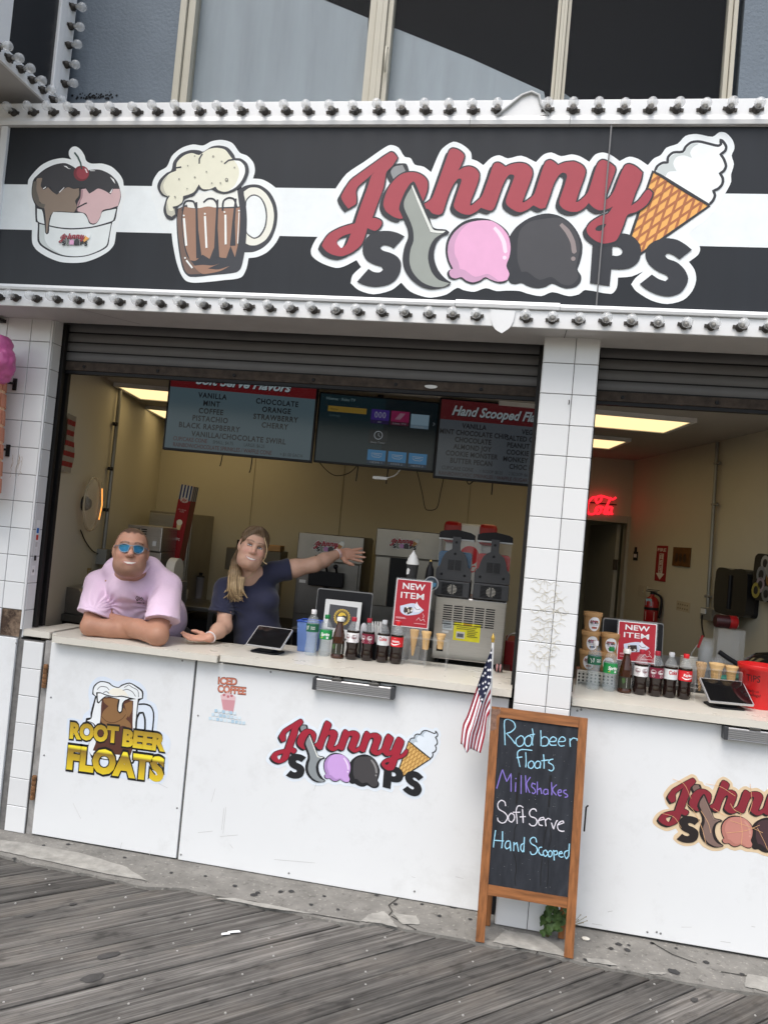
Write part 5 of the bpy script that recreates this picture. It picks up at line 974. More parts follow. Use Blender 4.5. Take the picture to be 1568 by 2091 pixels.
for i in range(NS+1):
 s_ = i/NS; a = along(top, s_); b_ = along(bot, s_)
 for j in range(NTs+1):
  t_ = j/NTs
  hx = 1004.5+(999.5-1004.5)*t_; hy = 1322+(1457-1322)*t_; ex = 940+(981-940)*t_; ey = 1519+(1538-1519)*t_ + (14*max(0, 1-abs(t_-.30)/.18))
  lx = a[0]*(1-t_)+b_[0]*t_; ly = a[1]*(1-t_)+b_[1]*t_
  bx = (1004.5*(1-t_)+999.5*t_)*(1-s_)+(940*(1-t_)+981*t_)*s_; by = (1322*(1-t_)+1457*t_)*(1-s_)+(1519*(1-t_)+1538*t_)*s_
  x = lx+(hx*(1-s_)+ex*s_)-bx; y = ly+(hy*(1-s_)+ey*s_)-by
  fold = .022*math.sin(t_*9.5+s_*1.5)*min(1, s_*2.2+.15)
  vsx.append(at(x, y, PYF-.012+fold))
m_.smooth = True; o0 = len(m_.v); m_.add(vsx, [])
for i in range(NS):
 for j in range(NTs):
  m_.mi = 2 if (i < NS*.4 and j < NTs*7/13) else (0 if (j//2) % 2 == 0 else 1)
  k = i*(NTs+1)+j; m_.f.append((k, k+1, k+NTs+2, k+NTs+1)); m_.m.append(m_.mi); m_.sm.append(True)
FR = mat('flag_red', lin((150, 28, 50)), .8, var=.06); FWm = mat('flag_white', lin((235, 235, 240)), .8, var=.03); FBm = mat('flag_navy', lin((28, 33, 60)), .8, var=.08)
cl = m_.build('cloth', [FR, FWm, FBm], flg); sm_ = cl.modifiers.new('thick', 'SOLIDIFY'); sm_.thickness = .0012; sm_.offset = 0
m_ = wmb(flg); VI = lambda i, j: vsx[i*(NTs+1)+j]
for a in range(5):
 for b_ in range(4):
  i = 1.6+a*2.35; j = 1.2+b_*3.4+(a % 2)*1.4
  if j > 13: continue
  i0, j0 = int(i), int(j); p0 = VI(i0, j0); du = (VI(min(i0+1, NS), j0)-p0).normalized(); dv = (VI(i0, j0+1)-p0).normalized(); n_ = du.cross(dv).normalized()
  if n_.y > 0: n_ = -n_
  vv = n_.cross(du); r_ = .0085; c_s = p0+n_*.0035
  pts = [c_s + (du*math.cos(R(72*k/2)) + vv*math.sin(R(72*k/2)))*(r_ if k % 2 == 0 else r_*.42) for k in range(10)]
  m_.add(pts+[c_s], [(k, (k+1) % 10, 10) for k in range(10)])
m_.build('star', FWm, flg, kind='stuff')
# ------------------------------------------------------------------ weed at the pillar foot
LEAF = mat('weed_leaf', (.07, .125, .035), .55, var=.35, vs_=30); STEMM = mat('weed_stem', (.10, .09, .03), .8, var=.2)
wd = thing('weed', 'green leafy weed growing at the foot of the tiled pillar behind the easel leg', 'plant', (.1, -.125, 0))
stems = []; sm = wmb(wd)
for k, (px, py, Y) in enumerate([(1118, 1862, -.13), (1126, 1852, -.15), (1135, 1858, -.14), (1150, 1860, -.14), (1143, 1868, -.16), (1116, 1874, -.16), (1152, 1875, -.13), (1128, 1880, -.18)]):
 a = Vector((.09+.01*rnd.random(), -.135, .0)); b_ = at(px, py, Y); mid_ = (a+b_)/2+Vector((rnd.uniform(-.02, .02), 0, .02)); pts = [a.lerp(mid_, t).lerp(mid_.lerp(b_, t), t) for t in [i/6 for i in range(7)]]; stems.append(pts); sm.tube(pts, [.0022*(1-.1*i) for i in range(7)], 5)
sm.build('stem', STEMM, wd)
for pts in stems:
 for i in (2, 3, 4, 5, 6, 6):
  p_ = pts[i]; s_ = rnd.uniform(.012, .021); l_ = MB(); n = 10
  ol = []
  for k in range(n):
   t = 2*math.pi*k/n; r_ = s_*(1+.16*math.cos(3*t)); ol.append((r_*math.cos(t), r_*.9*math.sin(t), .004*math.cos(2*t)))
  l_.add(ol+[(0, 0, -.004)], [(k, (k+1) % n, n) for k in range(n)])
  o = l_.build('leaf', LEAF, wd); o.location = tmat(wd).inverted() @ (p_+Vector((rnd.uniform(-.025, .025), rnd.uniform(-.03, 0), rnd.uniform(-.018, .018)))); o.rotation_euler = (R(rnd.uniform(40, 110)), R(rnd.uniform(-35, 35)), rnd.uniform(-.9, .9))
dw = thing('dry_sprig', 'thin dried sprig at the foot of the right panel beside the easel leg', 'plant', (.2, 0, 0)); sm = wmb(dw)
for px, py in [(1196, 1872), (1185, 1868), (1190, 1884), (1198, 1880), (1180, 1878)]:
 a = Vector((.19, -.012, 0)); b_ = at(px, py, -.02); m2 = (a+b_)/2+Vector((.008, 0, .006)); sm.tube([a, m2, b_], .0012, 4); sm.ball(b_, .003, n=6, m=4)
sm.build('twig', mat('dry_twig', (.28, .24, .15), .9), dw)
# ------------------------------------------------------------------ giant cone on the left wall
gc = thing('cone_sculpture', 'large pink ice cream cone sculpture bracketed to the tiled wall', 'sculpture', (at(-40, 990, -.1).x, -.14, at(-40, 990, -.1).z))
PINKI = mat('pink_ice_cream_paint', lin((196, 96, 150)), .4, var=.14, vs_=9, bump=1.0, bs=25, coat=.2)
m_ = wmb(gc); cc = at(-6, 738, -.14)
for dx, dz, r_ in [(0, 0, .12), (.045, .02, .075), (.06, -.045, .06), (.02, -.075, .07), (-.07, -.07, .07), (-.08, .03, .08), (.02, .085, .07), (.085, .0, .035), (.082, -.03, .035)]:
 m_.ball((cc.x+dx, cc.y+rnd.uniform(-.03, .02), cc.z+dz), r_, r_*.9, r_*.85, 20, 12)
o = m_.build('scoop', PINKI, gc); rm = o.modifiers.new('fuse', 'REMESH'); rm.mode = 'VOXEL'; rm.voxel_size = .009; rm.use_smooth_shade = True
ds = o.modifiers.new('lumps', 'DISPLACE'); tx = bpy.data.textures.new('lumps', 'CLOUDS'); tx.noise_scale = .035; ds.texture = tx; ds.strength = .02; ds.mid_level = .5
tip = at(-30, 1010, -.14); ctop = at(-33, 768, -.14); ax_ = (tip-ctop); Lc = ax_.length; ax_.normalize(); u_ = ax_.orthogonal().normalized(); v_ = ax_.cross(u_); AX = Matrix(((u_.x, v_.x, ax_.x), (u_.y, v_.y, ax_.y), (u_.z, v_.z, ax_.z)))
m_ = wmb(gc); m_.lathe([(.115, 0), (.075, Lc)], 28, ctop, AX); m_.build('cone', mat('cone_groove', lin((226, 186, 150)), .6, var=.08), gc)
m_ = wmb(gc)
for r_ in range(7):
 for k in range(16):
  h0 = (r_+.10)/7*Lc; h1 = (r_+.90)/7*Lc; a0 = 2*math.pi*(k+.1+(r_ % 2)*.25)/16; a1 = 2*math.pi*(k+.88+(r_ % 2)*.25)/16; q = []
  for rr in (.0, .008):
   for h_, a_ in ((h0, a0), (h0, a1), (h1, a1), (h1, a0)):
    R_ = .115-.04*h_/Lc+rr-.001; q.append(ctop + AX @ Vector((R_*math.cos(a_), R_*math.sin(a_), h_)))
  m_.hexa(q[4:]+q[:4])
m_.build('waffle_block', mat('waffle_block', lin((196, 130, 104)), .6, var=.12), gc, kind='stuff')
for (px, py) in [(31, 785), (17, 920)]:
 q = at(px, py, -.004); m_ = wmb(gc); m_.box(q.x-.011, q.x+.011, -.009, .0, q.z-.034, q.z+.034)
 m_.tube([(q.x-.004, -.008, q.z+.004), (q.x-.05, -.05, q.z+.004), (q.x-.10, -.12, q.z+.008)], .007, 8)
 for s_ in (-.024, .024): m_.ball((q.x-.004, -.010, q.z+s_), .005, .003, .005, 8, 5); m_.ball((q.x+.005, -.010, q.z+s_), .004, .003, .004, 8, 5)
 m_.build('bracket', DARKM, gc)
m_ = wmb(gc); q = at(8, 655, -.004); m_.box(q.x-.03, q.x+.015, -.05, 0, q.z-.012, q.z+.006); m_.build('top_bracket', DARKM, gc)
# ------------------------------------------------------------------ bottles, signs and things on the counter
COLA = mat('dark_cola', (.012, .005, .004), .12, var=.1, coat=.4); TEA = mat('brown_tea', (.045, .012, .004), .1, var=.2, coat=.4)
PET = mat('clear_plastic', (.80, .84, .86), .06, alpha=.15, var=0, spec=.8); WATER = mat('water_in_bottle', (.60, .68, .72), .05, alpha=.24, var=0, spec=.8)
def cyl(r): return lambda x, y, d: Vector((math.sin(x/r)*(r+d), -math.cos(x/r)*(r+d), y))
def bottle(name, label, pos, kind, rz=0, h=.235, group=None):
 t = thing(name, label, 'bottle', pos, rz, group); k = h/.235; r = .0355
 if kind in ('diet_p', 'p', 'diet_c', 'c', 'spr'):
  body = [(.024, 0), (.031, .004), (.034, .02), (.0345, .034), (.031, .052), (.030, .066), (.0325, .084), (.0352, .096), (.0352, .150), (.034, .162)]
  neck = [(.034, .162), (.030, .178), (.022, .194), (.0145, .206), (.013, .214)]; lz = (.097, .150)
 elif kind == 'water':
  body = [(.027, 0), (.033, .005), (.0345, .02), (.033, .026), (.0345, .032), (.030, .07), (.031, .10), (.0352, .118), (.0352, .165), (.033, .178)]
  neck = [(.033, .178), (.026, .194), (.017, .204), (.014, .21)]; lz = (.122, .163)
 else:   # tea
  body = [(.034, 0), (.0365, .004), (.0365, .016), (.033, .022), (.0335, .03), (.034, .085), (.0345, .105), (.033, .125)]
  neck = [(.033, .125), (.027, .155), (.019, .185), (.0155, .205), (.0155, .213)]; lz = (.026, .088)
 sc = lambda P: [(a, b_*k) for a, b_ in P]
 liq = {'spr': WATER, 'water': WATER, 'tea': TEA}.get(kind, COLA)
 m_ = MB(); m_.lathe(sc(body), 22)
 m_.build('body', liq, t)
 m_ = MB(); m_.lathe(sc(neck), 22, caps=False); m_.build('neck', TEA if kind == 'tea' else PET, t)
 capc = {'spr': (22, 120, 62), 'water': (228, 226, 228), 'tea': (232, 232, 228), 'diet_p': (168, 34, 52), 'p': (160, 34, 52), 'diet_c': (188, 192, 196), 'c': (206, 28, 36)}[kind]
 cr_ = .020 if kind == 'tea' else .0148
 m_ = MB(); m_.lathe(sc([(cr_-.001, .212), (cr_, .214), (cr_, .232), (cr_-.002, .235)]), 18); m_.build('cap', pm(*capc), t)
 lc = {'spr': (34, 146, 76), 'water': (30, 98, 70), 'tea': (44, 44, 34), 'diet_p': (232, 232, 234), 'p': (118, 26, 52), 'diet_c': (210, 216, 218), 'c': (206, 30, 40)}[kind]
 lr = r+.0006 if kind != 'tea' else .0348
 m_ = MB(); m_.lathe([(lr, lz[0]*k), (lr, lz[1]*k)], 26, caps=False); lb = m_.build('label', pm(*lc), t)
 A = Art(cyl(lr), None, .0002, .0004); zc_ = (lz[0]+lz[1])/2*k; W_ = pm(240, 240, 240)
 if kind == 'spr': A.text(W_, 'Sprite', .004, zc_-.006, .018, w=.052, shear=.25, bold=.03); A.fill(pm(230, 200, 60), [(-.02, zc_-.018), (-.008, zc_-.018), (-.008, zc_-.015), (-.02, zc_-.015)]); A.fill(W_, rrect(.012, .024, zc_-.021, zc_-.011, .003))
 if kind == 'water': A.fill(pm(18, 62, 46), rrect(.002, .03, zc_-.014, zc_+.014, .006)); A.text(W_, 'POLAND', .016, zc_+.002, .006, w=.024, bold=.02); A.text(W_, 'SPRING', .016, zc_-.008, .006, w=.024, bold=.02); A.line(W_, [(-.03, zc_+.01), (-.02, zc_-.004), (-.024, zc_-.014)], .003); A.line(W_, [(-.016, zc_+.006), (-.01, zc_+.012), (-.012, zc_-.01)], .003)
 if kind == 'tea': A.fill(pm(232, 232, 226), rrect(-.004, .030, lz[0]*k+.004, lz[1]*k-.004, .002)); A.text(pm(58, 50, 44), 'GOLD', .013, zc_+.010, .013, w=.027, bold=.01); A.text(pm(58, 50, 44), 'PEAK', .013, zc_-.007, .013, w=.027, bold=.01); A.fill(pm(40, 48, 84), [(-.002, zc_-.016), (.028, zc_-.016), (.028, zc_-.012), (-.002, zc_-.012)]); A.fill(pm(62, 92, 48), smooth([(-.03, zc_+.02), (-.014, zc_+.026), (-.01, zc_+.004), (-.022, zc_-.006)]))
 if kind in ('diet_p', 'p'):
  c = pm(112, 28, 50) if kind == 'diet_p' else W_
  for xo in (-.026, .014): A.line(c, circ(xo, zc_+.004, .015, 14, .011), .0013, True); A.text(c, 'Dr', xo-.004, zc_+.008, .0075, w=.008, shear=.3, bold=.02); A.text(c, 'Pepper', xo, zc_-.003, .0095, w=.024, shear=.3, bold=.03); A.line(c, circ(xo+.002, zc_-.017, .007, 10, .005), .001, True)
 if kind == 'diet_c': A.fill(pm(176, 212, 214), [(-.055, lz[0]*k), (.055, lz[0]*k), (.055, lz[0]*k+.010), (-.055, lz[0]*k+.010)]); A.text(pm(190, 28, 48), 'Coke', .004, zc_+.000, .020, w=.044, bold=.03)
 if kind == 'c':
  nm_ = 'Autumn.' if group and 'long' in group else 'Kaylee.'
  A.text(W_, 'Share a', 0, zc_+.017, .004, w=.014); A.text(W_, nm_, .002, zc_-.002, .013, w=.046, shear=.2, bold=.03); A.line(W_, smooth([(-.028, zc_-.008), (-.01, zc_-.016), (.012, zc_-.013), (.03, zc_-.006)], False), [.003, .004, .005, .006, .006, .006, .006, .006, .005, .005, .004, .003, .002][:13])
 A.build('print', lb)
 return t
LB_ = [('water', (630.6, 1339), .255, 'clear water bottle with green label and white cap'), ('spr', (659, 1340.7), .232, 'clear lemon soda bottle with green label and green cap'), ('tea', (685.7, 1345), .228, 'brown iced tea bottle with white cap'), ('diet_p', (714, 1347.6), .235, 'dark soda bottle with white label and dark red cap'), ('p', (745.4, 1350), .235, 'dark soda bottle with maroon label and dark red cap'), ('diet_c', (776.8, 1353.7), .235, 'dark soda bottle with silver label and grey cap'), ('c', (805, 1356.8), .235, 'dark cola bottle with red label and red cap')]
for kd, px, h_, lab in LB_:
 q = atz(*px, 1.12); bottle('bottle', lab+' on the slab by the woman', (q.x, q.y+.03, 1.1205), kd, rnd.uniform(-.15, .15)-.1, h_, 'bottles on the long slab')
RBt = [('water', (1209.4, 1409), .255), ('spr', (1242.7, 1413), .232), ('tea', (1274.8, 1416), .228), ('diet_p', (1305.8, 1420), .235), ('p', (1337.6, 1423.4), .235), ('diet_c', (1366.6, 1426), .235), ('c', (1396.6, 1429.4), .235)]
for (kd, px, h_), l0 in zip(RBt, LB_):
 q = atz(*px, 1.116); bottle('bottle', l0[3]+' near the tips bucket', (q.x, q.y+.03, 1.1165), kd, rnd.uniform(-.15, .15)+.1, h_, 'bottles by the tips bucket')
def quadframe(TL, TR, BLp, Y, tilt=0.0):
 # a sheet standing at depth Y: returns frame in metres with origin bottom-left, width, height
 a = at(*BLp, Y); b_ = at(*TL, Y); c = at(*TR, Y); h = (b_-a).length; uy = Vector((0, tilt, 1)).normalized(); wv = c-b_; wv.z = 0; wv = Vector((wv.x, 0, 0)); w_ = wv.length
 return a, w_, h
ACR = mat('clear_acrylic', (.85, .87, .88), .04, alpha=.13, var=0, spec=.8)
def new_item(label, TL, TR, BLp, Y, zc0, rz):
 a, w_, h = quadframe(TL, TR, BLp, Y)
 t = thing('menu_sign', label, 'sign', (a.x, Y, zc0), rz); dz = a.z-zc0; tl = .10; fr = lambda x, y, d: Vector((x, y*tl-d, y+dz));
 m_ = MB(); m_.prism(rrect(-.006, w_+.006, -dz+.004, h+.006, .004), fr, -.005, -.0015); m_.build('acrylic_stand', ACR, t)
 m_ = MB(); m_.box(-.006, w_+.006, -.05-dz*.1, .05-dz*.1, 0.0005, .004); m_.build('foot', ACR, t)
 A = Art(fr, None, .0003, -.001); RED = pm(176, 34, 50); W_ = pm(238, 238, 240)
 A.fill(W_, rrect(0, w_, .006, h, .003)); A.fill(RED, rrect(.004, w_-.004, .010, h-.004, .002))
 A.text(W_, 'NEW', w_*.5, h*.80, h*.125, w=w_*.64, bold=.02); A.text(W_, 'ITEM', w_*.48, h*.61, h*.125, w=w_*.66, bold=.008)
 A.fill(pm(206, 214, 234), smooth([(w_*.16, h*.44), (w_*.55, h*.52), (w_*.84, h*.40), (w_*.70, h*.31), (w_*.35, h*.26), (w_*.19, h*.32)])); A.fill(pm(60, 44, 40), smooth([(w_*.28, h*.42), (w_*.5, h*.44), (w_*.52, h*.33), (w_*.38, h*.28), (w_*.27, h*.33)]))
 for k in range(9): A.fill(rnd.choice([pm(214, 200, 180), pm(44, 32, 30), pm(226, 222, 216)]), circ(w_*(.28+.24*rnd.random()), h*(.30+.13*rnd.random()), w_*.028, 7))
 A.fill(pm(228, 230, 240), smooth([(w_*.55, h*.42), (w_*.62, h*.56), (w_*.68, h*.49), (w_*.8, h*.42), (w_*.72, h*.35), (w_*.58, h*.34)])); A.line(pm(96, 100, 116), smooth([(w_*.56, h*.45), (w_*.64, h*.40), (w_*.74, h*.42)], False), .003)
 for (x0_, x1_, y_) in [(.07, .33, .205), (.07, .36, .185), (.07, .2, .13), (.6, .92, .11)]: A.fill(pm(226, 176, 182), [(w_*x0_, h*y_), (w_*x1_, h*y_), (w_*x1_, h*y_+.003), (w_*x0_, h*y_+.003)])
 A.line(W_, smooth([(w_*.66, h*.18), (w_*.72, h*.24), (w_*.78, h*.18), (w_*.86, h*.22), (w_*.9, h*.17)], False), .0018); A.line(W_, smooth([(w_*.82, h*.33), (w_*.86, h*.28), (w_*.83, h*.24)], False), .0015)
 A.build('print', t); return t
new_item('red NEW ITEM sign in an acrylic stand beside the grey slush machine', (807.2, 1181.2), (878.7, 1186.4), (801.2, 1279.4), .44, 1.1205, .05)
new_item('red NEW ITEM sign in front of the black monitor, beside the stacked tubs', (1259.3, 1267.7), (1338.5, 1277.5), (1258, 1350), .40, 1.1165, .08)
# raised shelf of clear acrylic that carries the cones
def cone_stand(label, xa, xb, Y0, Y1, z0, zt):
 t = thing('cone_stand', label, 'stand', ((xa+xb)/2, (Y0+Y1)/2, z0))
 m_ = wmb(t); m_.box(xa, xb, Y0, Y1, zt-.005, zt); m_.build('shelf', ACR, t)
 for x in (xa, (xa+xb)/2, xb-.004): m_ = wmb(t); m_.box(x, x+.004, Y0, Y1, z0, zt-.0055); m_.build('leg', ACR, t)
 return t
c0_ = at(826, 1300, .33); c1_ = at(916, 1305, .33)
cone_stand('clear acrylic cone stand next to the cola bottle on the long slab', c0_.x, c1_.x, .30, .40, 1.1205, at(870, 1303, .33).z)
c0r = at(1418, 1366, .33); c1r = at(1512, 1375, .33)
cone_stand('clear acrylic cone stand next to the tips bucket', c0r.x, c1r.x, .30, .40, 1.1165, at(1465, 1366, .33).z)
def waffle_material(name, c1, c2, sc_):
 m = bpy.data.materials.new(name); m.use_nodes = True; t = m.node_tree; N = t.nodes; L = t.links; b = N['Principled BSDF']; b.inputs['Roughness'].default_value = .75
 tc = N.new('ShaderNodeTexCoord'); outs = []
 for an in (35, -35):
  mp = N.new('ShaderNodeMapping'); mp.inputs['Rotation'].default_value = (0, R(an), 0); L.new(tc.outputs['Object'], mp.inputs[0])
  wv = N.new('ShaderNodeTexWave'); wv.inputs['Scale'].default_value = sc_; wv.bands_direction = 'X'; L.new(mp.outputs[0], wv.inputs[0]); outs.append(wv.outputs['Fac'])
 mx = N.new('ShaderNodeMath'); mx.operation = 'MAXIMUM'; L.new(outs[0], mx.inputs[0]); L.new(outs[1], mx.inputs[1])
 cr = N.new('ShaderNodeValToRGB'); cr.color_ramp.elements[0].position = .6; cr.color_ramp.elements[0].color = c1 + (1,); cr.color_ramp.elements[1].position = .95; cr.color_ramp.elements[1].color = c2 + (1,); L.new(mx.outputs[0], cr.inputs[0]); L.new(cr.outputs[0], b.inputs['Base Color'])
 bp = N.new('ShaderNodeBump'); bp.inputs['Strength'].default_value = .9; bp.inputs['Distance'].default_value = .003; L.new(mx.outputs[0], bp.inputs['Height']); L.new(bp.outputs[0], b.inputs['Normal']); return m
WAF = waffle_material('waffle_cone', (.46, .27, .11), (.72, .50, .26), 30); WAF2 = waffle_material('dipped_waffle_cone', (.30, .16, .08), (.68, .47, .25), 30); CAKE = mat('cake_cone', (.62, .41, .19), .8, var=.1, vs_=40)
def waffle_cone(label, top, tipq, Y, m, wpx=19):
 a = at(*top, Y); b_ = at(*tipq, Y); a.x = (a.x+b_.x)/2+.002; L_ = (a-b_).length; r_ = wpx/2*(CF and (a-CPOS).length/CF)
 t = thing('waffle_cone', label, 'cone', b_); m_ = MB(); m_.lathe([(.003, 0), (.006, .003), (r_*.97, L_*.96), (r_, L_), (r_*.9, L_), (r_*.8, L_*.85)], 20, caps=False); m_.build('shell', m, t)
 m_ = MB(); m_.lathe([(.0001, L_*.86), (r_*.8, L_*.86)], 16, caps=False); m_.build('mouth', WAF2, t)
 m_ = MB(); m_.tube([(.0, -.001, L_*.05), (r_*.5, -r_*.4, L_*.5), (r_*.8, -r_*.65, L_)], .002, 5); m_.build('seam', m, t); return t
def cake_cone(label, top, bot, Y, wpx=21):
 a = at(*top, Y); b_ = at(*bot, Y); k = (a-CPOS).length/CF; L_ = a.z-b_.z; r_ = wpx/2*k
 t = thing('cake_cone', label, 'cone', (b_.x, Y, b_.z)); m_ = MB(); m_.lathe([(r_*.52, 0), (r_*.56, .003), (r_*.68, L_*.60), (r_*.78, L_*.63), (r_*.74, L_*.70), (r_*.95, L_*.9), (r_, L_), (r_*.9, L_), (r_*.72, L_*.72)], 24, caps=True); m_.build('shell', CAKE, t)
 m_ = MB()
 for k_ in range(12):
  an = 2*math.pi*k_/12
  for z_ in range(4):
   ra = r_*(.55+.12*z_/4); m_.box(-.001, .001, -.001, .001, 0, 0) if False else None
  m_.tube([(r_*.545*math.cos(an), r_*.545*math.sin(an), .002), (r_*.675*math.cos(an), r_*.675*math.sin(an), L_*.58)], .0013, 4)
 for z_ in (.15, .3, .45): m_.tube([((r_*(.54+.23*z_))*math.cos(2*math.pi*i/20), (r_*(.54+.23*z_))*math.sin(2*math.pi*i/20), L_*z_) for i in range(20)], .0013, 4, closed=True)
 m_.build('ridge', CAKE, t, kind='stuff'); return t
waffle_cone('waffle cone under the NEW ITEM sign, beside the cola bottle', (841, 1285), (842, 1339), .35, WAF)
cake_cone('taller cake cone in the acrylic stand, next to the waffle cone', (868, 1289), (868, 1326), .35)
cake_cone('cake cone standing before the steel slush machine base', (898, 1294), (898, 1325), .35, 20)
waffle_cone('nut dipped waffle cone beside the cola bottle, near the tips bucket', (1430, 1352), (1427, 1411), .35, WAF2, 20)
cake_cone('wide mouthed cake cone above the tilted tablet', (1461, 1354), (1460, 1393), .35, 28)
cake_cone('narrow cake cone close to the red tips bucket', (1493, 1360), (1491, 1393), .35, 24)
# tilted tablets on stands
def tablet(label, TL, TR, BRp, BLp, zlow, zbase, basepx):
 a = atz(*BLp, zlow); b_ = atz(*BRp, zlow); w_ = (b_-a).length; ang = math.atan2(b_.y-a.y, b_.x-a.x)
 t = thing('tablet', label, 'tablet', Vector((a.x, a.y, zbase)), ang); rise = R(32); hh = .175
 fr = lambda x, y, d: Vector((x, y*math.cos(rise), zlow-zbase+y*math.sin(rise))) + Vector((0, -math.sin(rise), math.cos(rise)))*d
 m_ = MB(); m_.prism(rrect(0, w_, 0, hh, .008), fr, -.010, .0); m_.build('shell', mat('silver_tablet', (.55, .55, .56), .35, .5), t)
 m_ = MB(); m_.prism(rrect(.006, w_-.006, .006, hh-.006, .004), fr, .0004, .0014); m_.build('screen', mat('dark_screen', (.006, .006, .007), .06, var=0, coat=.5), t)
 m_ = MB(); m_.prism(rrect(w_*.10, w_*.86, .005, .15, .03), FL, 0, .008); m_.build('base', BLACK, t, .002)
 m_ = MB(); m_.hexa([(w_*.32, .035, .008), (w_*.68, .035, .008), (w_*.68, .05, zlow-zbase+.02), (w_*.32, .05, zlow-zbase+.02), (w_*.32, .12, .008), (w_*.68, .12, .008), (w_*.68, .13, zlow-zbase+.055), (w_*.32, .13, zlow-zbase+.055)]); m_.build('neck', BLACK, t, .003); return t
tablet('black tablet tilted on a stand by the woman', (520, 1297), (592, 1305), (574, 1325.6), (501.6, 1315.6), 1.16, 1.1205, None)
tablet('black tablet tilted on a stand in front of the red tips bucket', (1437, 1405), (1522, 1412), (1540, 1440.5), (1447.8, 1432), 1.15, 1.1165, None)
# framed award
a, w_, h = quadframe((665.8, 1203), (739.3, 1209), (655, 1272), .46)
aw = thing('award_frame', 'white framed 2023 award certificate with gold seal behind the bottles', 'certificate', Vector((a.x+.012, .46, 1.20)), .05); tl = .12; h = h+.015
fr = lambda x, y, d: Vector((x, y*tl-d, y))
m_ = MB(); m_.prism(rrect(0, w_, 0, h+.01, .004), fr, -.008, 0); m_.box(.0, w_, -.0, .08, -.079, -.002); m_.build('frame', WHITEP, aw, .0015)
A = Art(fr, None, .0003, .0004); A.fill(pm(74, 74, 78), [(w_*.13, h*.30), (w_*.90, h*.27), (w_*.90, h*.90), (w_*.13, h*.92)][::1])
sx_, sy_ = w_*.5, h*.60; A.fill(pm(206, 172, 74), [(sx_+(.050 if i % 2 else .045)*math.cos(2*math.pi*i/44), sy_+(.050 if i % 2 else .045)*math.sin(2*math.pi*i/44)) for i in range(44)]); A.fill(pm(56, 52, 48), circ(sx_, sy_, .040, 26)); A.fill(pm(206, 172, 74), circ(sx_, sy_, .037, 26)); A.fill(pm(58, 54, 50), circ(sx_, sy_, .0345, 26))
A.fill(pm(226, 190, 70), smooth([(sx_-.026, sy_+.006), (sx_-.012, sy_+.026), (sx_+.012, sy_+.026), (sx_+.026, sy_+.008), (sx_+.008, sy_+.012), (sx_-.006, sy_+.004)])); A.text(pm(240, 238, 232), '2023', sx_, sy_-.016, .013, w=.04, bold=.03); A.fill(pm(180, 176, 168), [(sx_-.018, sy_-.024), (sx_+.018, sy_-.024), (sx_+.018, sy_-.020), (sx_-.018, sy_-.020)])
A.text(pm(96, 96, 98), 'RESTAURANT', w_*.5, h*.12, .007, w=w_*.3); A.fill(pm(70, 72, 76), [(w_*.02, .004), (w_*.98, .002), (w_*.98, .009), (w_*.02, .011)]); A.build('print', aw)
def monitor(label, TL, TR, Y, zb, rz):
 a = at(*TL, Y); b_ = at(*TR, Y); w_ = abs(b_.x-a.x); h = a.z-zb
 t = thing('monitor', label, 'monitor', (a.x, Y, 1.117), rz); o_ = zb-1.117; fr = lambda x, y, d: Vector((x, -d-.0+y*.10, y+o_))
 m_ = MB(); m_.prism(rrect(0, w_, 0, h, .012), fr, -.02, 0); m_.build('shell', mat('monitor_rim', (.20, .20, .20), .4, .5), t, .003)
 m_ = MB(); m_.prism(rrect(.004, w_-.004, .004, h-.006, .010), fr, .0005, .002); m_.build('back_cover', BLACK, t)
 m_ = MB(); m_.box(w_*.40, w_*.60, -.015, .10, 0.004, o_+.06); m_.box(w_*.28, w_*.72, -.04, .14, 0.003, .014); m_.build('stand', BLACK, t, .003); return t
monitor('black till monitor seen from behind, behind the award frame', (647.5, 1200.7), (760, 1211), .52, 1.20, .06)
monitor('black till monitor seen from behind, behind the tubs and NEW ITEM sign', (1233.5, 1262), (1360, 1275.5), .50, 1.20, .09)
# straws, ladle, blue bin behind the bottles
bn = thing('plastic_bin', 'blue translucent plastic bin behind the water bottle', 'bin', (at(632, 1330, .42).x, .42, 1.1205)); k = .0027
m_ = MB(); xa, xb = at(613, 1270, .42).x-bn.location.x, at(655, 1274, .42).x-bn.location.x; ht = at(633, 1268, .42).z-1.1205
m_.add([(xa+.012, -.05, .001), (xb-.012, -.05, .001), (xb-.012, .06, .001), (xa+.012, .06, .001), (xa, -.06, ht), (xb, -.06, ht), (xb, .07, ht), (xa, .07, ht)], [(0, 3, 2, 1), (0, 1, 5, 4), (1, 2, 6, 5), (2, 3, 7, 6), (3, 0, 4, 7)])
m_.build('tub', mat('blue_bin_plastic', lin((110, 140, 200)), .3, alpha=.75, var=.08), bn); m_ = MB(); m_.tube([(xa, -.06, ht), (xb, -.06, ht), (xb, .07, ht), (xa, .07, ht)], .005, 6, closed=True); m_.build('rim', mat('blue_rim', lin((60, 95, 190)), .4), bn)
sc_ = thing('straw_cup', 'bundle of paper wrapped straws standing behind the soda bottles', 'straws', (at(768, 1335, .40).x, .40, 1.1205))
m_ = MB(); m_.lathe([(.028, 0), (.034, .10)], 18); m_.build('cup', BLACK, sc_)
for i in range(12):
 a_ = 6.28*i/12; m_ = MB(); r0 = .016; L_ = .205+rnd.uniform(-.012, .012); m_.tube([(r0*math.cos(a_), r0*math.sin(a_), .01), (r0*1.7*math.cos(a_)-.012, r0*1.7*math.sin(a_), L_)], .0042, 6); m_.build('straw', WHITEP, sc_)
ld = thing('lollipop_mic', 'pale grey scanner handle standing between two soda bottles', 'scanner', (at(738, 1335, .42).x, .42, 1.1205))
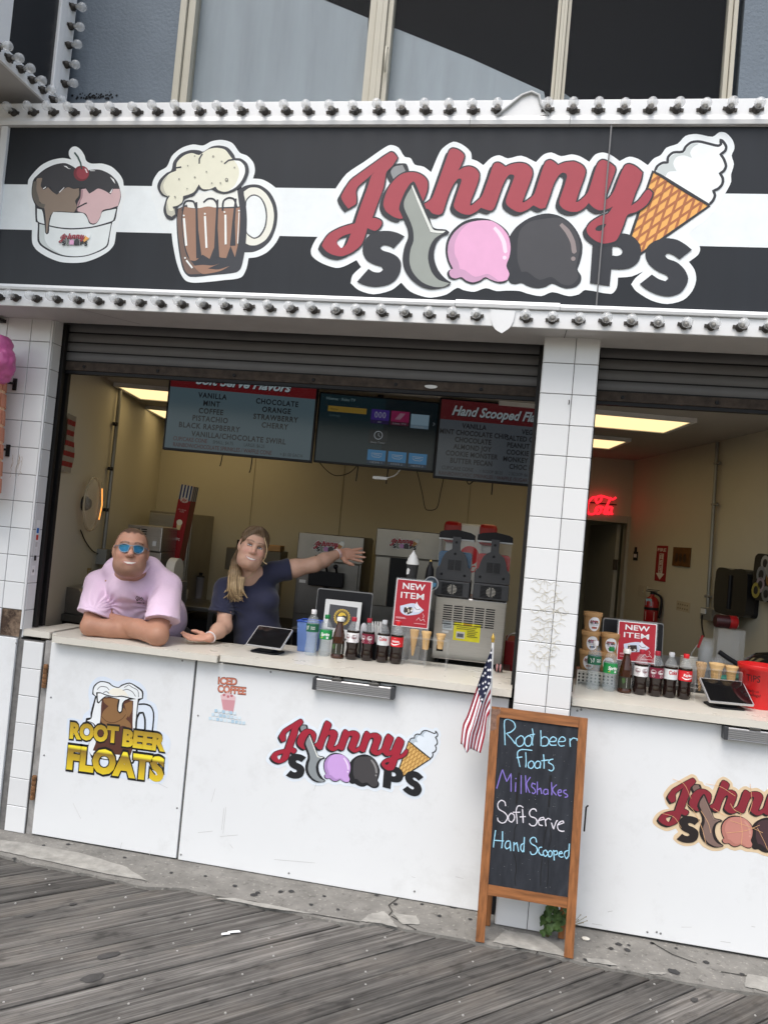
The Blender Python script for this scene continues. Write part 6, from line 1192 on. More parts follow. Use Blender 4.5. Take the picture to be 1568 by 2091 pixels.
m_ = MB(); m_.lathe([(.03, 0), (.03, .01), (.012, .02), (.012, .10)], 14); m_.build('base', CHAR, ld); m_ = MB(); m_.lathe([(.012, .10), (.018, .115), (.020, .16), (.016, .185), (.008, .195), (.0005, .197)], 14); m_.build('head', mat('pale_grey_plastic', (.5, .5, .53), .4), ld)
# tips bucket
a = at(1508, 1366, .33); b_ = at(1596, 1372, .33); rt = (b_.x-a.x)/2; tb = thing('tips_bucket', 'red plastic tips bucket with black handwriting', 'bucket', ((a.x+b_.x)/2, .36, 1.1165)); hb = at(1540, 1362, .30).z-1.1165+.01
m_ = MB(); rb = rt*.76; m_.lathe([(rb, 0), (rt*.93, hb-.03), (rt*.98, hb-.028), (rt*1.0, hb-.004), (rt*.98, hb), (rt*.92, hb), (rt*.72, .01)], 40); m_.build('bucket', mat('red_bucket_plastic', lin((205, 32, 34)), .35, var=.05), tb)
fb = lambda x, y, d: Vector((math.sin(x/rt)*(rb+(rt*.93-rb)*y/(hb-.03)+d), -math.cos(x/rt)*(rb+(rt*.93-rb)*y/(hb-.03)+d), y))
A = Art(fb, None, .0003, .001); MK = pm(40, 16, 18); A.text(MK, 'TIPS', -.055, hb*.62, .034, w=.075); A.text(MK, 'Help us', -.05, hb*.38, .014, w=.06); A.text(MK, 'college!', -.042, hb*.29, .014, w=.07); A.build('marker_writing', tb)
# stacked kraft tubs
KR = mat('kraft_paper', lin((178, 138, 92)), .75, var=.06, vs_=20)
def tub(label, x, y, z, r_, h, flav, col_, rz):
 t = thing('paper_tub', label, 'tub', (x, y, z), rz, None); m_ = MB(); m_.lathe([(r_*.80, .0005), (r_*.96, h*.80)], 28); m_.build('cup', KR, t)
 m_ = MB(); m_.lathe([(r_*1.02, h*.78), (r_*1.04, h*.98), (r_*1.02, h-.0005), (r_*.95, h-.0005)], 28); m_.build('lid', KR, t)
 rr = lambda y: r_*(.80+.16*y/(h*.8)); fc = lambda x, y, d: Vector((math.sin(x/r_)*(rr(y)+d), -math.cos(x/r_)*(rr(y)+d), y)); zc = h*.40
 m_ = MB(); n = 24; ring = [(0, zc)] + [(r_*.72*math.cos(2*math.pi*i/n), zc+h*.37*math.sin(2*math.pi*i/n)) for i in range(n)] + [(r_*.36*math.cos(2*math.pi*i/n), zc+h*.185*math.sin(2*math.pi*i/n)) for i in range(n)]
 m_.add([fc(a_, b_, .0008) for a_, b_ in ring], [(0, 25+i, 25+(i+1) % n) for i in range(n)] + [(25+i, 1+i, 1+(i+1) % n, 25+(i+1) % n) for i in range(n)]); lb = m_.build('round_label', pm(236, 236, 240), t)
 s_ = r_*1.15/LW; logo(lambda x, y, d: fc(x, zc+h*.11+y, d), lb, s_, None, dict(red=(160, 40, 62)), step=.00012, border=False, name='print', simple=True, d0=.0012)
 A = Art(fc, None, .0002, .0014); A.text(pm(60, 60, 90), flav, 0, zc-h*.07, h*.055, w=r_*.8)
 for k_, dx in enumerate((-.18, 0, .2)): A.fill(pm(*col_[k_]), circ(dx*r_, zc-h*.19, r_*.15, 9, h*.055))
 A.build('flavour_print', lb); return t
def tubat(label, topc, botc, Y, flav, col_, rz=0):
 a = at(*topc, Y); b_ = at(*botc, Y); return a, b_
rT = .0495; hT = .104; tx0 = at(1200, 1330, .43).x; tx1 = at(1237, 1330, .43).x
for (x, k_, lab, fl, c3) in [(tx0+.004, 0, 'kraft ice cream tub at the bottom of the three high stack by the pillar', 'S\'MORES', [(150, 100, 80), (120, 70, 60), (170, 120, 90)]), (tx0+.008, 1, 'middle kraft ice cream tub of the three high stack, blue picture on label', 'COOKIE', [(150, 120, 96), (80, 140, 190), (70, 64, 80)]), (tx0+.011, 2, 'kraft ice cream tub on top of the three high stack by the pillar', 'CANNOLI CHIP', [(170, 110, 90), (180, 60, 60), (150, 90, 70)]), (tx1+.012, 0, 'kraft ice cream tub at the bottom of the two high stack behind the soda bottle', 'BLACK', [(70, 70, 80), (90, 90, 100), (80, 80, 86)]), (tx1+.016, 1, 'kraft ice cream tub on top of the two high stack, green picture on its label', 'MINT CHIP', [(80, 84, 92), (160, 190, 160), (90, 150, 90)])]:
 tub(lab, x, .43, 1.1165+.085+k_*hT, rT, hT, fl, c3, rnd.uniform(-.1, .2))
ts = thing('tub_riser', 'low perforated steel riser under the stacked tubs', 'riser', ((tx0+tx1)/2, .43, 1.1165)); m_ = MB(); m_.box(-.10, .12, -.06, .06, .078, .0845); m_.box(-.10, -.094, -.06, .06, .0005, .0775); m_.box(.114, .12, -.06, .06, .0005, .0775); m_.box(-.094, .114, .05, .06, .0005, .0775); m_.build('shelf', STEEL, ts)
m_ = MB()
for i in range(9):
 for k_ in range(4): m_.lathe([(.006, 0), (.0055, .001)], 8, (-.08+i*.022, .0488, .012+k_*.018), Matrix(((1, 0, 0), (0, 0, -1), (0, 1, 0))))
m_.build('perforation', BLACK, ts, kind='stuff')
# ------------------------------------------------------------------ menu screens hung inside the hatch
def scr(r, g, b, k=.27):
 nm = 'screen_%d_%d_%d' % (r, g, b)
 if nm in MATS: return MATS[nm]
 m = mat(nm, (.004, .004, .005), .25, var=0); c = lin((r, g, b)); bb_ = m.node_tree.nodes['Principled BSDF']; bb_.inputs['Emission Color'].default_value = c + (1,); bb_.inputs['Emission Strength'].default_value = k; return m
TVO = at(770, 880, .95); ANG = math.atan2(WD.y, WD.x)
UPT = (Vector((0, 0, 1)) + WN*-.0).normalized()
def tv(label, BLp, BRp, off, asp=.5625):
 o_ = TVO+WN*off; a = atp(*BLp, o_, WN); b_ = atp(*BRp, o_, WN); w_ = (Vector((b_.x-a.x, b_.y-a.y))).length; z = (a.z+b_.z)/2; h = w_*asp
 t = thing('menu_screen', label, 'screen', (a.x, a.y, z), ANG); fr = lambda x, y, d: Vector((x, -d, y))
 m_ = MB(); m_.prism([(0, 0), (w_, 0), (w_, h), (0, h)], fr, -.045, -.002); m_.build('housing', BLACK, t, .004)
 m_ = MB(); m_.box(w_*.4, w_*.6, .046, .07, h*.3, h*.8); m_.tube([(w_*.5, .07, h*.6), (w_*.5, .09, h*.6), (w_*.5, .09, CEI-z)], .02, 8); m_.build('ceiling_mount', DARKM, t)
 return t, fr, w_, h
def hang(t, pts, r_=.004, nm='cable', m=None): m_ = MB(); m_.tube([Vector(p) for p in smooth3(pts)], r_, 6); return m_.build(nm, m or BLACK, t)
def smooth3(pts, k=4):
 P = [Vector(p) for p in pts]; out = []
 for i in range(len(P)-1):
  p0 = P[max(0, i-1)]; p1 = P[i]; p2 = P[i+1]; p3 = P[min(len(P)-1, i+2)]
  for s_ in range(k):
   t = s_/k; out.append(.5*((2*p1)+(-p0+p2)*t+(2*p0-5*p1+4*p2-p3)*t*t+(-p0+3*p1-3*p2+p3)*t**3))
 return out+[P[-1]]
t, fr, w_, h = tv('menu screen headed Soft Serve Flavors with a pale blue list', (332, 916), (636, 946), .02)
A = Art(fr, None, .0002, .0); m0, m1 = .012, .010
A.fill(scr(74, 92, 100), [(m0, .014), (w_-m0, .014), (w_-m0, h-m1), (m0, h-m1)]); A.fill(scr(92, 20, 24), [(m0, h*.755), (w_-m0, h*.755), (w_-m0, h-m1), (m0, h-m1)])
A.text(scr(20, 8, 8), 'Soft Serve Flavors', w_*.50+.003, h*.815-.004, h*.10, w=w_*.64, shear=.35, bold=.03); A.text(scr(150, 166, 172), 'Soft Serve Flavors', w_*.50, h*.815, h*.10, w=w_*.64, shear=.35, bold=.03)
DKT = scr(20, 25, 30); BRT = scr(66, 26, 26)
for i, s_ in enumerate(['VANILLA', 'MINT', 'COFFEE', 'PISTACHIO', 'BLACK RASPBERRY']): A.text(DKT, s_, w_*.30, h*(.655-.093*i), h*.062, sx=.86, bold=.03, space=1.15); A.d -= .0002
for i, s_ in enumerate(['CHOCOLATE', 'ORANGE', 'STRAWBERRY', 'CHERRY']): A.text(DKT, s_, w_*.735, h*(.645-.093*i), h*.062, sx=.86, bold=.03, space=1.15); A.d -= .0002
A.text(DKT, 'VANILLA/CHOCOLATE SWIRL', w_*.50, h*.188, h*.062, sx=.86, bold=.03, space=1.12); A.text(BRT, 'CUP/CAKE CONE', w_*.18, h*.120, h*.048, sx=.76, bold=.01); A.text(DKT, 'SMALL: $4.75', w_*.40, h*.122, h*.040, sx=.76); A.text(DKT, 'LARGE: $6.25', w_*.61, h*.122, h*.040, sx=.76); A.text(BRT, 'RAINBOW/CHOCOLATE SPRINKLES / WAFFLE CONE', w_*.40, h*.048, h*.048, w=w_*.66, bold=.01); A.text(DKT, '+ $1.00 EACH', w_*.86, h*.048, h*.040, w=w_*.15)
A.build('display', t)
hang(t, [(w_*.40, .02, 0), (w_*.395, .02, -.05), (w_*.39, .02, -.075)]); hang(t, [(w_*.60, .02, 0), (w_*.597, .02, -.07), (w_*.59, .02, -.10)])
t, fr, w_, h = tv('dark screen showing a television home menu with input tiles', (640, 941), (886, 967), -.03, .585)
A = Art(fr, None, .0002, .0); A.fill(scr(14, 34, 40), [(.01, .012), (w_*.55, .012), (w_*.55, h-.01), (.01, h-.01)]); A.fill(scr(9, 21, 26), [(w_*.55, .012), (w_-.01, .012), (w_-.01, h-.01), (w_*.55, h-.01)])
A.text(scr(92, 112, 116), 'Hisense · Roku TV', w_*.18, h*.90, h*.040, w=w_*.24, bold=.01); A.fill(scr(120, 98, 38), [(w_*.08, h*.735), (w_*.40, h*.735), (w_*.40, h*.815), (w_*.08, h*.815)]); A.text(scr(60, 48, 20), 'Home', w_*.13, h*.76, h*.028, w=w_*.06); A.text(scr(60, 78, 82), 'Settings', w_*.14, h*.67, h*.03, w=w_*.09)
for (x, y, c, c2, lab) in [(.44, .62, (52, 36, 104), (30, 20, 60), 'AV'), (.605, .62, (112, 28, 66), (60, 14, 36), 'Live TV'), (.77, .60, (110, 132, 146), (90, 110, 124), 'Media'), (.44, .33, (28, 34, 38), (20, 25, 28), 'Sleep Timer'), (.44, .045, (44, 108, 152), (20, 40, 60), 'HDMI 1'), (.61, .045, (44, 108, 152), (20, 40, 60), 'HDMI 2'), (.78, .045, (44, 108, 152), (20, 40, 60), 'HDMI 3')]:
 A.fill(scr(*c), [(w_*x, h*y), (w_*(x+.15), h*y), (w_*(x+.15), h*(y+.20)), (w_*x, h*(y+.20))]); A.fill(scr(*c2), [(w_*x, h*y), (w_*(x+.15), h*y), (w_*(x+.15), h*(y+.05)), (w_*x, h*(y+.05))]); A.text(scr(120, 126, 132), lab, w_*(x+.075), h*(y+.012), h*.024, w=w_*min(.12, .016*len(lab)))
 cx, cy = w_*(x+.075), h*(y+.125); Wt = scr(150, 156, 164)
 if 'HDMI' in lab: A.line(Wt, [(cx-.035, cy+.012), (cx+.035, cy+.012), (cx+.030, cy-.004), (cx+.018, cy-.012), (cx-.018, cy-.012), (cx-.030, cy-.004)], .003, True); A.line(Wt, [(cx-.02, cy+.002), (cx+.02, cy+.002)], .003)
 elif lab == 'AV': [A.line(Wt, circ(cx+dx, cy, .008, 10, .018), .003, True) for dx in (-.026, 0, .026)]
 elif lab == 'Live TV': [A.line(Wt, [(cx-.02+dx, cy-.02), (cx+.012+dx, cy+.022)], .003) for dx in (-.008, .004, .016)]
 elif 'Sleep' in lab: A.line(Wt, circ(cx, cy, .026, 18), .004, True); A.line(Wt, [(cx, cy+.016), (cx, cy), (cx+.012, cy-.010)], .003)
A.line(scr(120, 126, 132), [(w_*.955, h*.70), (w_*.97, h*.68), (w_*.955, h*.66)], .003); A.build('display', t)
hang(t, [(w_*.05, .02, 0), (w_*.12, .03, -.05), (w_*.20, .03, -.075), (w_*.30, .03, -.05), (w_*.36, .02, 0)], .003); hang(t, [(w_*.37, .02, 0), (w_*.365, .02, -.10)]); hang(t, [(w_*.62, .02, 0), (w_*.615, .02, -.10)]); hang(t, [(w_*.86, .02, 0), (w_*.92, .03, -.14), (w_*.95, .03, -.225), (w_*.98, .03, -.245), (w_*1.05, .03, -.225), (w_*1.07, .03, -.12), (w_*1.09, .02, .02)], .003)
m_ = MB(); m_.box(w_*.50, w_*.62, .01, .03, -.075, -.055); m_.build('power_strip', WHITEP, t, .003); hang(t, [(w_*.62, .02, -.06), (w_*.68, .02, -.04), (w_*.72, .02, 0)], .003, m=WHITEP)
t, fr, w_, h = tv('menu screen headed Hand Scooped with a grey list, cut off by the pillar', (884, 975), (1150, 999.5), .06, .62)
A = Art(fr, None, .0002, .0); A.fill(scr(66, 72, 78), [(.012, .014), (w_-.012, .014), (w_-.012, h-.01), (.012, h-.01)]); A.fill(scr(74, 22, 26), [(.012, h*.735), (w_-.012, h*.735), (w_-.012, h-.01), (.012, h-.01)])
A.text(scr(18, 10, 10), 'Hand Scooped Flavors', w_*.5+.003, h*.80-.004, h*.115, w=w_*.80, shear=.35, bold=.03); A.text(scr(128, 138, 142), 'Hand Scooped Flavors', w_*.50, h*.80, h*.115, w=w_*.80, shear=.35, bold=.03); DKT = scr(22, 24, 28)
for i, s_ in enumerate(['VANILLA', 'MINT CHOCOLATE CHIP', 'CHOCOLATE', 'ALMOND JOY', 'COOKIE MONSTER', 'BUTTER PECAN']): A.text(DKT, s_, w_*.28, h*(.645-.088*i), h*.060, sx=.84, bold=.03, space=1.05); A.d -= .0002
for i, s_ in enumerate(['VEGAN', 'SALTED CARAMEL', 'PEANUT BUTTER', 'COOKIE DOUGH', 'MONKEY BUSINESS', 'CHOC FUDGE']): A.text(DKT, s_, w_*.72, h*(.635-.088*i), h*.060, sx=.84, bold=.03, space=1.05); A.d -= .0002
A.text(DKT, 'CUP/CAKE CONE', w_*.18, h*.115, h*.046, sx=.76, bold=.01); A.text(DKT, '1 SCOOP: $5.25', w_*.44, h*.115, h*.038, sx=.76); A.text(DKT, '2 SCOOP: $6.75', w_*.66, h*.115, h*.038, sx=.76); A.text(scr(48, 26, 28), 'RAINBOW/CHOC SPRINKLES / WAFFLE /SUGAR CONE', w_*.43, h*.045, h*.046, w=w_*.78, bold=.01); A.build('display', t)
hang(t, [(w_*.46, .02, 0), (w_*.46, .02, -.075)]); hang(t, [(w_*.26, .02, 0), (w_*.28, .02, -.02), (w_*.31, .02, 0)], .003)
# ------------------------------------------------------------------ machines along the back
LOGOPAL = dict(red=(168, 30, 56), ink=(22, 22, 26), pink=(190, 140, 200), border=(206, 210, 214), cone=(190, 140, 80))
STEEL2 = mat('smoky_steel', (.27, .26, .24), .33, .9, var=.16, vs_=3, rvar=.1)
def soft_serve(label, TL, TR, Y, lx, lz, lw, gap=False):
 a = at(*TL, Y); b_ = at(*TR, Y); w_ = b_.x-a.x; zt = (a.z+b_.z)/2
 t = thing('soft_serve_machine', label, 'machine', (a.x, Y, .002), .06); zh = zt-.22
 m_ = MB(); m_.box(0, w_, 0.012, .62, 0, zt-.012); m_.build('cabinet', DSTEEL, t, .006)
 m_ = MB(); m_.box(-.006, w_+.006, -.02, .50, zh, zt); m_.build('header_panel', STEEL2, t, .006)
 if gap:
  for xa, xb in ((0, w_*.24), (w_*.62, w_)): m_ = MB(); m_.box(xa+.002, xb-.002, -.004, .011, zt-.62, zh-.006); m_.build('front_panel', STEEL2, t, .004)
  m_ = MB(); m_.box(w_*.24, w_*.62, .002, .011, zt-.62, zh-.006); m_.build('dispenser_recess', BLACK, t)
 else:
  m_ = MB(); m_.box(.02, w_-.02, -.004, .011, zt-.66, zh-.006); m_.build('front_panel', DSTEEL, t, .004)
  m_ = MB(); m_.box(w_*.22, w_*.76, -.075, -.006, zt-.42, zt-.30); m_.build('freezer_door', BLACK, t, .008)
  for f in (.34, .49, .64): m_ = MB(); m_.tube([(w_*f, -.04, zt-.30), (w_*f, -.08, zt-.27), (w_*f, -.11, zt-.255)], .009, 8); m_.ball((w_*f, -.115, zt-.25), .02, n=10, m=7); m_.build('draw_lever', BLACK, t)
  m_ = MB(); m_.lathe([(.016, -.03), (.022, 0)], 10, (w_*.49, -.045, zt-.425)); m_.build('nozzle', BLACK, t)
  m_ = MB(); m_.box(w_*.06, w_*.16, -.0075, -.0045, zt-.41, zt-.385); m_.build('paper_label', WHITEP, t)
 m_ = MB(); m_.box(.03, w_-.03, -.13, -.006, zt-.80, zt-.765); m_.build('drip_tray', DSTEEL, t, .004)
 m_ = MB(); m_.box(.02, w_-.02, -.004, .011, .05, zt-.81); m_.build('lower_panel', BLACK, t, .004)
 logo(lambda x, y, d: Vector((w_*lx+x, -.0202-d, zt-lz+y)), t, lw/LW, None, LOGOPAL, step=.00012, name='logo_sticker', simple=True)
 if not gap: A = Art(lambda x, y, d: Vector((x, -.0202-d, y)), None, .0003); A.fill(BLACK, [(w_*.28, zt-.215), (w_*.55, zt-.215), (w_*.55, zt-.175), (w_*.28, zt-.175)]); A.text(WHITEP, 'Espresso', w_*.41, zt-.204, .02, w=w_*.2); A.build('name_plate', t)
 return t
soft_serve('steel soft serve machine that the woman points at', (613, 1087), (742, 1098), 2.2, .48, .10, .26)
soft_serve('steel soft serve machine beside the slush machine, black dispenser recess', (772, 1079), (902, 1089), 2.2, .44, .11, .24, True)
# frozen drink machine
Ys = .70; a = at(890, 1217, Ys); b_ = at(1035, 1229, Ys); zt = (a.z+b_.z)/2; zb = at(950, 1352, Ys).z; wS = b_.x-a.x
sl_ = thing('slush_machine', 'steel slush machine with two charcoal tanks of blue and red slush', 'machine', (a.x, Ys, zb-.02), .04); H = zt-zb+.02
m_ = MB(); m_.box(0, wS, .0, .46, .022, H); m_.build('steel_base', STEEL, sl_, .008)
for x in (.04, wS-.04):
 m_ = MB(); m_.lathe([(.02, 0), (.016, .022)], 12, (x, .05, 0)); m_.lathe([(.02, 0), (.016, .022)], 12, (x, .40, 0)); m_.build('foot', BLACK, sl_, kind='stuff')
m_ = MB()
for c in range(5):
 for r_ in range(9): x = wS*(.12+.15*c); z = H*(.865-.034*r_); m_.box(x, x+wS*.125, -.0015, .004, z-.0035, z+.0035)
m_.build('vent_slot', BLACK, sl_, kind='stuff')
A = Art(lambda x, y, d: Vector((x, -d-.0005, y)), None, .0004); YEL = pm(226, 218, 44); A.fill(YEL, [(wS*.29, H*.36), (wS*.665, H*.355), (wS*.665, H*.62), (wS*.29, H*.635)]); A.fill(pm(206, 206, 200), [(wS*.33, H*.39), (wS*.45, H*.388), (wS*.45, H*.49), (wS*.33, H*.492)]); A.fill(pm(96, 98, 104), [(wS*.345, H*.41), (wS*.435, H*.408), (wS*.435, H*.465), (wS*.345, H*.467)]); A.fill(pm(200, 120, 40), [(wS*.42, H*.605), (wS*.54, H*.603), (wS*.54, H*.612), (wS*.42, H*.614)])
for i in range(7): z = H*(.585-.026*i); A.fill(pm(120, 116, 40), [(wS*(.33 if i < 3 else .48), z), (wS*(.63-.02*(i % 3)), z-.001), (wS*(.63-.02*(i % 3)), z+.003), (wS*(.33 if i < 3 else .48), z+.004)])
A.build('yellow_notice', sl_)
A = Art(lambda x, y, d: Vector((x, -d-.0005, y)), None, .0004); A.fill(pm(206, 214, 218), [(wS*.13, H*.50), (wS*.275, H*.50), (wS*.275, H*.635), (wS*.13, H*.645)])
for i in range(5): z = H*(.62-.022*i); A.fill(pm(120, 128, 134), [(wS*.145, z), (wS*.26, z), (wS*.26, z+.004), (wS*.145, z+.004)])
A.fill(pm(228, 228, 226), [(wS*.13, H*.455), (wS*.22, H*.452), (wS*.22, H*.485), (wS*.13, H*.488)]); A.build('rating_label', sl_)
m_ = MB(); m_.box(wS*.07, wS*.165, -.004, .004, H*.17, H*.26); m_.build('power_inlet', BLACK, sl_, .002)
for k_, (x0_, liq) in enumerate([(-.012, (10, 84, 124)), (wS*.515, (168, 8, 18))]):
 tw = wS*.495; z0_ = H+.001+(.004 if k_ else 0)
 m_ = MB(); m_.box(x0_, x0_+tw, -.02, .40, z0_, z0_+.094); ho = m_.build('motor_housing', CHAR, sl_, .006)
 m_ = MB()
 for i in range(9): z = z0_+.012+i*.008; m_.box(x0_+tw*.20, x0_+tw*.48, -.0225, -.019, z, z+.0045); m_.box(x0_+tw*.52, x0_+tw*.80, -.0225, -.019, z, z+.0045)
 m_.build('grille', BLACK, ho, kind='stuff')
 m_ = MB()
 for i in range(7): z = z0_+.018+i*.0082; hw_ = math.sqrt(max(0, .028**2-(z+.003-z0_-.046)**2)); m_.box(x0_+tw*.5-hw_, x0_+tw*.5-.004, -.0235, -.0228, z, z+.0045); m_.box(x0_+tw*.5+.004, x0_+tw*.5+hw_, -.0235, -.0228, z, z+.0045)
 m_.build('fan_louvre', STEEL, ho, kind='stuff')
 zb2 = z0_+.095; fx = lambda u: x0_+tw*u
 bell = smooth([(fx(.0), zb2+0.003), (fx(1.0), zb2+0.003), (fx(1.0), zb2+0.059), (fx(.96), zb2+0.076), (fx(.90), zb2+0.089), (fx(.86), zb2+0.125), (fx(.78), zb2+0.162), (fx(.66), zb2+0.182), (fx(.63), zb2+0.188), (fx(.63), zb2+0.264), (fx(.40), zb2+0.264), (fx(.40), zb2+0.188), (fx(.34), zb2+0.182), (fx(.22), zb2+0.162), (fx(.14), zb2+0.125), (fx(.10), zb2+0.089), (fx(.04), zb2+0.076), (fx(.0), zb2+0.059)], True, 3, 50)
 m_ = MB(); m_.prism(bell, lambda x, y, d: Vector((x, -.012-d, y)), -.05, .0); ps = m_.build('rear_shroud', CHAR, sl_, .004)
 m_ = MB(); m_.prism(rrect(fx(.28), fx(.74), zb2+0.059, zb2+0.132, .006), lambda x, y, d: Vector((x, -.0125-d, y)), 0, .003); m_.build('vent_frame', CHAR, ps, .001)
 m_ = MB()
 for i in range(10): z = zb2+0.066+i*.0061; m_.box(fx(.32), fx(.50), -.0165, -.0155, z, z+.0034); m_.box(fx(.52), fx(.70), -.0165, -.0155, z, z+.0034)
 m_.build('grille', BLACK, ps, kind='stuff')
 m_ = MB()
 for u, z in ((.5, zb2+0.162), (.16, zb2+0.036), (.82, zb2+0.036), (.51, zb2+0.231)): m_.lathe([(.008, 0), (.006, .002)], 10, (fx(u), -.0125, z), Matrix(((1, 0, 0), (0, 0, -1), (0, 1, 0))))
 m_.build('screw', BLACK, ps, kind='stuff')
 m_ = MB(); m_.prism(rrect(fx(.03), fx(.97), zb2+0.066, zb2+0.175, .02), lambda x, y, d: Vector((x, .04-d, y)), -.30, 0); m_.build('slush', mat('slush_%d' % k_, lin(liq), .25, var=.12, vs_=20, coat=.3), sl_)
 m_ = MB(); m_.prism(rrect(fx(.01), fx(.99), zb2+0.059, zb2+0.254, .02), lambda x, y, d: Vector((x, .036-d, y)), -.31, 0); m_.build('clear_tank', mat('clear_tank_wall', (.8, .82, .83), .05, alpha=.10, var=0, spec=.7), sl_)
 m_ = MB(); lid = [(fx(-.01), zb2+0.254), (fx(1.01), zb2+0.254), (fx(1.0), zb2+0.284), (fx(.90), zb2+0.295), (fx(.5), zb2+0.309), (fx(.12), zb2+0.298), (fx(.0), zb2+0.287)]; m_.prism(lid, lambda x, y, d: Vector((x, .03-d, y)), -.32, 0); m_.build('lid', BLACK, sl_, .006)
 m_ = MB(); m_.box(fx(-.012), fx(1.012), .026, .354, zb2+0.243, zb2+0.253); m_.build('lid_band', mat('frosted_band', (.45, .46, .46), .4), sl_, .003)
tbl = thing('back_bench', 'low steel bench that carries the slush machine behind the counter', 'bench', (a.x, Ys, 0)); m_ = MB(); m_.box(-.25, wS+.05, -.03, .60, zb-.06, zb-.021); m_.build('top', DSTEEL, tbl, .003)
for x, y in ((-.22, .0), (wS+.02, .0), (-.22, .56), (wS+.02, .56)): m_ = MB(); m_.tube([(x, y, 0.003), (x, y, zb-.061)], .016, 8); m_.build('leg', DSTEEL, tbl)
# soda fountain behind it
Yf = 1.75; a = at(908, 1062, Yf); b_ = at(1016, 1072, Yf); sf = thing('soda_fountain', 'white soda fountain with red corner lights behind the slush tanks', 'machine', (a.x, Yf, .003), .05); wF = b_.x-a.x; zF = at(960, 1068, Yf).z
m_ = MB(); m_.box(.02, wF-.02, .02, .5, 0, zF-.01); m_.build('cabinet', mat('fountain_white', (.55, .55, .53), .4), sf, .01)
m_ = MB(); m_.box(.10, wF-.10, -.005, .018, zF-.52, zF-.02); m_.build('front_panel', mat('fountain_panel', (.62, .60, .56), .35), sf, .004)
for x in (0.0, wF-.13):
 m_ = MB(); m_.box(x, x+.13, -.03, .40, zF-.16, zF); cl_ = m_.build('corner_light', mat('red_lens', lin((150, 24, 22)), .3, var=.2), sf, .03)
A = Art(lambda x, y, d: Vector((x, -.0055-d, y)), None, .0003); A.fill(pm(196, 28, 36), circ(wF*.52, zF-.24, .07, 20)); A.text(pm(196, 28, 36), 'Coca-Cola', wF*.52, zF-.36, .05, w=.20, shear=.35, bold=.02); A.build('logo_print', sf)
m_ = MB(); m_.box(.04, wF-.04, -.10, -.006, zF-.75, zF-.70); m_.build('drip_tray', BLACK, sf, .004)
# black waffle cone ornament and bottle shaped tap handle behind the NEW ITEM sign
a = at(840, 1179, .52); b_ = at(844, 1153, .52); oc = thing('cone_ornament', 'black waffle cone ornament with white swirl above the NEW ITEM sign', 'ornament', (a.x, .52, 1.125)); zb_ = a.z-1.125; r_ = .033
m_ = MB(); m_.lathe([(.024, 0), (.026, zb_*.4), (.030, zb_), (.036, zb_+.075)], 20); m_.build('cone', waffle_material('black_waffle', (.008, .008, .009), (.05, .05, .052), 40), oc)
m_ = MB()
pr = [(.036, zb_+.075), (.038, zb_+.085), (.031, zb_+.098), (.032, zb_+.105), (.023, zb_+.118), (.023, zb_+.124), (.012, zb_+.138), (.010, zb_+.143), (.0005, zb_+.158)]; m_.lathe(pr, 20); m_.build('swirl', mat('white_cream', (.75, .75, .74), .5), oc)
A = Art(cyl(.0345), None, .0003, .0012); A.fill(WHITEP, smooth([(-.03, zb_+.015), (-.012, zb_+.02), (-.008, zb_+.045), (-.02, zb_+.055), (-.03, zb_+.045)])); A.build('white_print', oc)
a = at(872, 1180, .56); tp = thing('tap_handle', 'black bottle shaped tap handle with round blue badge', 'tap', (at(876, 1185, .56).x, .56, 1.125)); z0_ = at(876, 1210, .56).z-1.125; zt_ = at(879, 1143, .56).z-1.125
m_ = MB(); m_.lathe([(.02, 0), (.016, z0_*.5), (.02, z0_), (.026, z0_+(zt_-z0_)*.45), (.022, z0_+(zt_-z0_)*.72), (.010, z0_+(zt_-z0_)*.86), (.009, zt_-.012)], 16); m_.build('handle', BLACK, tp); m_ = MB(); m_.lathe([(.006, zt_-.012), (.007, zt_-.004), (.004, zt_)], 10); m_.build('ferrule', mat('brass', (.55, .40, .14), .3, .9), tp)
m_ = MB(); m_.lathe([(.042, 0), (.042, .006)], 24, (.018, -.028, z0_+.055), Matrix(((1, 0, 0), (0, 0, -1), (0, 1, 0))) ); bd = m_.build('badge', mat('grey_badge_rim', (.35, .36, .38), .4, .5), tp)
A = Art(lambda x, y, d: Vector((.018+x, -.0342-d, z0_+.055+y)), None, .0003); A.fill(pm(46, 58, 70), circ(0, 0, .036, 22, .036)); A.fill(pm(70, 120, 150), [(-.026, -.016), (.026, -.016), (.030, .006), (-.030, .006)]); A.fill(pm(150, 176, 190), circ(0, -.02, .012, 10)); A.build('badge_print', bd)
# ------------------------------------------------------------------ left and back-left furniture
LD = (BL-LF).normalized(); LN = Vector((LD.y, -LD.x, 0))
if LN.x < 0: LN = -LN
def onleft(px, py, off=0): return atp(px, py, LF+LN*off, LN)
Yfr = 2.25; a = at(307, 1042, Yfr); b_ = at(391, 1050, Yfr); fg = thing('steel_fridge', 'tall steel refrigerator in the back corner behind the cone box', 'fridge', (a.x, Yfr, .003), .12); wG = b_.x-a.x; zG = (a.z+b_.z)/2
m_ = MB(); m_.box(0, wG, 0, .68, 0, zG); m_.build('cabinet', mat('fridge_steel', (.30, .275, .23), .42, .7, var=.12, vs_=3, rvar=.1), fg, .008); m_ = MB(); m_.box(.01, wG-.01, -.03, -.002, .12, zG-.02); m_.build('door', STEEL, fg, .006); m_ = MB(); m_.box(wG-.10, wG-.03, -.05, -.031, 1.1, 1.16); m_.build('handle', BLACK, fg, .003); m_ = MB(); m_.box(wG*.66, wG*.93, -.0345, -.0305, 1.26, 1.4); m_.build('paper_label', WHITEP, fg)
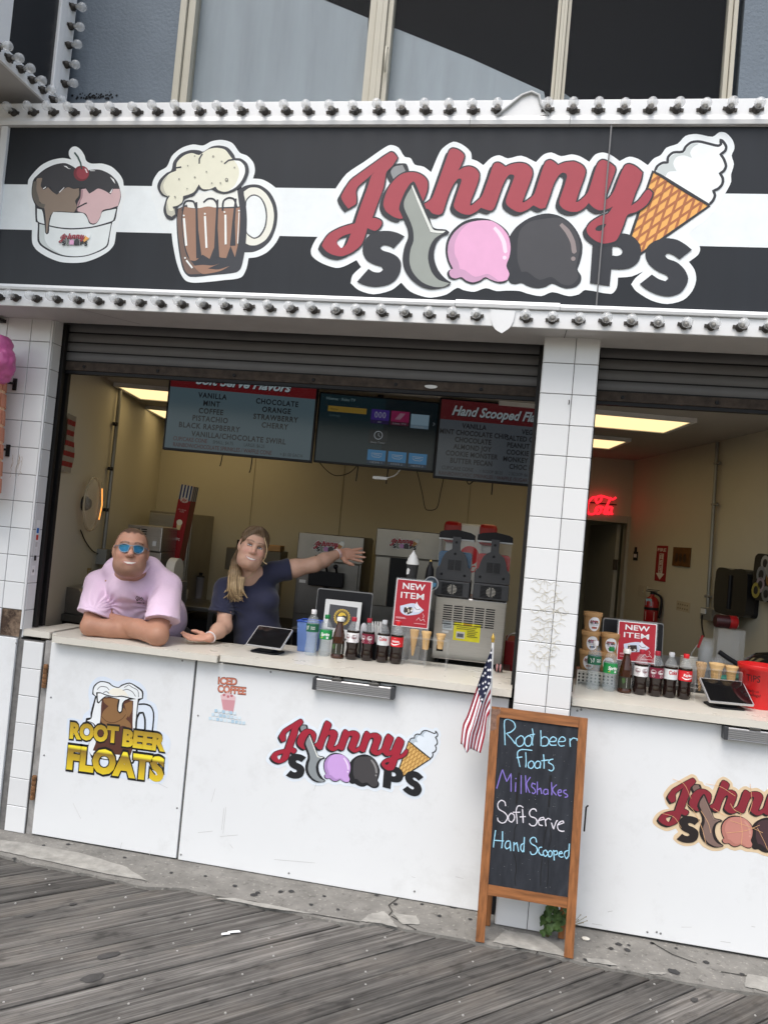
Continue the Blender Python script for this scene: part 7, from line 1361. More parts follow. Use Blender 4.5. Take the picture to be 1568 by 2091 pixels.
# ice cream cup dispenser box with vents behind the man's head
Yb = 1.25; a = at(262, 1070, Yb); b_ = at(331, 1077, Yb); bx_ = thing('ice_machine', 'steel machine with louvred side behind the man', 'machine', (a.x, Yb, 1.0), .06); wB = b_.x-a.x; zB_ = a.z-1.0
m_ = MB(); m_.box(0, wB, 0, .42, zB_-.18, zB_); m_.build('upper_case', STEEL, bx_, .006); m_ = MB(); m_.box(.02, wB-.0, .02, .40, 0.0, zB_-.182); m_.build('lower_case', STEEL, bx_, .006)
m_ = MB()
for i in range(9): m_.box(wB*.10, wB*.36, -.002, .002, zB_-.16+i*.016, zB_-.152+i*.016); m_.box(wB*.40, wB*.56, -.002, .002, zB_-.16+i*.016, zB_-.152+i*.016)
m_.build('louvre', BLACK, bx_, kind='stuff'); m_ = MB(); m_.box(wB*.76, wB*.86, -.003, -.0005, zB_-.14, zB_-.105); m_.build('sticker', WHITEP, bx_)
# leaning box of cone cups
Yc = 1.55; cA = at(368, 988, Yc); cB = at(393, 993, Yc); cC = at(340, 1140, Yc); cx = thing('cone_box', 'tall leaning red carton of ice cream cups with blue striped top', 'carton', cC); ux = (cB-cA); wC = ux.length; ux.normalize(); uy = (cA-cC); hC = uy.length; uy = (uy-ux*uy.dot(ux)).normalized(); un = ux.cross(uy)
def FC(x, y, d): return cC+ux*x+uy*y+un*d
def cbox(nm, x0_, x1_, y0_, y1_, d0, d1, m): m_ = wmb(cx); m_.hexa([FC(x0_, y0_, d1), FC(x1_, y0_, d1), FC(x1_, y1_, d1), FC(x0_, y1_, d1), FC(x0_, y0_, d0), FC(x1_, y0_, d0), FC(x1_, y1_, d0), FC(x0_, y1_, d0)]); return m_.build(nm, m, cx, .002)
cbox('carton', 0, wC, 0, hC, -.10, 0, mat('red_carton', lin((150, 22, 26)), .5, var=.06)); A = Art(FC, tmat(cx).inverted(), .0004); A.fill(pm(226, 222, 208), [(0, hC*.80), (wC, hC*.80), (wC, hC), (0, hC)])
for i in range(4): A.fill(pm(48, 62, 104), [(wC*(.03+.26*i), hC*.80), (wC*(.17+.26*i), hC*.80), (wC*(.17+.26*i), hC), (wC*(.03+.26*i), hC)])
A.fill(pm(210, 190, 180), circ(wC*.5, hC*.80, wC*.34, 16, wC*.20)); A.text(pm(176, 40, 40), 'Joy', wC*.5, hC*.785, .022, w=wC*.42, shear=.3, bold=.03); A.text(pm(210, 180, 172), 'ICE CREAM', wC*.5, hC*.66, .010, w=wC*.62); A.text(pm(210, 180, 172), 'CUPS', wC*.5, hC*.635, .010, w=wC*.34); A.fill(pm(222, 196, 140), [(wC*.36, hC*.40), (wC*.62, hC*.40), (wC*.68, hC*.47), (wC*.30, hC*.47)]); A.fill(pm(232, 222, 196), circ(wC*.49, hC*.50, wC*.24, 16, wC*.22)); A.text(pm(226, 206, 196), 'CUPS', wC*.5, hC*.26, .020, w=wC*.55, bold=.02); A.build('print', cx)
A = Art(lambda x, y, d: cC+ux*(wC+.0005+d)+uy*y-un*x, tmat(cx).inverted(), .0003); A.fill(pm(178, 170, 158), [(.002, hC*.8), (.098, hC*.8), (.098, hC), (.002, hC)]); A.fill(pm(120, 66, 50), [(.002, .01), (.098, .01), (.098, hC*.79), (.002, hC*.79)])
for i in range(3): A.fill(pm(48, 62, 104), [(.012+i*.03, hC*.8), (.026+i*.03, hC*.8), (.026+i*.03, hC), (.012+i*.03, hC)])
A.build('side_print', cx)
# prep table with cups
pt = atz(395, 1236, 1.12); tb_ = thing('prep_table', 'steel prep table with cups between the two people', 'table', (pt.x, pt.y, 0), .15)
m_ = MB(); m_.box(-.42, .20, -.10, .55, 1.085, 1.12); m_.build('top', DSTEEL, tb_, .003)
for x, y in ((-.40, -.08), (.17, -.08), (.17, .52), (-.40, .52)): m_ = MB(); m_.box(x-.02, x+.02, y-.02, y+.02, .004, 1.084); m_.build('leg', DSTEEL, tb_)
m_ = MB(); m_.box(-.38, .15, -.05, .5, .45, .47); m_.build('shelf', DSTEEL, tb_)
def on_table(px, py): return atz(px, py, 1.121)
def cupstack(label, px, py, r_, n, hh, m, z=1.121, lid=None, rim=True, tall=.09):
 q = atz(px, py, z); t = thing('cup_stack', label, 'cups', (q.x, q.y, z))
 for i in range(n): c = MB(); z_ = i*hh+.0005; c.lathe([(r_*.74, z_), (r_*.97, z_+tall-.004), (r_*1.03, z_+tall-.002), (r_*1.03, z_+tall), (r_*.9, z_+tall)], 18, caps=False); c.build('cup', m, t)
 if lid: c = MB(); z_ = (n-1)*hh+tall; c.lathe([(r_*1.04, z_), (r_*1.04, z_+.008), (r_*.5, z_+.014)], 14); c.box(-r_*.3, r_*.5, -.004, .004, z_+.012, z_+.04); c.build('lid', lid, t)
 return t
PCUP = mat('paper_cup_white', (.62, .60, .54), .6, var=.04); REDL = mat('red_lid', lin((150, 22, 26)), .4); PNK = mat('pink_cup', (.45, .22, .22), .6); GRY = mat('grey_cup', (.30, .27, .28), .6)
for (px, py, r_, m, lab, ld_) in [(374, 1222, .040, PNK, 'pink cup stack with red lid on the prep table', REDL), (387, 1220, .042, PCUP, 'white cup stack with red lid behind the pink stack', REDL), (405, 1222, .040, GRY, 'greyish cup stack with black lid on the prep table', BLACK)]:
 t = cupstack(lab, px, py, r_, 1, .01, m, 1.121, ld_, tall=.19)
cupstack('short white paper tub stack beside the man\'s sleeve', 371, 1232, .045, 5, .016, PCUP, 1.121, tall=.05)
# wide white roll beside the man's shoulder
q = at(357, 1162, 1.0); pr_ = thing('paper_roll', 'cream paper roll standing behind the man\'s shoulder', 'roll', (q.x, 1.0, q.z-.075)); m_ = MB(); m_.lathe([(.075, -.03), (.075, .03)], 26, (0, 0, .075), Matrix(((0, 0, 1), (0, 1, 0), (1, 0, 0)))); m_.build('roll', mat('cream_roll', (.60, .56, .46), .7), pr_)
m_ = MB(); m_.box(-.08, .08, -.05, .05, -.28, -.002); m_.build('holder', STEEL, pr_)
# topping station at the left
zq = 1.155; q = at(160, 1250, .62); tsn = thing('topping_station', 'sloped steel topping station with black pump wells beside the man', 'station', (at(170, 1262, .62).x, .62, zq-.01), -.15); zz = tsn.location.z
Pst = [(-.42, 0), (.0, 0), (.0, .10), (-.10, .19), (-.42, .19)]
m_ = MB(); m_.prism([(-.42, .001), (.02, .001), (.02, .085), (-.06, .165), (-.42, .165)], lambda x, y, d: Vector((x, -d, y)), -.36, 0); m_.build('case', mat('station_steel', (.28, .26, .23), .35, .8, var=.12), tsn, .004)
for i in range(4):
 m_ = MB(); m_.lathe([(.026, 0), (.026, .03), (.014, .034), (.014, .05), (.004, .052)], 12, (-.02-.004*i, .05+i*.075, .125), Matrix(((.77, 0, .64), (0, 1, 0), (-.64, 0, .77)))); m_.build('pump_well', BLACK, tsn)
cnl = thing('side_counter', 'dark steel side counter under the topping station', 'counter', (tsn.location.x, .62, 0), -.15); m_ = MB(); m_.box(-.55, .30, -.05, .75, zz-.045, zz-.002); m_.build('top', DSTEEL, cnl, .003); m_ = MB(); m_.box(-.53, .27, -.02, .72, .003, zz-.047); m_.build('body', BLACK, cnl)
for i, (px, py, c, lab) in enumerate([(104, 1194, (.42, .26, .10), 'squeeze bottle of caramel sauce on the topping station'), (117, 1190, (.16, .10, .07), 'squeeze bottle of fudge sauce on the topping station'), (129, 1188, (.06, .04, .04), 'squeeze bottle of dark syrup on the topping station')]):
 zt_ = zz+.166; q = at(px, py, .80); t = thing('squeeze_bottle', lab, 'bottle', (q.x, .80, zt_)); m_ = MB(); m_.lathe([(.034, 0), (.034, .06)], 18); m_.build('sauce', mat('sauce_%d' % i, c, .5), t); m_ = MB(); m_.lathe([(.0345, .0605), (.034, .078), (.028, .084)], 18); m_.build('upper', mat('milky_plastic', (.6, .58, .54), .4), t); m_ = MB(); m_.lathe([(.02, .084), (.012, .095), (.003, .125)], 12); m_.build('nozzle', MATS['milky_plastic'], t)
q = at(142, 1185, .9); t = thing('napkin_block', 'white napkin block behind the squeeze bottles', 'napkins', (q.x, .9, zz+.166)); m_ = MB(); m_.box(-.05, .05, -.03, .03, 0, .09); m_.build('stack', PCUP, t, .003)
zp = zz-.002; q = at(158, 1210, .95); t = thing('pump_bottle', 'slim syrup bottle with gold pump beside the napkins', 'bottle', (q.x, 1.05, zp)); hp = at(160, 1162, 1.05).z-zp
m_ = MB(); m_.lathe([(.036, 0), (.036, hp*.55), (.014, hp*.72)], 16); m_.build('glass', TEA, t); m_ = MB(); m_.lathe([(.0365, hp*.28), (.0365, hp*.50)], 16, caps=False); m_.build('label', pm(180, 60, 40), t); m_ = MB(); GP = mat('gold_pump', (.40, .28, .12), .4, .5); m_.lathe([(.016, hp*.72), (.016, hp*.80), (.007, hp*.81), (.007, hp)], 12); m_.box(-.025, .025, -.010, .010, hp, hp+.015); m_.build('pump', GP, t)
q = at(172, 1250, .85); t = thing('white_jug', 'white plastic jug half hidden by the man\'s arm', 'jug', (at(175, 1240, .75).x, .75, zz-.001)); hj = at(178, 1190, .75).z-zz; m_ = MB(); m_.lathe([(.055, 0), (.058, .02), (.058, hj*.75), (.03, hj*.9), (.022, hj)], 20); m_.build('body', WHITEP, t); m_ = MB(); m_.lathe([(.024, hj), (.024, hj+.03)], 14); m_.build('cap', BLACK, t)
# round glass wall lamp, striped flag, conduit on the left wall
def FLW(o_): return lambda x, y, d: o_ + LD*x + Vector((0, 0, y)) + LN*d
qc = onleft(170, 1028, .0); gl = thing('wall_lamp', 'round clear glass wall lamp with a glowing orange filament', 'lamp', qc, 0); F = FLW(qc)
rl = abs(onleft(170, 975).z-onleft(170, 1085).z)/2; rx = rl*.95
AXL = Matrix(((LD.x, 0, LN.x), (LD.y, 0, LN.y), (LD.z, 1, LN.z)))
m_ = MB(); m_.lathe([(.02, .03), (rl*.5, .032), (rl*.92, .045), (rl, .06), (rl*.97, .085), (rl*.6, .10), (.03, .105)], 36, (0, 0, 0), AXL, caps=False); m_.build('glass_disc', mat('amber_glass', (.75, .66, .5), .08, alpha=.22, var=0, spec=.8), gl)
m_ = MB(); m_.tube([LD*(rl*math.cos(2*math.pi*i/36))+Vector((0, 0, rl*math.sin(2*math.pi*i/36)))+LN*.06 for i in range(36)], .006, 6, closed=True); m_.build('rim', mat('amber_rim', (.45, .38, .26), .2), gl)
m_ = MB(); m_.lathe([(.05, 0), (.05, .02), (.03, .05)], 18, (0, 0, 0), AXL); m_.build('mount', DARKM, gl)
m_ = MB(); m_.tube([Vector((0, 0, -rl*.55))+LN*.115, LN*.125, Vector((0, 0, rl*.62))+LN*.115], .004, 8); fm = m_.build('filament', bpy.data.materials.new('glowing_filament'), gl); MF = fm.data.materials[0]; MF.use_nodes = True; _b = MF.node_tree.nodes['Principled BSDF']; _b.inputs['Base Color'].default_value = (1, .4, .1, 1); _b.inputs['Emission Color'].default_value = (1, .36, .07, 1); _b.inputs['Emission Strength'].default_value = .9
m_ = wmb(gl); m_.tube(smooth3([onleft(165, 1082, .02), onleft(175, 1105, .01), onleft(190, 1125, .01), onleft(205, 1132, .01)]), .004, 6); m_.build('cord', BLACK, gl)
q0 = onleft(133, 905, .012); fl2 = thing('wall_flag', 'red and white striped cloth pinned on the left wall', 'flag', q0); zt_, zb_ = onleft(137, 845).z, onleft(125, 962).z; xL = (.275-q0.y)/LD.y; xR = (onleft(146, 900)-q0).dot(LD); hst = (zt_-zb_)/11
for i in range(11):
 m_ = wmb(fl2); n = 8; vs_ = [];
 for k_ in range(n+1):
  x = xL+(xR-xL)*k_/n
  for z in (zt_-(i+1)*hst, zt_-i*hst): vs_.append(Vector((q0.x, q0.y, z))+LD*(x+.012*math.sin(z*30)*(k_ == n))+LN*(.006*math.sin(k_*2.1+i*.5)+.008))
 m_.smooth = True; m_.add(vs_, [(2*k_, 2*k_+2, 2*k_+3, 2*k_+1) for k_ in range(n)]); o = m_.build('stripe', mat('cloth_red', lin((140, 40, 34)), .85) if i % 2 else mat('cloth_offwhite', lin((150, 140, 122)), .85), fl2)
q0 = onleft(241, 785, .03); cd = thing('conduit', 'grey electrical conduit on the left wall ending in an outlet box', 'conduit', onleft(212, 1130, .03)); PIP = mat('grey_pipe', (.28, .28, .26), .45, .5, var=.08)
m_ = wmb(cd); m_.tube([onleft(248, 783, .03), onleft(212, 1120, .03)], .015, 10); m_.build('pipe', PIP, cd)
for px, py in ((236, 866), (226, 957), (217, 1041)): p = onleft(px, py, .025); m_ = wmb(cd); m_.tube([p-LD*.04, p+LD*.04], .012, 6); m_.tube([p-Vector((0, 0, .012)), p+Vector((0, 0, .012))], .02, 8); m_.build('clamp', DARKM, cd)
p = onleft(210, 1135, .03); m_ = wmb(cd); m_.hexa([p+LD*x+LN*d+Vector((0, 0, z)) for d in (.04, -.029) for x, z in ((-.05, -.06), (.07, -.06), (.07, .05), (-.05, .05))]); m_.build('outlet_box', PIP, cd)
p = onleft(226, 1135, .06); m_ = wmb(cd); m_.ball(p, .035, .03, .025); m_.build('plug', BLACK, cd)
# coffee brewer behind the woman
Yk = 2.35; a = at(463, 1117, Yk); b_ = at(571, 1127, Yk); cb2 = thing('coffee_brewer', 'dark coffee brewer behind the woman\'s head', 'machine', (a.x, Yk, 1.0), .12); wk = b_.x-a.x; zk = a.z-1.0
m_ = MB(); m_.box(0, wk, 0, .35, zk-.19, zk); m_.build('head', mat('brewer_brown', (.10, .085, .06), .4, .5), cb2, .006); m_ = MB(); m_.box(.03, wk-.03, .22, .35, 0, zk-.192); m_.build('column', DSTEEL, cb2); m_ = MB(); m_.box(.02, wk-.02, 0, .219, 0, .04); m_.build('tray', BLACK, cb2); m_ = MB(); m_.box(wk*.16, wk*.38, .04, .2, zk+.001, zk+.07); m_.build('black_box', BLACK, cb2, .004); m_ = MB(); m_.box(wk*.70, wk*.98, .0, .2, zk+.001, zk+.05); m_.build('brown_box', KR, cb2, .004)
bbn = thing('back_counter', 'dark counter running below the machines on the back wall', 'counter', (-1.9, 2.5, 0), ANG); m_ = MB(); m_.box(-1.1, -.02, -.2, .5, .003, .998); m_.build('cabinet', BLACK, bbn, .004)
# ------------------------------------------------------------------ right part of the room
RDv = (RF-BR).normalized(); RN = Vector((RDv.y, -RDv.x, 0))
if RN.x > 0: RN = -RN
def onright(px, py, off=0): return atp(px, py, BR+RN*off, RN)
def rframe(o_): return lambda x, y, d: o_ + RDv*x + Vector((0, 0, y)) + RN*d          # x runs towards the hatch
def flatbox(parent, nm, px0, py0, px1, py1, d0, d1, m, bev=0, r_=None, dd=None):
 dd = dd or d1; base = onright(px0, py0, dd)-RN*dd; L_ = (onright(px1, py1, dd)-RN*dd-base).dot(RDv); F = rframe(Vector((base.x, base.y, 0))); z0_, z1_ = onright(px0, py1, dd).z, onright(px0, py0, dd).z
 pts = rrect(0, L_, z0_, z1_, r_) if r_ else [(0, z0_), (L_, z0_), (L_, z1_), (0, z1_)]
 m_ = wmb(parent); m_.prism(pts, F, d0, d1); return m_.build(nm, m, parent, bev), F, L_, z0_, z1_
# neon
qn = onback(1230, 1032, .05); ne = thing('neon_sign', 'glowing red script neon sign above the door', 'neon sign', qn, ANG)
NEON = bpy.data.materials.new('red_neon'); NEON.use_nodes = True; _b = NEON.node_tree.nodes['Principled BSDF']; _b.inputs['Base Color'].default_value = (.6, .02, .03, 1); _b.inputs['Emission Color'].default_value = (1, .02, .035, 1); _b.inputs['Emission Strength'].default_value = .9
def nb_(px, py): q = onback(px, py, .05)-qn; return (Vector((q.x, q.y, 0)).dot(WD), q.z)
zN = lambda pts: [nb_(1040+x/2.97, 780+y/2.97) for x, y in pts]
for i, pts in enumerate([[(535, 700), (505, 700), (478, 730), (470, 770), (480, 800), (510, 800), (535, 770)], [(560, 690), (535, 695), (520, 715), (530, 735), (552, 720), (560, 692), (590, 700), (625, 712), (645, 700)], [(545, 755), (525, 765), (520, 795), (540, 800), (555, 780), (548, 755), (570, 762)], [(615, 700), (590, 750), (570, 795), (585, 800), (600, 785)], [(620, 760), (600, 758), (588, 785), (600, 802), (615, 785), (622, 758), (612, 798), (626, 800)], [(440, 740), (420, 790)], [(400, 700), (360, 760), (370, 800)]]):
 P = smooth(zN(pts), False, 4); m_ = MB(); m_.tube([(x, 0, y) for x, y in P], .011, 8); m_.build('neon_tube', NEON, ne)
for y in (738, 808): m_ = MB(); a = nb_(1040+400/2.97, 780+(y-10)/2.97); b_ = nb_(1040+655/2.97, 780+y/2.97); m_.tube([(a[0], .03, (a[1]+b_[1])/2), (b_[0], .03, (a[1]+b_[1])/2)], .006, 6); m_.build('support_bar', BLACK, ne)
# fire extinguisher with its sign
p = onright(1329, 1245, .09); fe = thing('fire_extinguisher', 'red fire extinguisher hung on the wall below its sign', 'extinguisher', (p.x, p.y, onright(1328, 1275, .09).z)); z0_ = fe.location.z; hx = onright(1331, 1205, .09).z-z0_; r_ = hx*.20
m_ = MB(); m_.lathe([(r_*.9, 0), (r_, .01), (r_, hx*.66), (r_*.8, hx*.76), (r_*.32, hx*.83), (r_*.3, hx*.88)], 22); m_.build('cylinder', mat('extinguisher_red', lin((150, 16, 20)), .3, coat=.3), fe); m_ = MB(); m_.lathe([(r_*.34, hx*.88), (r_*.34, hx*.95)], 12); m_.box(-r_*.9, r_*.7, -.012, .012, hx*.95, hx*.975); m_.box(-r_*.8, r_*.9, -.010, .010, hx*1.0, hx*1.02); m_.build('valve', BLACK, fe); m_ = MB(); m_.tube(smooth3([(r_*.3, -.01, hx*.92), (r_*1.2, -.02, hx*.80), (r_*1.25, -.02, hx*.45), (r_*1.1, -.02, hx*.2)]), .010, 8); m_.build('hose', BLACK, fe); m_ = MB(); m_.lathe([(r_*1.03, hx*.42), (r_*1.03, hx*.50)], 22, caps=False); m_.build('strap', BLACK, fe)
A = Art(cyl(r_), None, .0004, .001); A.fill(pm(206, 200, 190), [(-r_*1.0, hx*.12), (r_*.3, hx*.12), (r_*.3, hx*.38), (-r_*1.0, hx*.38)]); A.fill(pm(150, 190, 206), [(-r_*1.1, hx*.55), (-r_*.2, hx*.55), (-r_*.2, hx*.75), (-r_*1.1, hx*.75)]); A.build('labels', fe, kind='stuff')
fs = thing('fire_sign', 'narrow red FIRE EXTINGUISHER arrow sign on the wall', 'sign', onright(1347, 1150)); o_, F, L_, z0_, z1_ = flatbox(fs, 'plate', 1341, 1114, 1357, 1186, 0.001, .005, pm(150, 26, 34))
A = Art(lambda x, y, d: F(x, y, d+.005), tmat(fs).inverted(), .0004); hh = z1_-z0_; W_ = pm(226, 222, 214); A.fill(W_, [(L_*.30, z0_+hh*.22), (L_*.70, z0_+hh*.22), (L_*.70, z0_+hh*.78), (L_*.30, z0_+hh*.78)]); A.fill(W_, [(L_*.1, z0_+hh*.22), (L_*.9, z0_+hh*.22), (L_*.5, z0_+hh*.04)]); A.text(W_, 'FIRE', L_*.5, z0_+hh*.84, hh*.09, w=L_*.8, bold=.02)
for i, ch in enumerate('EXTINGUISHER'): A.text(pm(150, 26, 34), ch, L_*.5, z0_+hh*(.735-.045*i), hh*.030, w=L_*.26, bold=.02); A.d -= .0004
A.build('print', fs)
pl = thing('plaque', 'small brown plaque on the right wall', 'plaque', onright(1389, 1136)); o_, F, L_, z0_, z1_ = flatbox(pl, 'board', 1374, 1117, 1405, 1155, .001, .015, mat('brown_plaque', lin((96, 62, 26)), .6, var=.4, vs_=14)); A = Art(lambda x, y, d: F(x, y, d+.015), tmat(pl).inverted(), .0004)
for i in range(3): A.fill(pm(52, 36, 22), circ(L_*(.25+.25*i), z0_+(z1_-z0_)*.45, L_*.10, 10, (z1_-z0_)*.25))
A.build('motif', pl)
cr2 = thing('conduit', 'grey electrical conduit on the right wall beside the towel dispenser', 'conduit', onright(1441, 1265, .03)); m_ = wmb(cr2); m_.tube([onright(1464, 903, .03), onright(1444, 1240, .03)], .014, 10); m_.build('pipe', PIP, cr2)
for px, py in ((1464, 946), (1459, 1030), (1445, 1218)): p = onright(px, py, .03); m_ = wmb(cr2); m_.tube([p-RDv*.04, p+RDv*.04], .012, 6); m_.build('clamp', PIP, cr2)
flatbox(cr2, 'outlet_box', 1430, 1240, 1451, 1264, .001, .06, PIP, .004); flatbox(cr2, 'outlet_face', 1430, 1242, 1438, 1252, .062, .07, WHITEP, .002)
m_ = wmb(cr2); m_.tube(smooth3([onright(1433, 1256, .08), onright(1432, 1275, .10), onright(1436, 1300, .2)]), .006, 6); m_.build('cord', BLACK, cr2)
sw = thing('switch_plate', 'pale switch plate on the wall by the door frame', 'switch', onright(1311, 1206)); flatbox(sw, 'plate', 1303, 1194, 1319, 1218, .001, .008, mat('ivory_plate', (.5, .46, .36), .4), .002); flatbox(sw, 'toggle', 1308, 1203, 1311, 1210, .009, .02, mat('ivory_plate', (.5, .46, .36), .4))
cal = thing('taped_chart', 'pale paper chart taped on the right wall', 'paper', onright(1393, 1236)); o_, F, L_, z0_, z1_ = flatbox(cal, 'sheet', 1381, 1226, 1407, 1246, .001, .003, mat('pale_sheet', (.50, .43, .30), .8)); A = Art(lambda x, y, d: F(x, y, d+.003), tmat(cal).inverted(), .0003)
for i in range(2):
 for k_ in range(5): A.fill(pm(120, 104, 78), [(L_*(.1+.17*k_), z0_+(z1_-z0_)*(.2+.4*i)), (L_*(.18+.17*k_), z0_+(z1_-z0_)*(.2+.4*i)), (L_*(.18+.17*k_), z0_+(z1_-z0_)*(.35+.4*i)), (L_*(.1+.17*k_), z0_+(z1_-z0_)*(.35+.4*i))]); A.d -= .0003
A.build('grid_print', cal, kind='stuff')
for nm, lab, px0, py0, px1, py1, dep in [('towel_dispenser', 'black paper towel dispenser with a ribbed front on the right wall', 1462, 1158, 1520, 1250, .09), ('soap_dispenser', 'black dispenser covered in stickers at the edge of the right wall', 1541, 1130, 1600, 1224, .08)]:
 t = thing(nm, lab, 'dispenser', onright((px0+px1)/2, py1)); o_, F, L_, z0_, z1_ = flatbox(t, 'back_plate', px0, py0, px1, py1, .001, .03, BLACK, .01, .03, dep)
 m_ = wmb(t); pr = [(-.0, .03), (.0, .03)]; n = 12; hh = z1_-z0_
 ol = smooth([(0, z0_+hh*.12), (L_*.1, z0_), (L_*.9, z0_), (L_, z0_+hh*.10), (L_*1.0, z0_+hh*.85), (L_*.9, z1_), (L_*.55, z1_-hh*.02), (L_*.5, z1_-hh*.05), (L_*.45, z1_-hh*.02), (L_*.1, z1_), (0, z1_-hh*.10)], True, 3)
 m_.prism(ol, F, .031, dep); m_.build('cover', mat('gloss_black_cover', (.010, .010, .011), .22, coat=.3), t, .02)
 if nm == 'towel_dispenser':
  m_ = wmb(t); m_.tube([F(L_*.5, z0_+hh*.12, dep+.004), F(L_*.5, z1_-hh*.15, dep+.004)], .012, 8); m_.build('ridge', BLACK, t)
  m_ = wmb(t); m_.add([F(L_*.25, z0_-.09, .08), F(L_*.8, z0_-.07, .08), F(L_*.8, z0_+.01, .09), F(L_*.25, z0_+.01, .09)], [(0, 1, 2, 3)]); o = m_.build('paper_towel', PCUP, t); o.modifiers.new('thick', 'SOLIDIFY').thickness = .003
 else:
  A = Art(lambda x, y, d: F(x, y, dep+d), tmat(t).inverted(), .0004)
  for (u, v, r_, c) in [(.35, .80, .05, (150, 150, 146)), (.25, .55, .055, (120, 124, 128)), (.55, .48, .05, (120, 84, 40)), (.25, .33, .05, (140, 130, 140)), (.55, .68, .06, (130, 132, 128)), (.12, .2, .05, (150, 140, 70)), (.45, .15, .05, (110, 112, 110)), (.75, .3, .06, (90, 60, 50))]:
   A.fill(pm(*c), circ(L_*u, z0_+hh*v, r_, 14)); A.fill(pm(40, 40, 42), circ(L_*u, z0_+hh*v, r_*.55, 10)); A.d -= .0006
  A.build('stickers', t, kind='stuff')
lb2 = thing('bottle_opener', 'small bottle shaped opener hung by the door frame', 'opener', onright(1296, 1130)); o_, F, L_, z0_, z1_ = flatbox(lb2, 'plate', 1293, 1126, 1299, 1144, .001, .01, BLACK); flatbox(lb2, 'neck', 1295, 1117, 1297.5, 1126.2, .001, .01, BLACK); flatbox(lb2, 'label', 1293.5, 1131, 1298.5, 1138, .011, .013, WHITEP)
# things on the bench behind the right counter
rb_ = thing('back_bench', 'steel bench behind the counter slab with the tips bucket', 'bench', (1.0, .95, 0), -.2); zr = 1.135
m_ = MB(); m_.box(-.75, 1.0, -.32, .22, zr-.04, zr); m_.build('top', DSTEEL, rb_, .003)
for x, y in ((-.70, -.28), (.95, -.28), (-.70, .18), (.95, .18)): m_ = MB(); m_.box(x-.02, x+.02, y-.02, y+.02, .004, zr-.041); m_.build('leg', DSTEEL, rb_)
m_ = MB(); m_.box(-.74, .99, .205, .22, zr+.001, zr+.10); m_.build('splash_back', STEEL, rb_)
def onb(px, Y): return at(px, 1300, Y).x
t = thing('cup_stack', 'tall white paper cup stack behind the cola bottle on the right', 'cups', (onb(1409, .80), .80, zr+.001))
for i in range(8): c = MB(); z_ = i*.010+.0005; c.lathe([(.034, z_), (.046, z_+.078), (.048, z_+.080), (.048, z_+.083), (.043, z_+.083)], 20, caps=False); c.build('cup', PCUP, t)
t = thing('cup_stack', 'low white paper cup stack beside the tall one', 'cups', (onb(1383, .80), .80, zr+.001))
for i in range(5): c = MB(); z_ = i*.010+.0005; c.lathe([(.036, z_), (.044, z_+.045), (.046, z_+.047), (.046, z_+.05), (.041, z_+.05)], 20, caps=False); c.build('cup', PCUP, t)
t = thing('cup_stack', 'tall clear plastic cup stack beside the towel wall', 'cups', (onb(1442, .98), .98, zr+.001))
for i in range(9): c = MB(); z_ = i*.020+.0005; c.lathe([(.036, z_), (.045, z_+.09), (.047, z_+.092)], 18, caps=False); c.build('cup', PET, t)
t = thing('cup_stack', 'short clear plastic cup stack next to the tall clear one', 'cups', (onb(1466, .92), .92, zr+.001))
for i in range(4): c = MB(); z_ = i*.020+.0005; c.lathe([(.036, z_), (.045, z_+.085), (.047, z_+.087)], 18, caps=False); c.build('cup', PET, t)
a = onb(1465, 1.05); b_ = onb(1521, 1.05); gb = thing('acrylic_box', 'clear acrylic box holding cake cones under the red jar', 'box', (a, 1.05, zr+.001)); wg = b_-a; hg = at(1490, 1287, 1.05).z-zr
for (x0_, x1_, y0_, y1_, z0_, z1_) in [(0, wg, 0, .004, 0, hg), (0, wg, .116, .12, 0, hg), (0, .004, .004, .116, 0, hg), (wg-.004, wg, .004, .116, 0, hg), (0, wg, 0, .12, hg+.0005, hg+.004)]: m_ = MB(); m_.box(x0_, x1_, y0_, y1_, z0_, z1_); m_.build('pane', ACR, gb)
for i in range(3):
 m_ = thing('cake_cone', ['cake cone inside the clear acrylic box, first of three', 'cake cone inside the clear acrylic box, middle one', 'cake cone inside the clear acrylic box, last of three'][i], 'cone', (a+wg*(.30+.22*i), 1.11, zr+.008), group='cones in the box'); c = MB(); c.lathe([(.014, 0), (.02, .05), (.028, .055), (.030, .09)], 14); c.build('shell', CAKE, m_)
q = at(1480, 1274, 1.1); jr = thing('red_jar', 'dark jar with red lid lying on the acrylic box', 'jar', (q.x, 1.11, zr+hg+.045), .1); AJ = Matrix(((0, 0, 1), (0, 1, 0), (1, 0, 0))); m_ = MB(); m_.lathe([(.036, -.06), (.040, -.05), (.040, .02)], 20, (0, 0, 0), AJ); m_.build('body', mat('jar_dark', lin((60, 20, 24)), .4, var=.4, vs_=40), jr); m_ = MB(); m_.lathe([(.041, .021), (.041, .065), (.03, .072)], 20, (0, 0, 0), AJ); m_.build('lid', mat('jar_red', lin((160, 20, 26)), .35), jr)
def cloth(label, px, Y, w_, d_, h_, sd):
 t = thing('cloth', label, 'cloth', (onb(px, Y), Y, zr+.001)); r2 = random.Random(sd); n = 14; vs_ = [];
 for i in range(n+1):
  for k_ in range(n+1):
   u, v = i/n-.5, k_/n-.5; e = max(0, 1-(u*u+v*v)*3.6); vs_.append((u*w_, v*d_, .002+h_*e*(.6+.4*math.sin(u*17+sd)*math.cos(v*13+sd))))
 m_ = MB(); m_.smooth = True; m_.add(vs_, [(i*(n+1)+k_, (i+1)*(n+1)+k_, (i+1)*(n+1)+k_+1, i*(n+1)+k_+1) for i in range(n) for k_ in range(n)]); m_.build('fold', mat('grey_cloth', (.33, .33, .35), .9, var=.1), t)
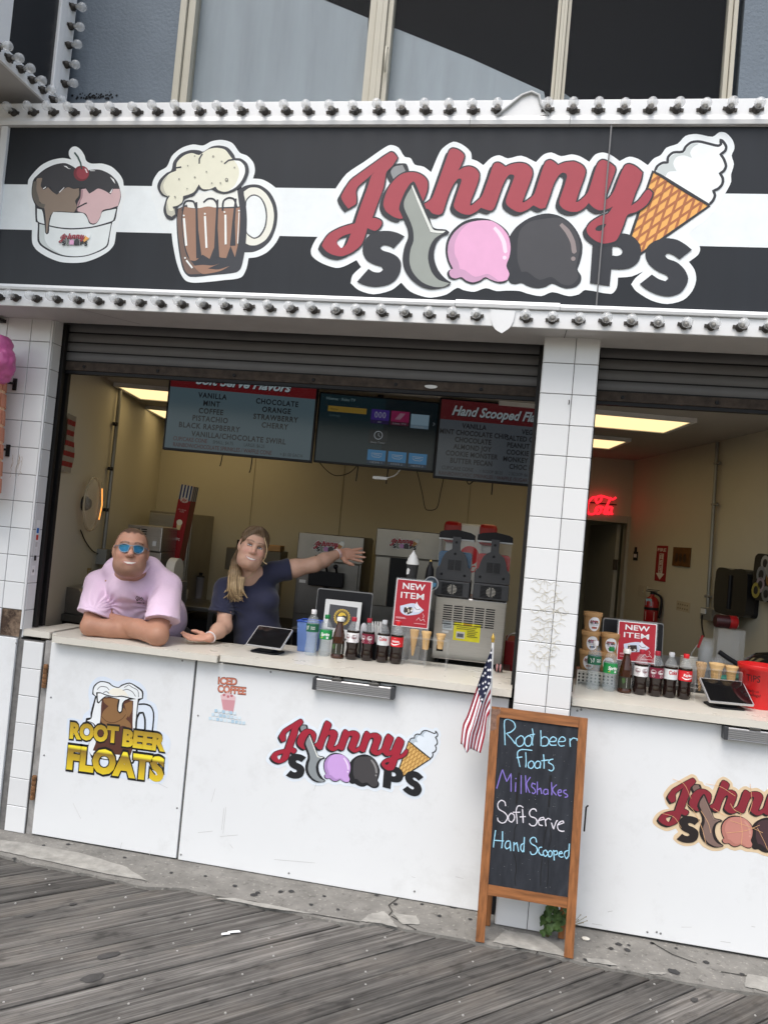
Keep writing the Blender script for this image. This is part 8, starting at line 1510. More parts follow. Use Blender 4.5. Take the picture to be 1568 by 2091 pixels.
cloth('grey cloth crumpled behind the cake cones', 1462, .74, .17, .12, .06, 3); cloth('grey cloth lying beside the tips bucket', 1510, .72, .16, .12, .045, 8)
q = at(1505, 1345, .85); scp = thing('food_scoop', 'teal plastic scoop lying above the tablet', 'scoop', (q.x, .85, zr+.025), .35); m_ = MB(); m_.smooth = True
vs_ = []; n = 12
for i in range(n+1):
 u = i/n; wd_ = .035*math.sin(math.pi*min(1, u*.9+.08))**.5
 for k_ in range(9): a_ = math.pi*(k_/8); vs_.append((-.11+.22*u, wd_*math.cos(a_), .03-wd_*.8*math.sin(a_)+.03*u))
m_.add(vs_, [(i*9+k_, i*9+k_+1, (i+1)*9+k_+1, (i+1)*9+k_) for i in range(n) for k_ in range(8)]); o = m_.build('bowl', mat('teal_plastic', lin((80, 160, 140)), .4), scp); o.modifiers.new('thick', 'SOLIDIFY').thickness = .003; m_ = MB(); m_.tube([(-.11, 0, .02), (-.16, 0, .018)], .008, 8); m_.build('handle', MATS['teal_plastic'], scp)
q = at(1575, 1330, .75); ur = thing('black_pot', 'large glossy black pot at the edge of the hatch', 'pot', (at(1582, 1330, .78).x, .78, zr+.001)); m_ = MB(); m_.lathe([(.12, 0), (.165, .04), (.18, .10), (.16, .17), (.10, .215), (.02, .23), (.015, .25)], 30); m_.build('body', mat('gloss_black_pot', (.008, .008, .008), .15, coat=.4), ur); m_ = MB(); m_.tube([(-.17, 0, .13), (-.25, 0, .17), (-.30, 0, .2)], .014, 8); m_.build('handle', BLACK, ur)
q = at(1418, 1300, .95); sp = thing('spatula', 'red spatula standing behind the paper cups', 'spatula', (onb(1408, .9), .92, zr+.001)); m_ = MB(); m_.tube([(0, 0, 0), (.02, 0, .16), (.05, 0, .215)], .004, 6); m_.build('shaft', STEEL, sp); m_ = MB(); m_.hexa([(.045, -.012, .20), (.058, -.012, .195), (.078, -.012, .27), (.066, -.012, .275), (.045, -.006, .20), (.058, -.006, .195), (.078, -.006, .27), (.066, -.006, .275)]); m_.build('blade', REDL, sp)
# red crate and pull ring behind the pillar
q = at(1045, 1335, .95); rc_ = thing('red_crate', 'red drinks crate standing between the slush machine and the pillar', 'crate', (at(1030, 1320, .95).x, .95, 1.0)); zt_ = at(1040, 1308, .95).z-1.0; m_ = MB(); m_.box(0, .24, 0, .3, .003, zt_); m_.build('shell', mat('crate_red', lin((140, 14, 18)), .45), rc_, .008); m_ = MB(); m_.tube([(.06+.05*math.cos(R(a_)), -.004, zt_+.05*math.sin(R(a_))) for a_ in range(0, 181, 20)], .005, 8); m_.build('handle', STEEL, rc_)
rcs = thing('crate_shelf', 'low dark shelf under the red drinks crate', 'shelf', (rc_.location.x, .95, 0)); m_ = MB(); m_.box(-.03, .3, -.02, .34, .96, .999); m_.build('top', DSTEEL, rcs); m_ = MB(); m_.box(-.02, .28, .0, .32, .003, .958); m_.build('body', BLACK, rcs)
q = atz(1017, 1368, 1.12); cn = thing('striped_roll', 'small pink and black striped roll beside the flag on the slab', 'roll', (q.x, .46, 1.1205));
for i in range(5): m_ = MB(); m_.lathe([(.024-.002*abs(i-2), i*.009), (.024-.002*abs(i-2), i*.009+.0088)], 18, (-.02, 0, .025), AJ); m_.build('band', PNK if i % 2 else BLACK, cn)
# ------------------------------------------------------------------ people: smooth implicit bodies meshed with surface nets
class SDF:
 def __init__(s, lo, hi, h):
  s.lo = np.array(lo, np.float32); s.h = h; s.n = np.ceil((np.array(hi)-np.array(lo))/h).astype(int)+1; s.F = np.full(s.n, 1.0, np.float32)
 def _reg(s, a, b):
  i0 = np.clip(np.floor((np.array(a)-s.lo)/s.h).astype(int), 0, s.n); i1 = np.clip(np.ceil((np.array(b)-s.lo)/s.h).astype(int)+1, 0, s.n)
  if np.any(i1 <= i0): return None
  ax = [s.lo[k]+s.h*np.arange(i0[k], i1[k], dtype=np.float32) for k in range(3)]
  return tuple(slice(i0[k], i1[k]) for k in range(3)), ax[0][:, None, None], ax[1][None, :, None], ax[2][None, None, :]
 def _mix(s, sl, d, k, op):
  o = s.F[sl]
  if op == 'sub':
   d = -d; h = np.clip(.5-.5*(o-d)/k, 0, 1); s.F[sl] = o*(1-h)+d*h+k*h*(1-h)
  else:
   h = np.clip(.5+.5*(o-d)/k, 0, 1); s.F[sl] = o*(1-h)+d*h-k*h*(1-h)
 def cap(s, a, b, ra, rb=None, k=.02, op='add', cut=None):
  rb = ra if rb is None else rb; a = np.array(a, np.float32); b = np.array(b, np.float32); m = max(ra, rb)+k+.012
  r = s._reg(np.minimum(a, b)-m, np.maximum(a, b)+m)
  if r is None: return s
  sl, X, Y, Z = r; ab = b-a; L2 = float(ab @ ab)+1e-12
  t = np.clip(((X-a[0])*ab[0]+(Y-a[1])*ab[1]+(Z-a[2])*ab[2])/L2, 0, 1)
  d = np.sqrt((X-a[0]-t*ab[0])**2+(Y-a[1]-t*ab[1])**2+(Z-a[2]-t*ab[2])**2)-(ra+(rb-ra)*t)
  if cut is not None:
   p, n = cut; d = np.maximum(d, (X-p[0])*n[0]+(Y-p[1])*n[1]+(Z-p[2])*n[2])
  s._mix(sl, d, k, op); return s
 def ell(s, c, rad, k=.02, op='add', A=None):
  c = np.array(c, np.float32); A = np.eye(3) if A is None else np.array(A); m = max(rad)+k+.012; r = s._reg(c-m, c+m)
  if r is None: return s
  sl, X, Y, Z = r; x, y, z = X-c[0], Y-c[1], Z-c[2]
  q = [(A[0, i]*x+A[1, i]*y+A[2, i]*z)/rad[i] for i in range(3)]
  k0 = np.sqrt(q[0]**2+q[1]**2+q[2]**2); k1 = np.sqrt((q[0]/rad[0])**2+(q[1]/rad[1])**2+(q[2]/rad[2])**2)+1e-6
  s._mix(sl, k0*(k0-1)/k1, k, op); return s
 def chain(s, pts, rs, k=.015):
  for i in range(len(pts)-1): s.cap(pts[i], pts[i+1], rs[i], rs[i+1], k)
  return s
 def warp(s, fn):
  X = (s.lo[0]+s.h*np.arange(s.n[0], dtype=np.float32))[:, None, None]; Y = (s.lo[1]+s.h*np.arange(s.n[1], dtype=np.float32))[None, :, None]; Z = (s.lo[2]+s.h*np.arange(s.n[2], dtype=np.float32))[None, None, :]
  s.F += fn(X, Y, Z); return s
 def mesh(s):
  F = s.F; S = F < 0; nx, ny, nz = F.shape; h = s.h
  off = [(a, b, c) for a in (0, 1) for b in (0, 1) for c in (0, 1)]
  cnt = sum(S[a:nx-1+a, b:ny-1+b, c:nz-1+c].astype(np.int8) for a, b, c in off)
  act = np.argwhere((cnt > 0) & (cnt < 8)); N = len(act); idx = np.full((nx-1, ny-1, nz-1), -1, np.int32); idx[act[:, 0], act[:, 1], act[:, 2]] = np.arange(N)
  val = {o: F[act[:, 0]+o[0], act[:, 1]+o[1], act[:, 2]+o[2]] for o in off}; acc = np.zeros((N, 3), np.float32); w_ = np.zeros(N, np.float32)
  for o in off:
   for ax in range(3):
    if o[ax]: continue
    p = list(o); p[ax] = 1; p = tuple(p); a, b = val[o], val[p]; cr = (a < 0) != (b < 0); t = np.where(cr, a/(a-b+1e-12), 0)
    pos = np.array(o, np.float32)[None, :].repeat(N, 0); pos[:, ax] += t; acc += pos*cr[:, None]; w_ += cr
  V = (act+acc/np.maximum(w_, 1)[:, None])*h+s.lo
  Q = []
  for ax in range(3):
   sh = [slice(None)]*3; sh2 = [slice(None)]*3; sh[ax] = slice(0, -1); sh2[ax] = slice(1, None)
   A_, B_ = S[tuple(sh)], S[tuple(sh2)]; e = np.argwhere(A_ != B_); u, v = (ax+1) % 3, (ax+2) % 3
   e = e[(e[:, u] > 0) & (e[:, v] > 0) & (e[:, u] < F.shape[u]-1) & (e[:, v] < F.shape[v]-1)]
   ins = A_[e[:, 0], e[:, 1], e[:, 2]]; q = []
   for du, dv in ((-1, -1), (0, -1), (0, 0), (-1, 0)):
    c = e.copy(); c[:, u] += du; c[:, v] += dv; q.append(idx[c[:, 0], c[:, 1], c[:, 2]])
   q = np.stack(q, 1); q[~ins] = q[~ins][:, ::-1]; Q.append(q)
  return V, np.concatenate(Q)
def np_mesh(name, V, Q, mats, col=None, relax=1):
 Q = Q[(Q >= 0).all(1)]
 for _ in range(relax):            # light smoothing of the net
  s_ = np.zeros_like(V); c_ = np.zeros(len(V), np.float32)
  for a, b in ((0, 1), (1, 2), (2, 3), (3, 0)):
   np.add.at(s_, Q[:, a], V[Q[:, b]]); np.add.at(c_, Q[:, a], 1)
  V = np.where(c_[:, None] > 0, V*.5+.5*s_/np.maximum(c_, 1)[:, None], V)
 me = bpy.data.meshes.new(name); n = len(Q); me.vertices.add(len(V)); me.vertices.foreach_set('co', V.astype(np.float32).ravel())
 me.loops.add(n*4); me.loops.foreach_set('vertex_index', Q.astype(np.int32).ravel()); me.polygons.add(n); me.polygons.foreach_set('loop_start', np.arange(0, n*4, 4, dtype=np.int32)); me.polygons.foreach_set('loop_total', np.full(n, 4, np.int32)); me.update(calc_edges=True)
 me.polygons.foreach_set('use_smooth', np.ones(n, bool)); me.materials.append(mats)
 if col is not None:
  at_ = me.color_attributes.new('Col', 'FLOAT_COLOR', 'POINT'); at_.data.foreach_set('color', np.concatenate([col, np.ones((len(V), 1), np.float32)], 1).astype(np.float32).ravel())
 me.update(); return me
def attr_material(name, rough=.5, sss=0, var=.08, vs_=40, bump=.0, bs=200, spec=.4, stretch=None, sheen=0):
 m = mat(name, (.5, .5, .5), rough, var=var, vs_=vs_, bump=bump, bs=bs, spec=spec, stretch=stretch, sheen=sheen); t = m.node_tree; b = t.nodes['Principled BSDF']
 ca = t.nodes.new('ShaderNodeVertexColor'); ca.layer_name = 'Col'; sc = b.inputs['Base Color'].links[0].from_node; t.links.new(ca.outputs[0], sc.inputs[0])
 if sss: b.inputs['Subsurface Weight'].default_value = sss; b.inputs['Subsurface Radius'].default_value = (.012, .005, .003); b.inputs['Subsurface Scale'].default_value = .6
 return m
SKIN = attr_material('skin', .48, .12, .05, 60, .04, 240)
SHIRT = attr_material('shirt_cloth', .9, 0, .03, 90, .25, 60, .2, None, .2)
HAIRM = attr_material('hair', .5, 0, .30, 14, .9, 30, .3, (7, 7, .8))
PANTS = mat('dark_trousers', (.03, .032, .045), .9, var=.15)
def A3(p): return np.array((p.x, p.y, p.z), np.float32)
def P(px, py, Y): return A3(at(px, py, Y))
def sm(e0, e1, x): t = np.clip((x-e0)/(e1-e0), 0, 1); return t*t*(3-2*t)
def headframe(c, px_roll, turn=0.0, nod=0.0):
 # axes of a head facing the camera: right, forward, up; px_roll tilts the crown towards picture right
 f_ = (CPOS-Vector([float(v) for v in c])); f_.z *= .35; f_.normalize(); f_ = Matrix.Rotation(turn, 3, 'Z') @ f_
 up_ = Vector((0, 0, 1)); rt = f_.cross(up_)*-1; rt = up_.cross(f_); rt.normalize(); up_ = f_.cross(rt); up_ = rt.cross(f_) if up_.z < 0 else up_
 if rt.dot(_rt) < 0: rt = -rt
 up_ = Vector((0, 0, 1)); up_ = (up_-f_*up_.dot(f_)).normalized()
 f_ = Matrix.Rotation(nod, 3, rt) @ f_; up_ = Matrix.Rotation(nod, 3, rt) @ up_
 a = px_roll; rt2 = rt*math.cos(a)-up_*math.sin(a); up2 = rt*math.sin(a)+up_*math.cos(a)
 return np.array((rt2, f_, up2)).T.astype(np.float32)           # columns: right, forward, up
def head(s, c, A, k, fat=0.0, fem=False):
 W = lambda x, y, z: c+A @ (np.array((x, y, z), np.float32)*k)
 e = lambda x, y, z, r, kk=.03, op='add': s.ell(W(x, y, z), [v*k for v in r], kk*k, op, A)
 e(0, -.022, .048, (.076, .094, .078), .03); e(0, .012, -.015, (.066+fat*.010, .078, .095), .05)
 e(0, .040, -.080, (.048+fat*.014, .048, .040), .045)
 if fat:
  for sg in (-1, 1): e(sg*.040, .012, -.066, (.034*min(1, .6+fat), .055, .042), .04)
  e(0, .016, -.098, (.052, .046, .026), .035)
 for sg in (-1, 1):
  e(sg*.038, .062, -.022, (.030, .026, .026), .025); e(sg*(.078 if not fat else .082), -.008, -.004, (.010, .018, .032), .012); e(sg*.030, .082, .014, (.017, .012, .011), .012, 'sub')
 e(0, .076, .038, (.052, .018, .012), .02); s.cap(W(0, .083, .020), W(0, .105, -.022), .009*k, (.0135 if fem else .0155)*k, .012*k)
 for sg in (-1, 1): e(sg*.013, .094, -.027, (.010, .011, .008), .008)
 e(0, .084, -.064, (.032, .012, .015), .015); e(0, .070, -.094, (.022, .02, .016), .02)
 return W
def head_colour(V, col, c, A, k, skin, lips, hairfn, brow, eyes=None, blush=None, stub=0):
 L = (V-c) @ A/k; x, y, z = L[:, 0], L[:, 1], L[:, 2]; inh = (np.abs(x) < .11) & (np.abs(y) < .14) & (z > -.13) & (z < .15)
 f_ = inh & (y > .045)
 if blush is not None:
  for sg in (-1, 1): w_ = np.exp(-((x-sg*.040)**2+(z+.020)**2)/(.022**2))*f_; col[:] = col*(1-w_[:, None]*.45)+np.array(blush)*w_[:, None]*.45
  w_ = np.exp(-(x**2+(z+.020)**2)/(.013**2))*f_; col[:] = col*(1-w_[:, None]*.35)+np.array(blush)*w_[:, None]*.35
 if stub: w_ = sm(-.045, -.065, z)*inh*(y > 0)*stub; col[:] = col*(1-w_[:, None])+np.array((.16, .11, .085))*w_[:, None]
 zm = -.066+6.5*x*x                                                     # smile line
 def paint(w_, c_): w_ = np.clip(w_, 0, 1)*f_; col[:] = col*(1-w_[:, None])+np.array(c_)*w_[:, None]
 paint((.0100*(1-(x/.037)**2)-np.abs(z-zm))/.003+.5, lips); paint((.0050*(1-(x/.031)**2)-np.abs(z-zm-.001))/.002+.5, (.70, .66, .60))
 for sg in (-1, 1):
  m_ = f_ & (np.abs(x-sg*.034) < .022) & (np.abs(z-(.040-9*(x-sg*.032)**2)) < .0040); col[m_] = col[m_]*.35+np.array(brow)*.65
  if eyes is not None:
   zz = z-(.012-8*(x-sg*.031)**2); m_ = f_ & (np.abs(x-sg*.031) < .0155) & (np.abs(zz) < .0065); col[m_] = (.10, .06, .045)
   m_ = f_ & (np.abs(x-sg*.031) < .012) & (np.abs(zz+.001) < .0036); col[m_] = (.55, .52, .50); m_ = f_ & (np.hypot(x-sg*.031, zz) < .0048); col[m_] = eyes
 hw = hairfn(x, y, z)*inh; col[:] = col*(1-hw[:, None])+np.array(brow)*hw[:, None]
 return col
def hand(s, w_, d_, n_, side, k=1.0, curl=.35, spread=.16, wrist_r=.026):
 # wrist point, finger direction, palm normal, thumb side vector
 d_ = d_/np.linalg.norm(d_); n_ = n_-d_*(n_ @ d_); n_ = n_/np.linalg.norm(n_); t_ = np.cross(n_, d_)*side
 pc = w_+d_*.045*k; AA = np.stack([t_, d_, n_], 1); s.ell(pc+d_*.005*k, (.040*k, .050*k, .016*k), .02*k, 'add', AA)
 for i, (o_, L_) in enumerate(((.030, .070), (.010, .080), (-.011, .074), (-.030, .058))):
  b_ = pc+d_*.040*k+t_*o_*k; dd = d_+t_*spread*o_/.03; dd /= np.linalg.norm(dd); pts = [b_]; a = .10
  for j, f_ in enumerate((.46, .31, .23)): a += curl*(.55+.3*j); pts.append(pts[-1]+(dd*math.cos(a)+n_*math.sin(a))*L_*f_*k)
  s.chain(pts, [.0095*k, .0090*k, .0082*k, .0068*k], .005*k)
 b_ = w_+d_*.020*k+t_*.026*k; p1 = b_+(t_*.75+d_*.55+n_*.25)*.034*k; p2 = p1+(t_*.45+d_*.85+n_*.2)*.034*k; p3 = p2+(t_*.25+d_*.92+n_*.15)*.024*k; s.chain([b_, p1, p2, p3], [.017*k, .0125*k, .0105*k, .0085*k], .010*k)
def body(name, label, base): return thing(name, label, 'person', base)
# ---- man leaning on the counter flap
mp = body('person', 'smiling man in pink t-shirt and mirrored sunglasses leaning on the counter with crossed arms', (-2.45, .62, 0)); Minv = np.array(tmat(mp).inverted())
S_ = SDF((-2.86, -.06, 1.10), (-1.98, .62, 1.80), .0037)
hc = P(268, 1127, .10); HA = headframe(hc, R(1.5), 0.0, R(-7)); kh = 1.10; Wm = head(S_, hc, HA, kh, .7)
nb0 = P(270, 1174, .24); S_.cap(Wm(0, -.03, -.06), nb0, .066, .075, .04)
sL, sR = P(208, 1200, .34), P(336, 1204, .34); S_.cap(nb0, sL, .06, .06, .05); S_.cap(nb0, sR, .06, .06, .05); S_.cap(nb0, P(275, 1235, .44), .07, .12, .05)
eL = P(186, 1277, .08); eL[2] = 1.168; eR = P(324, 1287, .035); eR[2] = 1.168
S_.chain([sL, eL], [.056, .054], .03); S_.chain([sR, eR], [.056, .056], .03)
wL = P(296, 1288, .15); wL[2] = 1.150; wR = P(224, 1256, .185); wR[2] = 1.205
S_.chain([eL, eL*.62+wL*.38, wL], [.054, .050, .036], .02); S_.chain([eR, eR*.60+wR*.40, wR], [.056, .052, .036], .02)
hL = P(322, 1284, .17); hL[2] = 1.165; hand(S_, wL, hL-wL, np.array((0., -.3, 1.)), -1, 1.0, .3); hand(S_, wR, P(200, 1250, .22)-wR, np.array((0., .9, -.3)), 1, 1.0, .25)
for i in range(4): b_ = P(331-i*.5, 1277+i*5.2, .10); S_.chain([b_+np.array((-.01, .03, 0)), b_+np.array((.012, .0, 0)), b_+np.array((.008, -.03, -.002))], [.010, .0095, .008], .004)
V, Q = S_.mesh(); col = np.tile(np.array((.42, .225, .155), np.float32), (len(V), 1))
def mhair(x, y, z):
 n = .003*np.sin(x*190)+.002*np.sin(z*240+x*90); front = z-(.078-.9*np.maximum(0, y-.02)*0)+n; side = sm(.030, .055, z+n)*(y < .03)*(y > -.2)*.75
 top = sm(.086, .097, z+n-.10*(y-.03)*(y < .03))*(y < .070+n); back = (y < -.045)*(z > -.04)
 return np.clip(np.maximum(np.maximum(top*.85, side*.75*(np.abs(x) > .045)), back*.9), 0, .92)
col = head_colour(V, col, hc, HA, kh, None, (.36, .13, .11), mhair, (.035, .024, .018), None, (.52, .22, .16), .22)
L = (V-hc) @ HA/kh; am = V[:, 2] < 1.30; col[am & (V[:, 1] < .5)] *= np.array((.98, .94, .90))
me = np_mesh('body', V @ Minv[:3, :3].T+Minv[:3, 3], Q, SKIN, col); mbody = obj('body', me, mp)
S_ = SDF((-2.92, .0, 1.06), (-2.0, .98, 1.60), .0056)
S_.ell(P(272, 1222, .37), (.205, .135, .185), .05); S_.cap(P(240, 1164, .31), P(306, 1164, .31), .080, .080, .05); S_.ell(P(272, 1200, .26), (.15, .13, .10), .05); S_.ell(P(205, 1194, .34), (.090, .095, .092), .06); S_.ell(P(339, 1198, .34), (.090, .095, .092), .06)
S_.ell(P(306, 1262, .56), (.235, .20, .20), .08); S_.cap(P(272, 1235, .42), P(290, 1270, .72), .19, .20, .08)
aL = eL-sL; aL = aL/np.linalg.norm(aL); aR = eR-sR; aR = aR/np.linalg.norm(aR); hemL = P(192, 1256, .15); hemR = P(332, 1268, .12)
S_.cap(sL+np.array((-.012, 0, 0)), hemL+aL*.06, .086, .096, .018, cut=(hemL, np.array((-.15, -.35, -.92)))); S_.cap(sR+np.array((.012, 0, 0)), hemR+aR*.06, .088, .100, .018, cut=(hemR, np.array((.12, -.35, -.93))))
cr_ = P(272, 1160, .175); S_.cap(cr_, hc, .070, .085, .012, 'sub')
for i in range(24):
 a0, a1 = 2*math.pi*i/24, 2*math.pi*(i+1)/24; f_ = lambda a: cr_+np.array((.080*math.cos(a), .070*math.sin(a), .004+.034*math.sin(a)), np.float32); S_.cap(f_(a0), f_(a1), .008, .008, .02)
apL, apR = P(222, 1238, .22), P(298, 1246, .20); ch = P(262, 1245, .25)
def folds(X, Y, Z):
 out = 0
 for p, s0, f0 in ((apL, 1, 13), (apR, -1, 12)):
  r_ = np.sqrt((X-p[0])**2+(Z-p[2])**2+.3*(Y-p[1])**2); an = np.arctan2(Z-p[2], (X-p[0])*s0); out = out+.0042*np.exp(-(r_/.13)**2)*np.sin(f0*an+30*r_)*np.clip(r_/.04, 0, 1)
 r_ = np.sqrt((X-ch[0])**2+.2*(Z-ch[2])**2); out = out+.006*np.exp(-(r_/.07)**2)*np.sin(70*(X-ch[0])+9*(Z-ch[2])); return out+.0022*np.sin(46*X+27*Z+20*Y)*np.sin(31*Z-18*X)
S_.warp(folds); V, Q = S_.mesh(); col = np.tile(np.array(lin((222, 196, 218)), np.float32), (len(V), 1)); Vw = V.copy(); Qw = Q.copy()
shirt = obj('t_shirt', np_mesh('t_shirt', V @ Minv[:3, :3].T+Minv[:3, 3], Q, SHIRT, col), mp)
from mathutils.bvhtree import BVHTree
def caster(V, Q): return BVHTree.FromPolygons([tuple(map(float, v)) for v in V], [tuple(map(int, q)) for q in Q])
bv = caster(Vw, Qw)
def onsurf(bv, px, py, off=.002, Y=.3):
 d = ray(px, py).normalized(); r = bv.ray_cast(CPOS, d); return (r[0] if r[0] else at(px, py, Y))-d*off
INKS = pm(52, 46, 52); m_ = wmb(mp)
def surfline(m_, bv, pts, wpx, off=.003):
 n = len(pts)
 for i in range(n-1):
  (x0, y0), (x1, y1) = pts[i], pts[i+1]; L_ = math.hypot(x1-x0, y1-y0) or 1; nx_, ny_ = -(y1-y0)/L_*wpx/2, (x1-x0)/L_*wpx/2
  m_.add([onsurf(bv, x0+nx_, y0+ny_, off+i*2e-5), onsurf(bv, x0-nx_, y0-ny_, off+i*2e-5), onsurf(bv, x1-nx_, y1-ny_, off+i*2e-5), onsurf(bv, x1+nx_, y1+ny_, off+i*2e-5)], [(0, 1, 2, 3)])
zs_ = lambda *p: [(160+x/6.817, 1060+y/6.817) for x, y in p]
for c in [((800, 1110), (820, 1070), (840, 1095), (815, 1130)), ((850, 1075), (850, 1110), (865, 1090), (870, 1112), (885, 1085), (890, 1110), (910, 1095)), ((830, 1140), (850, 1115), (870, 1140)), ((880, 1140), (900, 1112), (922, 1140))]: surfline(m_, bv, zs_(*c), 1.0)
surfline(m_, bv, zs_((820, 1165), (870, 1166), (922, 1170)), 2.2); surfline(m_, bv, zs_((815, 1115), (825, 1140)), 2.4); m_.build('chest_print', INKS, shirt, kind='stuff')
# sunglasses
sg_ = wmb(mp); Wv = lambda x, y, z: Vector([float(v) for v in Wm(x, y, z)])
LENS = mat('mirror_blue_lens', (.03, .13, .22), .06, .85, var=.25, vs_=30); FRMG = mat('grey_glasses_frame', (.25, .28, .33), .35, .4)
for sg in (-1, 1):
 m_ = wmb(mp); ol = smooth([(sg*.008, .020), (sg*.030, .026), (sg*.056, .022), (sg*.060, .008), (sg*.050, -.010), (sg*.030, -.016), (sg*.014, -.010)], True, 3); cv = lambda x, z, d: Wv(x, .106-2.6*abs(x)**1.6*.9+d, z+.002)
 m_.poly([ol], lambda x, y, d: cv(x, y, d), .0); m_.add([], []); lo_ = m_.build('lens', LENS, mp); lo_.modifiers.new('thick', 'SOLIDIFY').thickness = .003
 m_ = wmb(mp); m_.tube([cv(x, z, .001) for x, z in ol], .0028, 6, closed=True); m_.build('lens_rim', FRMG, lo_)
 m_ = wmb(mp); m_.tube([cv(sg*.059, .018, 0), Wv(sg*.078, .05, .018), Wv(sg*.086, -.005, .012)], .0028, 6); m_.build('temple_arm', FRMG, mp)
m_ = wmb(mp); m_.tube([Wv(-.010, .107, .020), Wv(0, .112, .022), Wv(.010, .107, .020)], .003, 6); m_.build('bridge', FRMG, mp)
# lower body
S_ = SDF((-2.85, .45, -.01), (-2.0, 1.2, 1.16), .014); S_.ell((-2.40, .80, .98), (.22, .20, .17), .05)
for sg in (-1, 1): S_.chain([np.array((-2.40+sg*.11, .80, .92)), np.array((-2.40+sg*.13, .78, .50)), np.array((-2.40+sg*.14, .84, .10))], [.125, .085, .065], .04); S_.ell((-2.40+sg*.14, .79, .045), (.05, .13, .045), .03)
V, Q = S_.mesh(); obj('trousers', np_mesh('trousers', V @ Minv[:3, :3].T+Minv[:3, 3], Q, PANTS), mp)
# ---- woman pointing at the machine
wp = body('person', 'smiling woman in navy t-shirt with a ponytail, one arm stretched towards the machine', (-1.72, .66, 0)); Minv = np.array(tmat(wp).inverted())
S_ = SDF((-2.28, .10, 1.10), (-1.06, 1.04, 1.85), .0039)
hc2 = P(517, 1119, .52); HA2 = headframe(hc2, R(13.5), R(5), 0); kf = 1.0; Ww = head(S_, hc2, HA2, kf, 0.25, True)
nbw = P(505, 1180, .62); S_.cap(Ww(0, -.03, -.05), nbw, .050, .056, .04)
sLw, sRw = P(462, 1200, .60), P(562, 1168, .66); S_.cap(nbw, sLw, .050, .048, .05); S_.cap(nbw, sRw, .050, .048, .05); S_.cap(nbw, P(510, 1240, .66), .055, .10, .05)
eLw = P(458, 1279, .44); wLw = P(428, 1301, .28); eLw[2] = max(eLw[2], 1.165); wLw[2] = 1.150
S_.chain([sLw, (sLw+eLw)/2, eLw], [.044, .046, .044], .02); S_.chain([eLw, eLw*.6+wLw*.4, wLw], [.047, .044, .027], .02); hd = P(386, 1310, .22)-wLw; hd[2] = -.006; hand(S_, wLw, hd, np.array((.0, -.25, 1.)), -1, .98, .20, .16)
eRw = P(642, 1153, .76); wRw = P(694, 1129, .90); S_.chain([sRw, sRw*.5+eRw*.5, eRw], [.052, .054, .046], .03); S_.chain([eRw, eRw*.62+wRw*.38, wRw], [.046, .044, .027], .02); hand(S_, wRw, P(728, 1133, .94)-wRw, np.array((-.1, -1., .25)), -1, 1.0, .14, .22)
V, Q = S_.mesh(); col = np.tile(np.array((.55, .335, .245), np.float32), (len(V), 1)); whair = lambda x, y, z: np.clip(sm(.070, .082, z)*.95, 0, 1)
col = head_colour(V, col, hc2, HA2, kf, None, (.42, .16, .15), whair, (.15, .095, .055), (.10, .13, .16), (.62, .25, .21))
hx_ = np.linalg.norm(V-P(400, 1306, .23), axis=1) < .11; col[hx_] = col[hx_]*np.array((1.06, .92, .90)); hx_ = np.linalg.norm(V-P(712, 1130, .92), axis=1) < .09; col[hx_] = col[hx_]*np.array((1.02, .88, .84))
obj('body', np_mesh('body', V @ Minv[:3, :3].T+Minv[:3, 3], Q, SKIN, col), wp)
S_ = SDF((-2.16, .38, 1.0), (-1.36, .98, 1.66), .0056)
S_.ell(P(512, 1212, .66), (.150, .112, .12), .05); S_.ell(P(495, 1232, .60), (.070, .075, .065), .05); S_.ell(P(548, 1226, .60), (.070, .075, .065), .05); S_.cap(P(520, 1225, .68), P(530, 1330, .68), .135, .155, .06); S_.cap(P(478, 1196, .62), P(552, 1170, .66), .058, .058, .05)
S_.ell(P(459, 1204, .60), (.066, .07, .066), .04); dL = (eLw-sLw)/np.linalg.norm(eLw-sLw); hL_ = P(453, 1254, .52); S_.cap(sLw+np.array((0, -.012, 0)), hL_+dL*.06+np.array((-.003, -.014, 0)), .064, .080, .02, cut=(hL_, np.array((-.1, -.3, -.95)))); dR = (eRw-sRw)/np.linalg.norm(eRw-sRw); hR_ = P(592, 1162, .69); S_.cap(sRw, hR_+dR*.03, .066, .070, .04, cut=(hR_, dR))
nk = P(506, 1176, .52); S_.cap(Ww(0, -.01, -.06), nk+np.array((0, .02, .0)), .060, .066, .01, 'sub'); S_.ell(P(512, 1172, .53), (.062, .055, .062), .012, 'sub')
aw_ = P(470, 1240, .55); wf = P(520, 1290, .55)
def foldw(X, Y, Z):
 r_ = np.sqrt((X-aw_[0])**2+(Z-aw_[2])**2); an = np.arctan2(Z-aw_[2], X-aw_[0]); o_ = .0045*np.exp(-(r_/.10)**2)*np.sin(12*an+25*r_)*np.clip(r_/.03, 0, 1)
 z_ = np.exp(-((Z-1.19)/.09)**2); return o_+.0055*z_*np.sin(60*(Z*.75-X*.45)+6*X)+.0018*np.sin(40*X+30*Z)*np.sin(28*Z-16*X)
S_.warp(foldw); V, Q = S_.mesh(); col = np.tile(np.array(lin((46, 48, 68)), np.float32), (len(V), 1)); obj('t_shirt', np_mesh('t_shirt', V @ Minv[:3, :3].T+Minv[:3, 3], Q, SHIRT, col), wp)
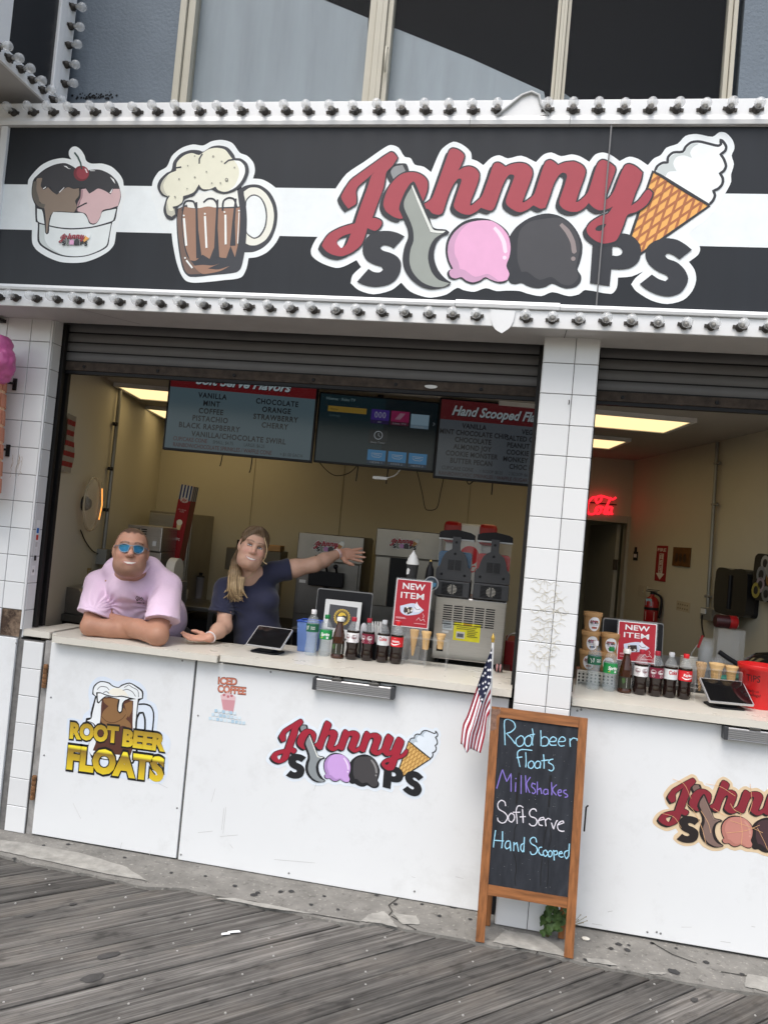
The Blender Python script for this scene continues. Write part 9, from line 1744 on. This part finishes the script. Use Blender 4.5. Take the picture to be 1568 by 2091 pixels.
# hair: cap with centre parting, side tail over the shoulder, loose strands
S_ = SDF((-2.02, .34, 1.22), (-1.60, .80, 1.88), .0042); e = lambda x, y, z, r, kk=.02, op='add': S_.ell(Ww(x, y, z), r, kk, op, HA2)
e(0, -.030, .050, (.083, .098, .084), .02); e(0, -.05, -.01, (.074, .075, .08), .03)
e(0, .095, -.018, (.062, .070, .096), .012, 'sub'); e(0, .10, .03, (.046, .05, .05), .015, 'sub')
for sg in (-1, 1): S_.cap(Ww(sg*.010, .058, .118), Ww(sg*.066, .040, .040), .016, .013, .02); S_.cap(Ww(sg*.066, .040, .040), Ww(sg*.074, -.01, -.015), .012, .012, .02)
t0 = Ww(-.055, -.055, -.055); tp_ = [t0, P(483, 1150, .57), P(480, 1172, .50), P(479, 1196, .49), P(480, 1212, .49)]; S_.chain(tp_, [.034, .031, .036, .036, .026], .025)
for i, (x0, x1, l_) in enumerate([(472, 464, 1222), (476, 470, 1226), (481, 478, 1224), (486, 486, 1226), (490, 495, 1218), (484, 490, 1222), (494, 503, 1219), (468, 458, 1210)]): S_.chain([P(x0+4, 1182, .485), P(x0, 1202, .482), P(x1, l_, .488)], [.012, .010, .003], .010)
V, Q = S_.mesh(); hz = V[:, 2]; b_ = sm(1.62, 1.42, hz)[:, None]*.9+.0; st_ = (.5+.5*np.sin(V[:, 0]*420+V[:, 1]*200))[:, None]; cA = np.array((.125, .082, .048)); cB = np.array((.46, .335, .19)); col = cA*(1-b_)+cB*b_; col = col*(.72+.5*st_)
hr = obj('hair', np_mesh('hair', V @ Minv[:3, :3].T+Minv[:3, 3], Q, HAIRM, col.astype(np.float32)), wp)
def strands(nm, paths, m, r_=.0015):
 m_ = wmb(wp)
 for q in paths: m_.tube(smooth3(q, 3), r_, 3, caps=False)
 m_.build(nm, m, hr, kind='stuff')
HS = [mat('hair_brown', (.10, .064, .036), .45), mat('hair_light_brown', (.21, .14, .078), .45), mat('hair_blonde', (.46, .33, .18), .45)]
r5 = random.Random(5); hp = [[], [], []]; Vw_ = lambda x, y, z: Vector([float(v) for v in Ww(x, y, z)])
for i in range(150):
 sg = r5.choice((-1, 1)); az = R(r5.uniform(18, 165)); q = []; dr = R(r5.uniform(10, 45)); g = r5.uniform(1.0, 1.025)
 for k in range(7): el = R(84-k*r5.uniform(17.5, 18.5)); a_ = az+dr*k/6; q.append(Vw_(sg*(.085*g*math.cos(el)*math.sin(a_)), -.030+.100*g*math.cos(el)*math.cos(a_), .050+.086*g*math.sin(el)))
 hp[0 if r5.random() < .6 else 1].append(q)
for i in range(150):
 a_ = r5.uniform(0, 6.28); rr = math.sqrt(r5.random()); q = []
 for k, (c, r_) in enumerate(zip(tp_, (.034, .033, .040, .043, .036))): q.append(Vector([float(v) for v in c])+Vector((math.cos(a_+k*.15)*rr*r_, math.sin(a_+k*.15)*rr*r_, 0)))
 q.append(at(482+math.cos(a_+.6)*rr*17+r5.uniform(-3, 3), r5.uniform(1206, 1230), .485+.02*math.sin(a_)*rr)); hp[r5.choice((1, 2, 2, 2))].append(q)
for i in range(3): strands('hair_strand', hp[i], HS[i])
STR = mat('blonde_strand', (.40, .29, .16), .5, var=.2);
for pts in [[(540, 1098, .47), (545, 1118, .45), (543, 1136, .45), (538, 1146, .46), (545, 1152, .46)], [(478, 1190, .46), (468, 1212, .47), (456, 1222, .48)], [(492, 1196, .46), (500, 1212, .46), (505, 1221, .47)]]:
 m_ = wmb(wp); m_.tube(smooth3([at(*q) for q in pts]), .0032, 5); m_.build('loose_strand', STR, hr)
def ringband(t, c, d_, r_, th, m, nm):
 d_ = Vector([float(v) for v in d_]).normalized(); c = Vector([float(v) for v in c]); u = d_.orthogonal().normalized(); v = d_.cross(u); m_ = wmb(t); m_.tube([c+(u*math.cos(R(a))+v*math.sin(R(a)))*r_ for a in range(0, 360, 18)], th, 6, closed=True); m_.build(nm, m, t)
BND = mat('white_bracelet', (.75, .70, .70), .5); ringband(wp, wLw-(wLw-eLw)*.06, wLw-eLw, .032, .0045, BND, 'bracelet'); ringband(wp, wRw-(wRw-eRw)*.05, wRw-eRw, .031, .004, mat('pink_bracelet', (.7, .45, .45), .5), 'bracelet'); ringband(wp, wRw-(wRw-eRw)*.10, wRw-eRw, .032, .003, BND, 'bracelet')
m_ = wmb(wp); bvw = None; m_.tube(smooth3([at(492, 1170, .55), at(500, 1180, .545), at(510, 1178, .545), at(522, 1165, .56)]), .0022, 5); m_.build('necklace', mat('pale_gold', (.55, .42, .25), .3, .8), wp)
S_ = SDF((-2.1, .42, -.01), (-1.35, 1.0, 1.10), .014); S_.ell((-1.68, .70, 1.0), (.16, .13, .14), .05)
for sg in (-1, 1): S_.chain([np.array((-1.68+sg*.085, .70, .95)), np.array((-1.68+sg*.09, .68, .50)), np.array((-1.68+sg*.09, .73, .10))], [.095, .065, .05], .04); S_.ell((-1.68+sg*.09, .68, .045), (.042, .115, .042), .03)
V, Q = S_.mesh(); obj('trousers', np_mesh('trousers', V @ Minv[:3, :3].T+Minv[:3, 3], Q, PANTS), wp)
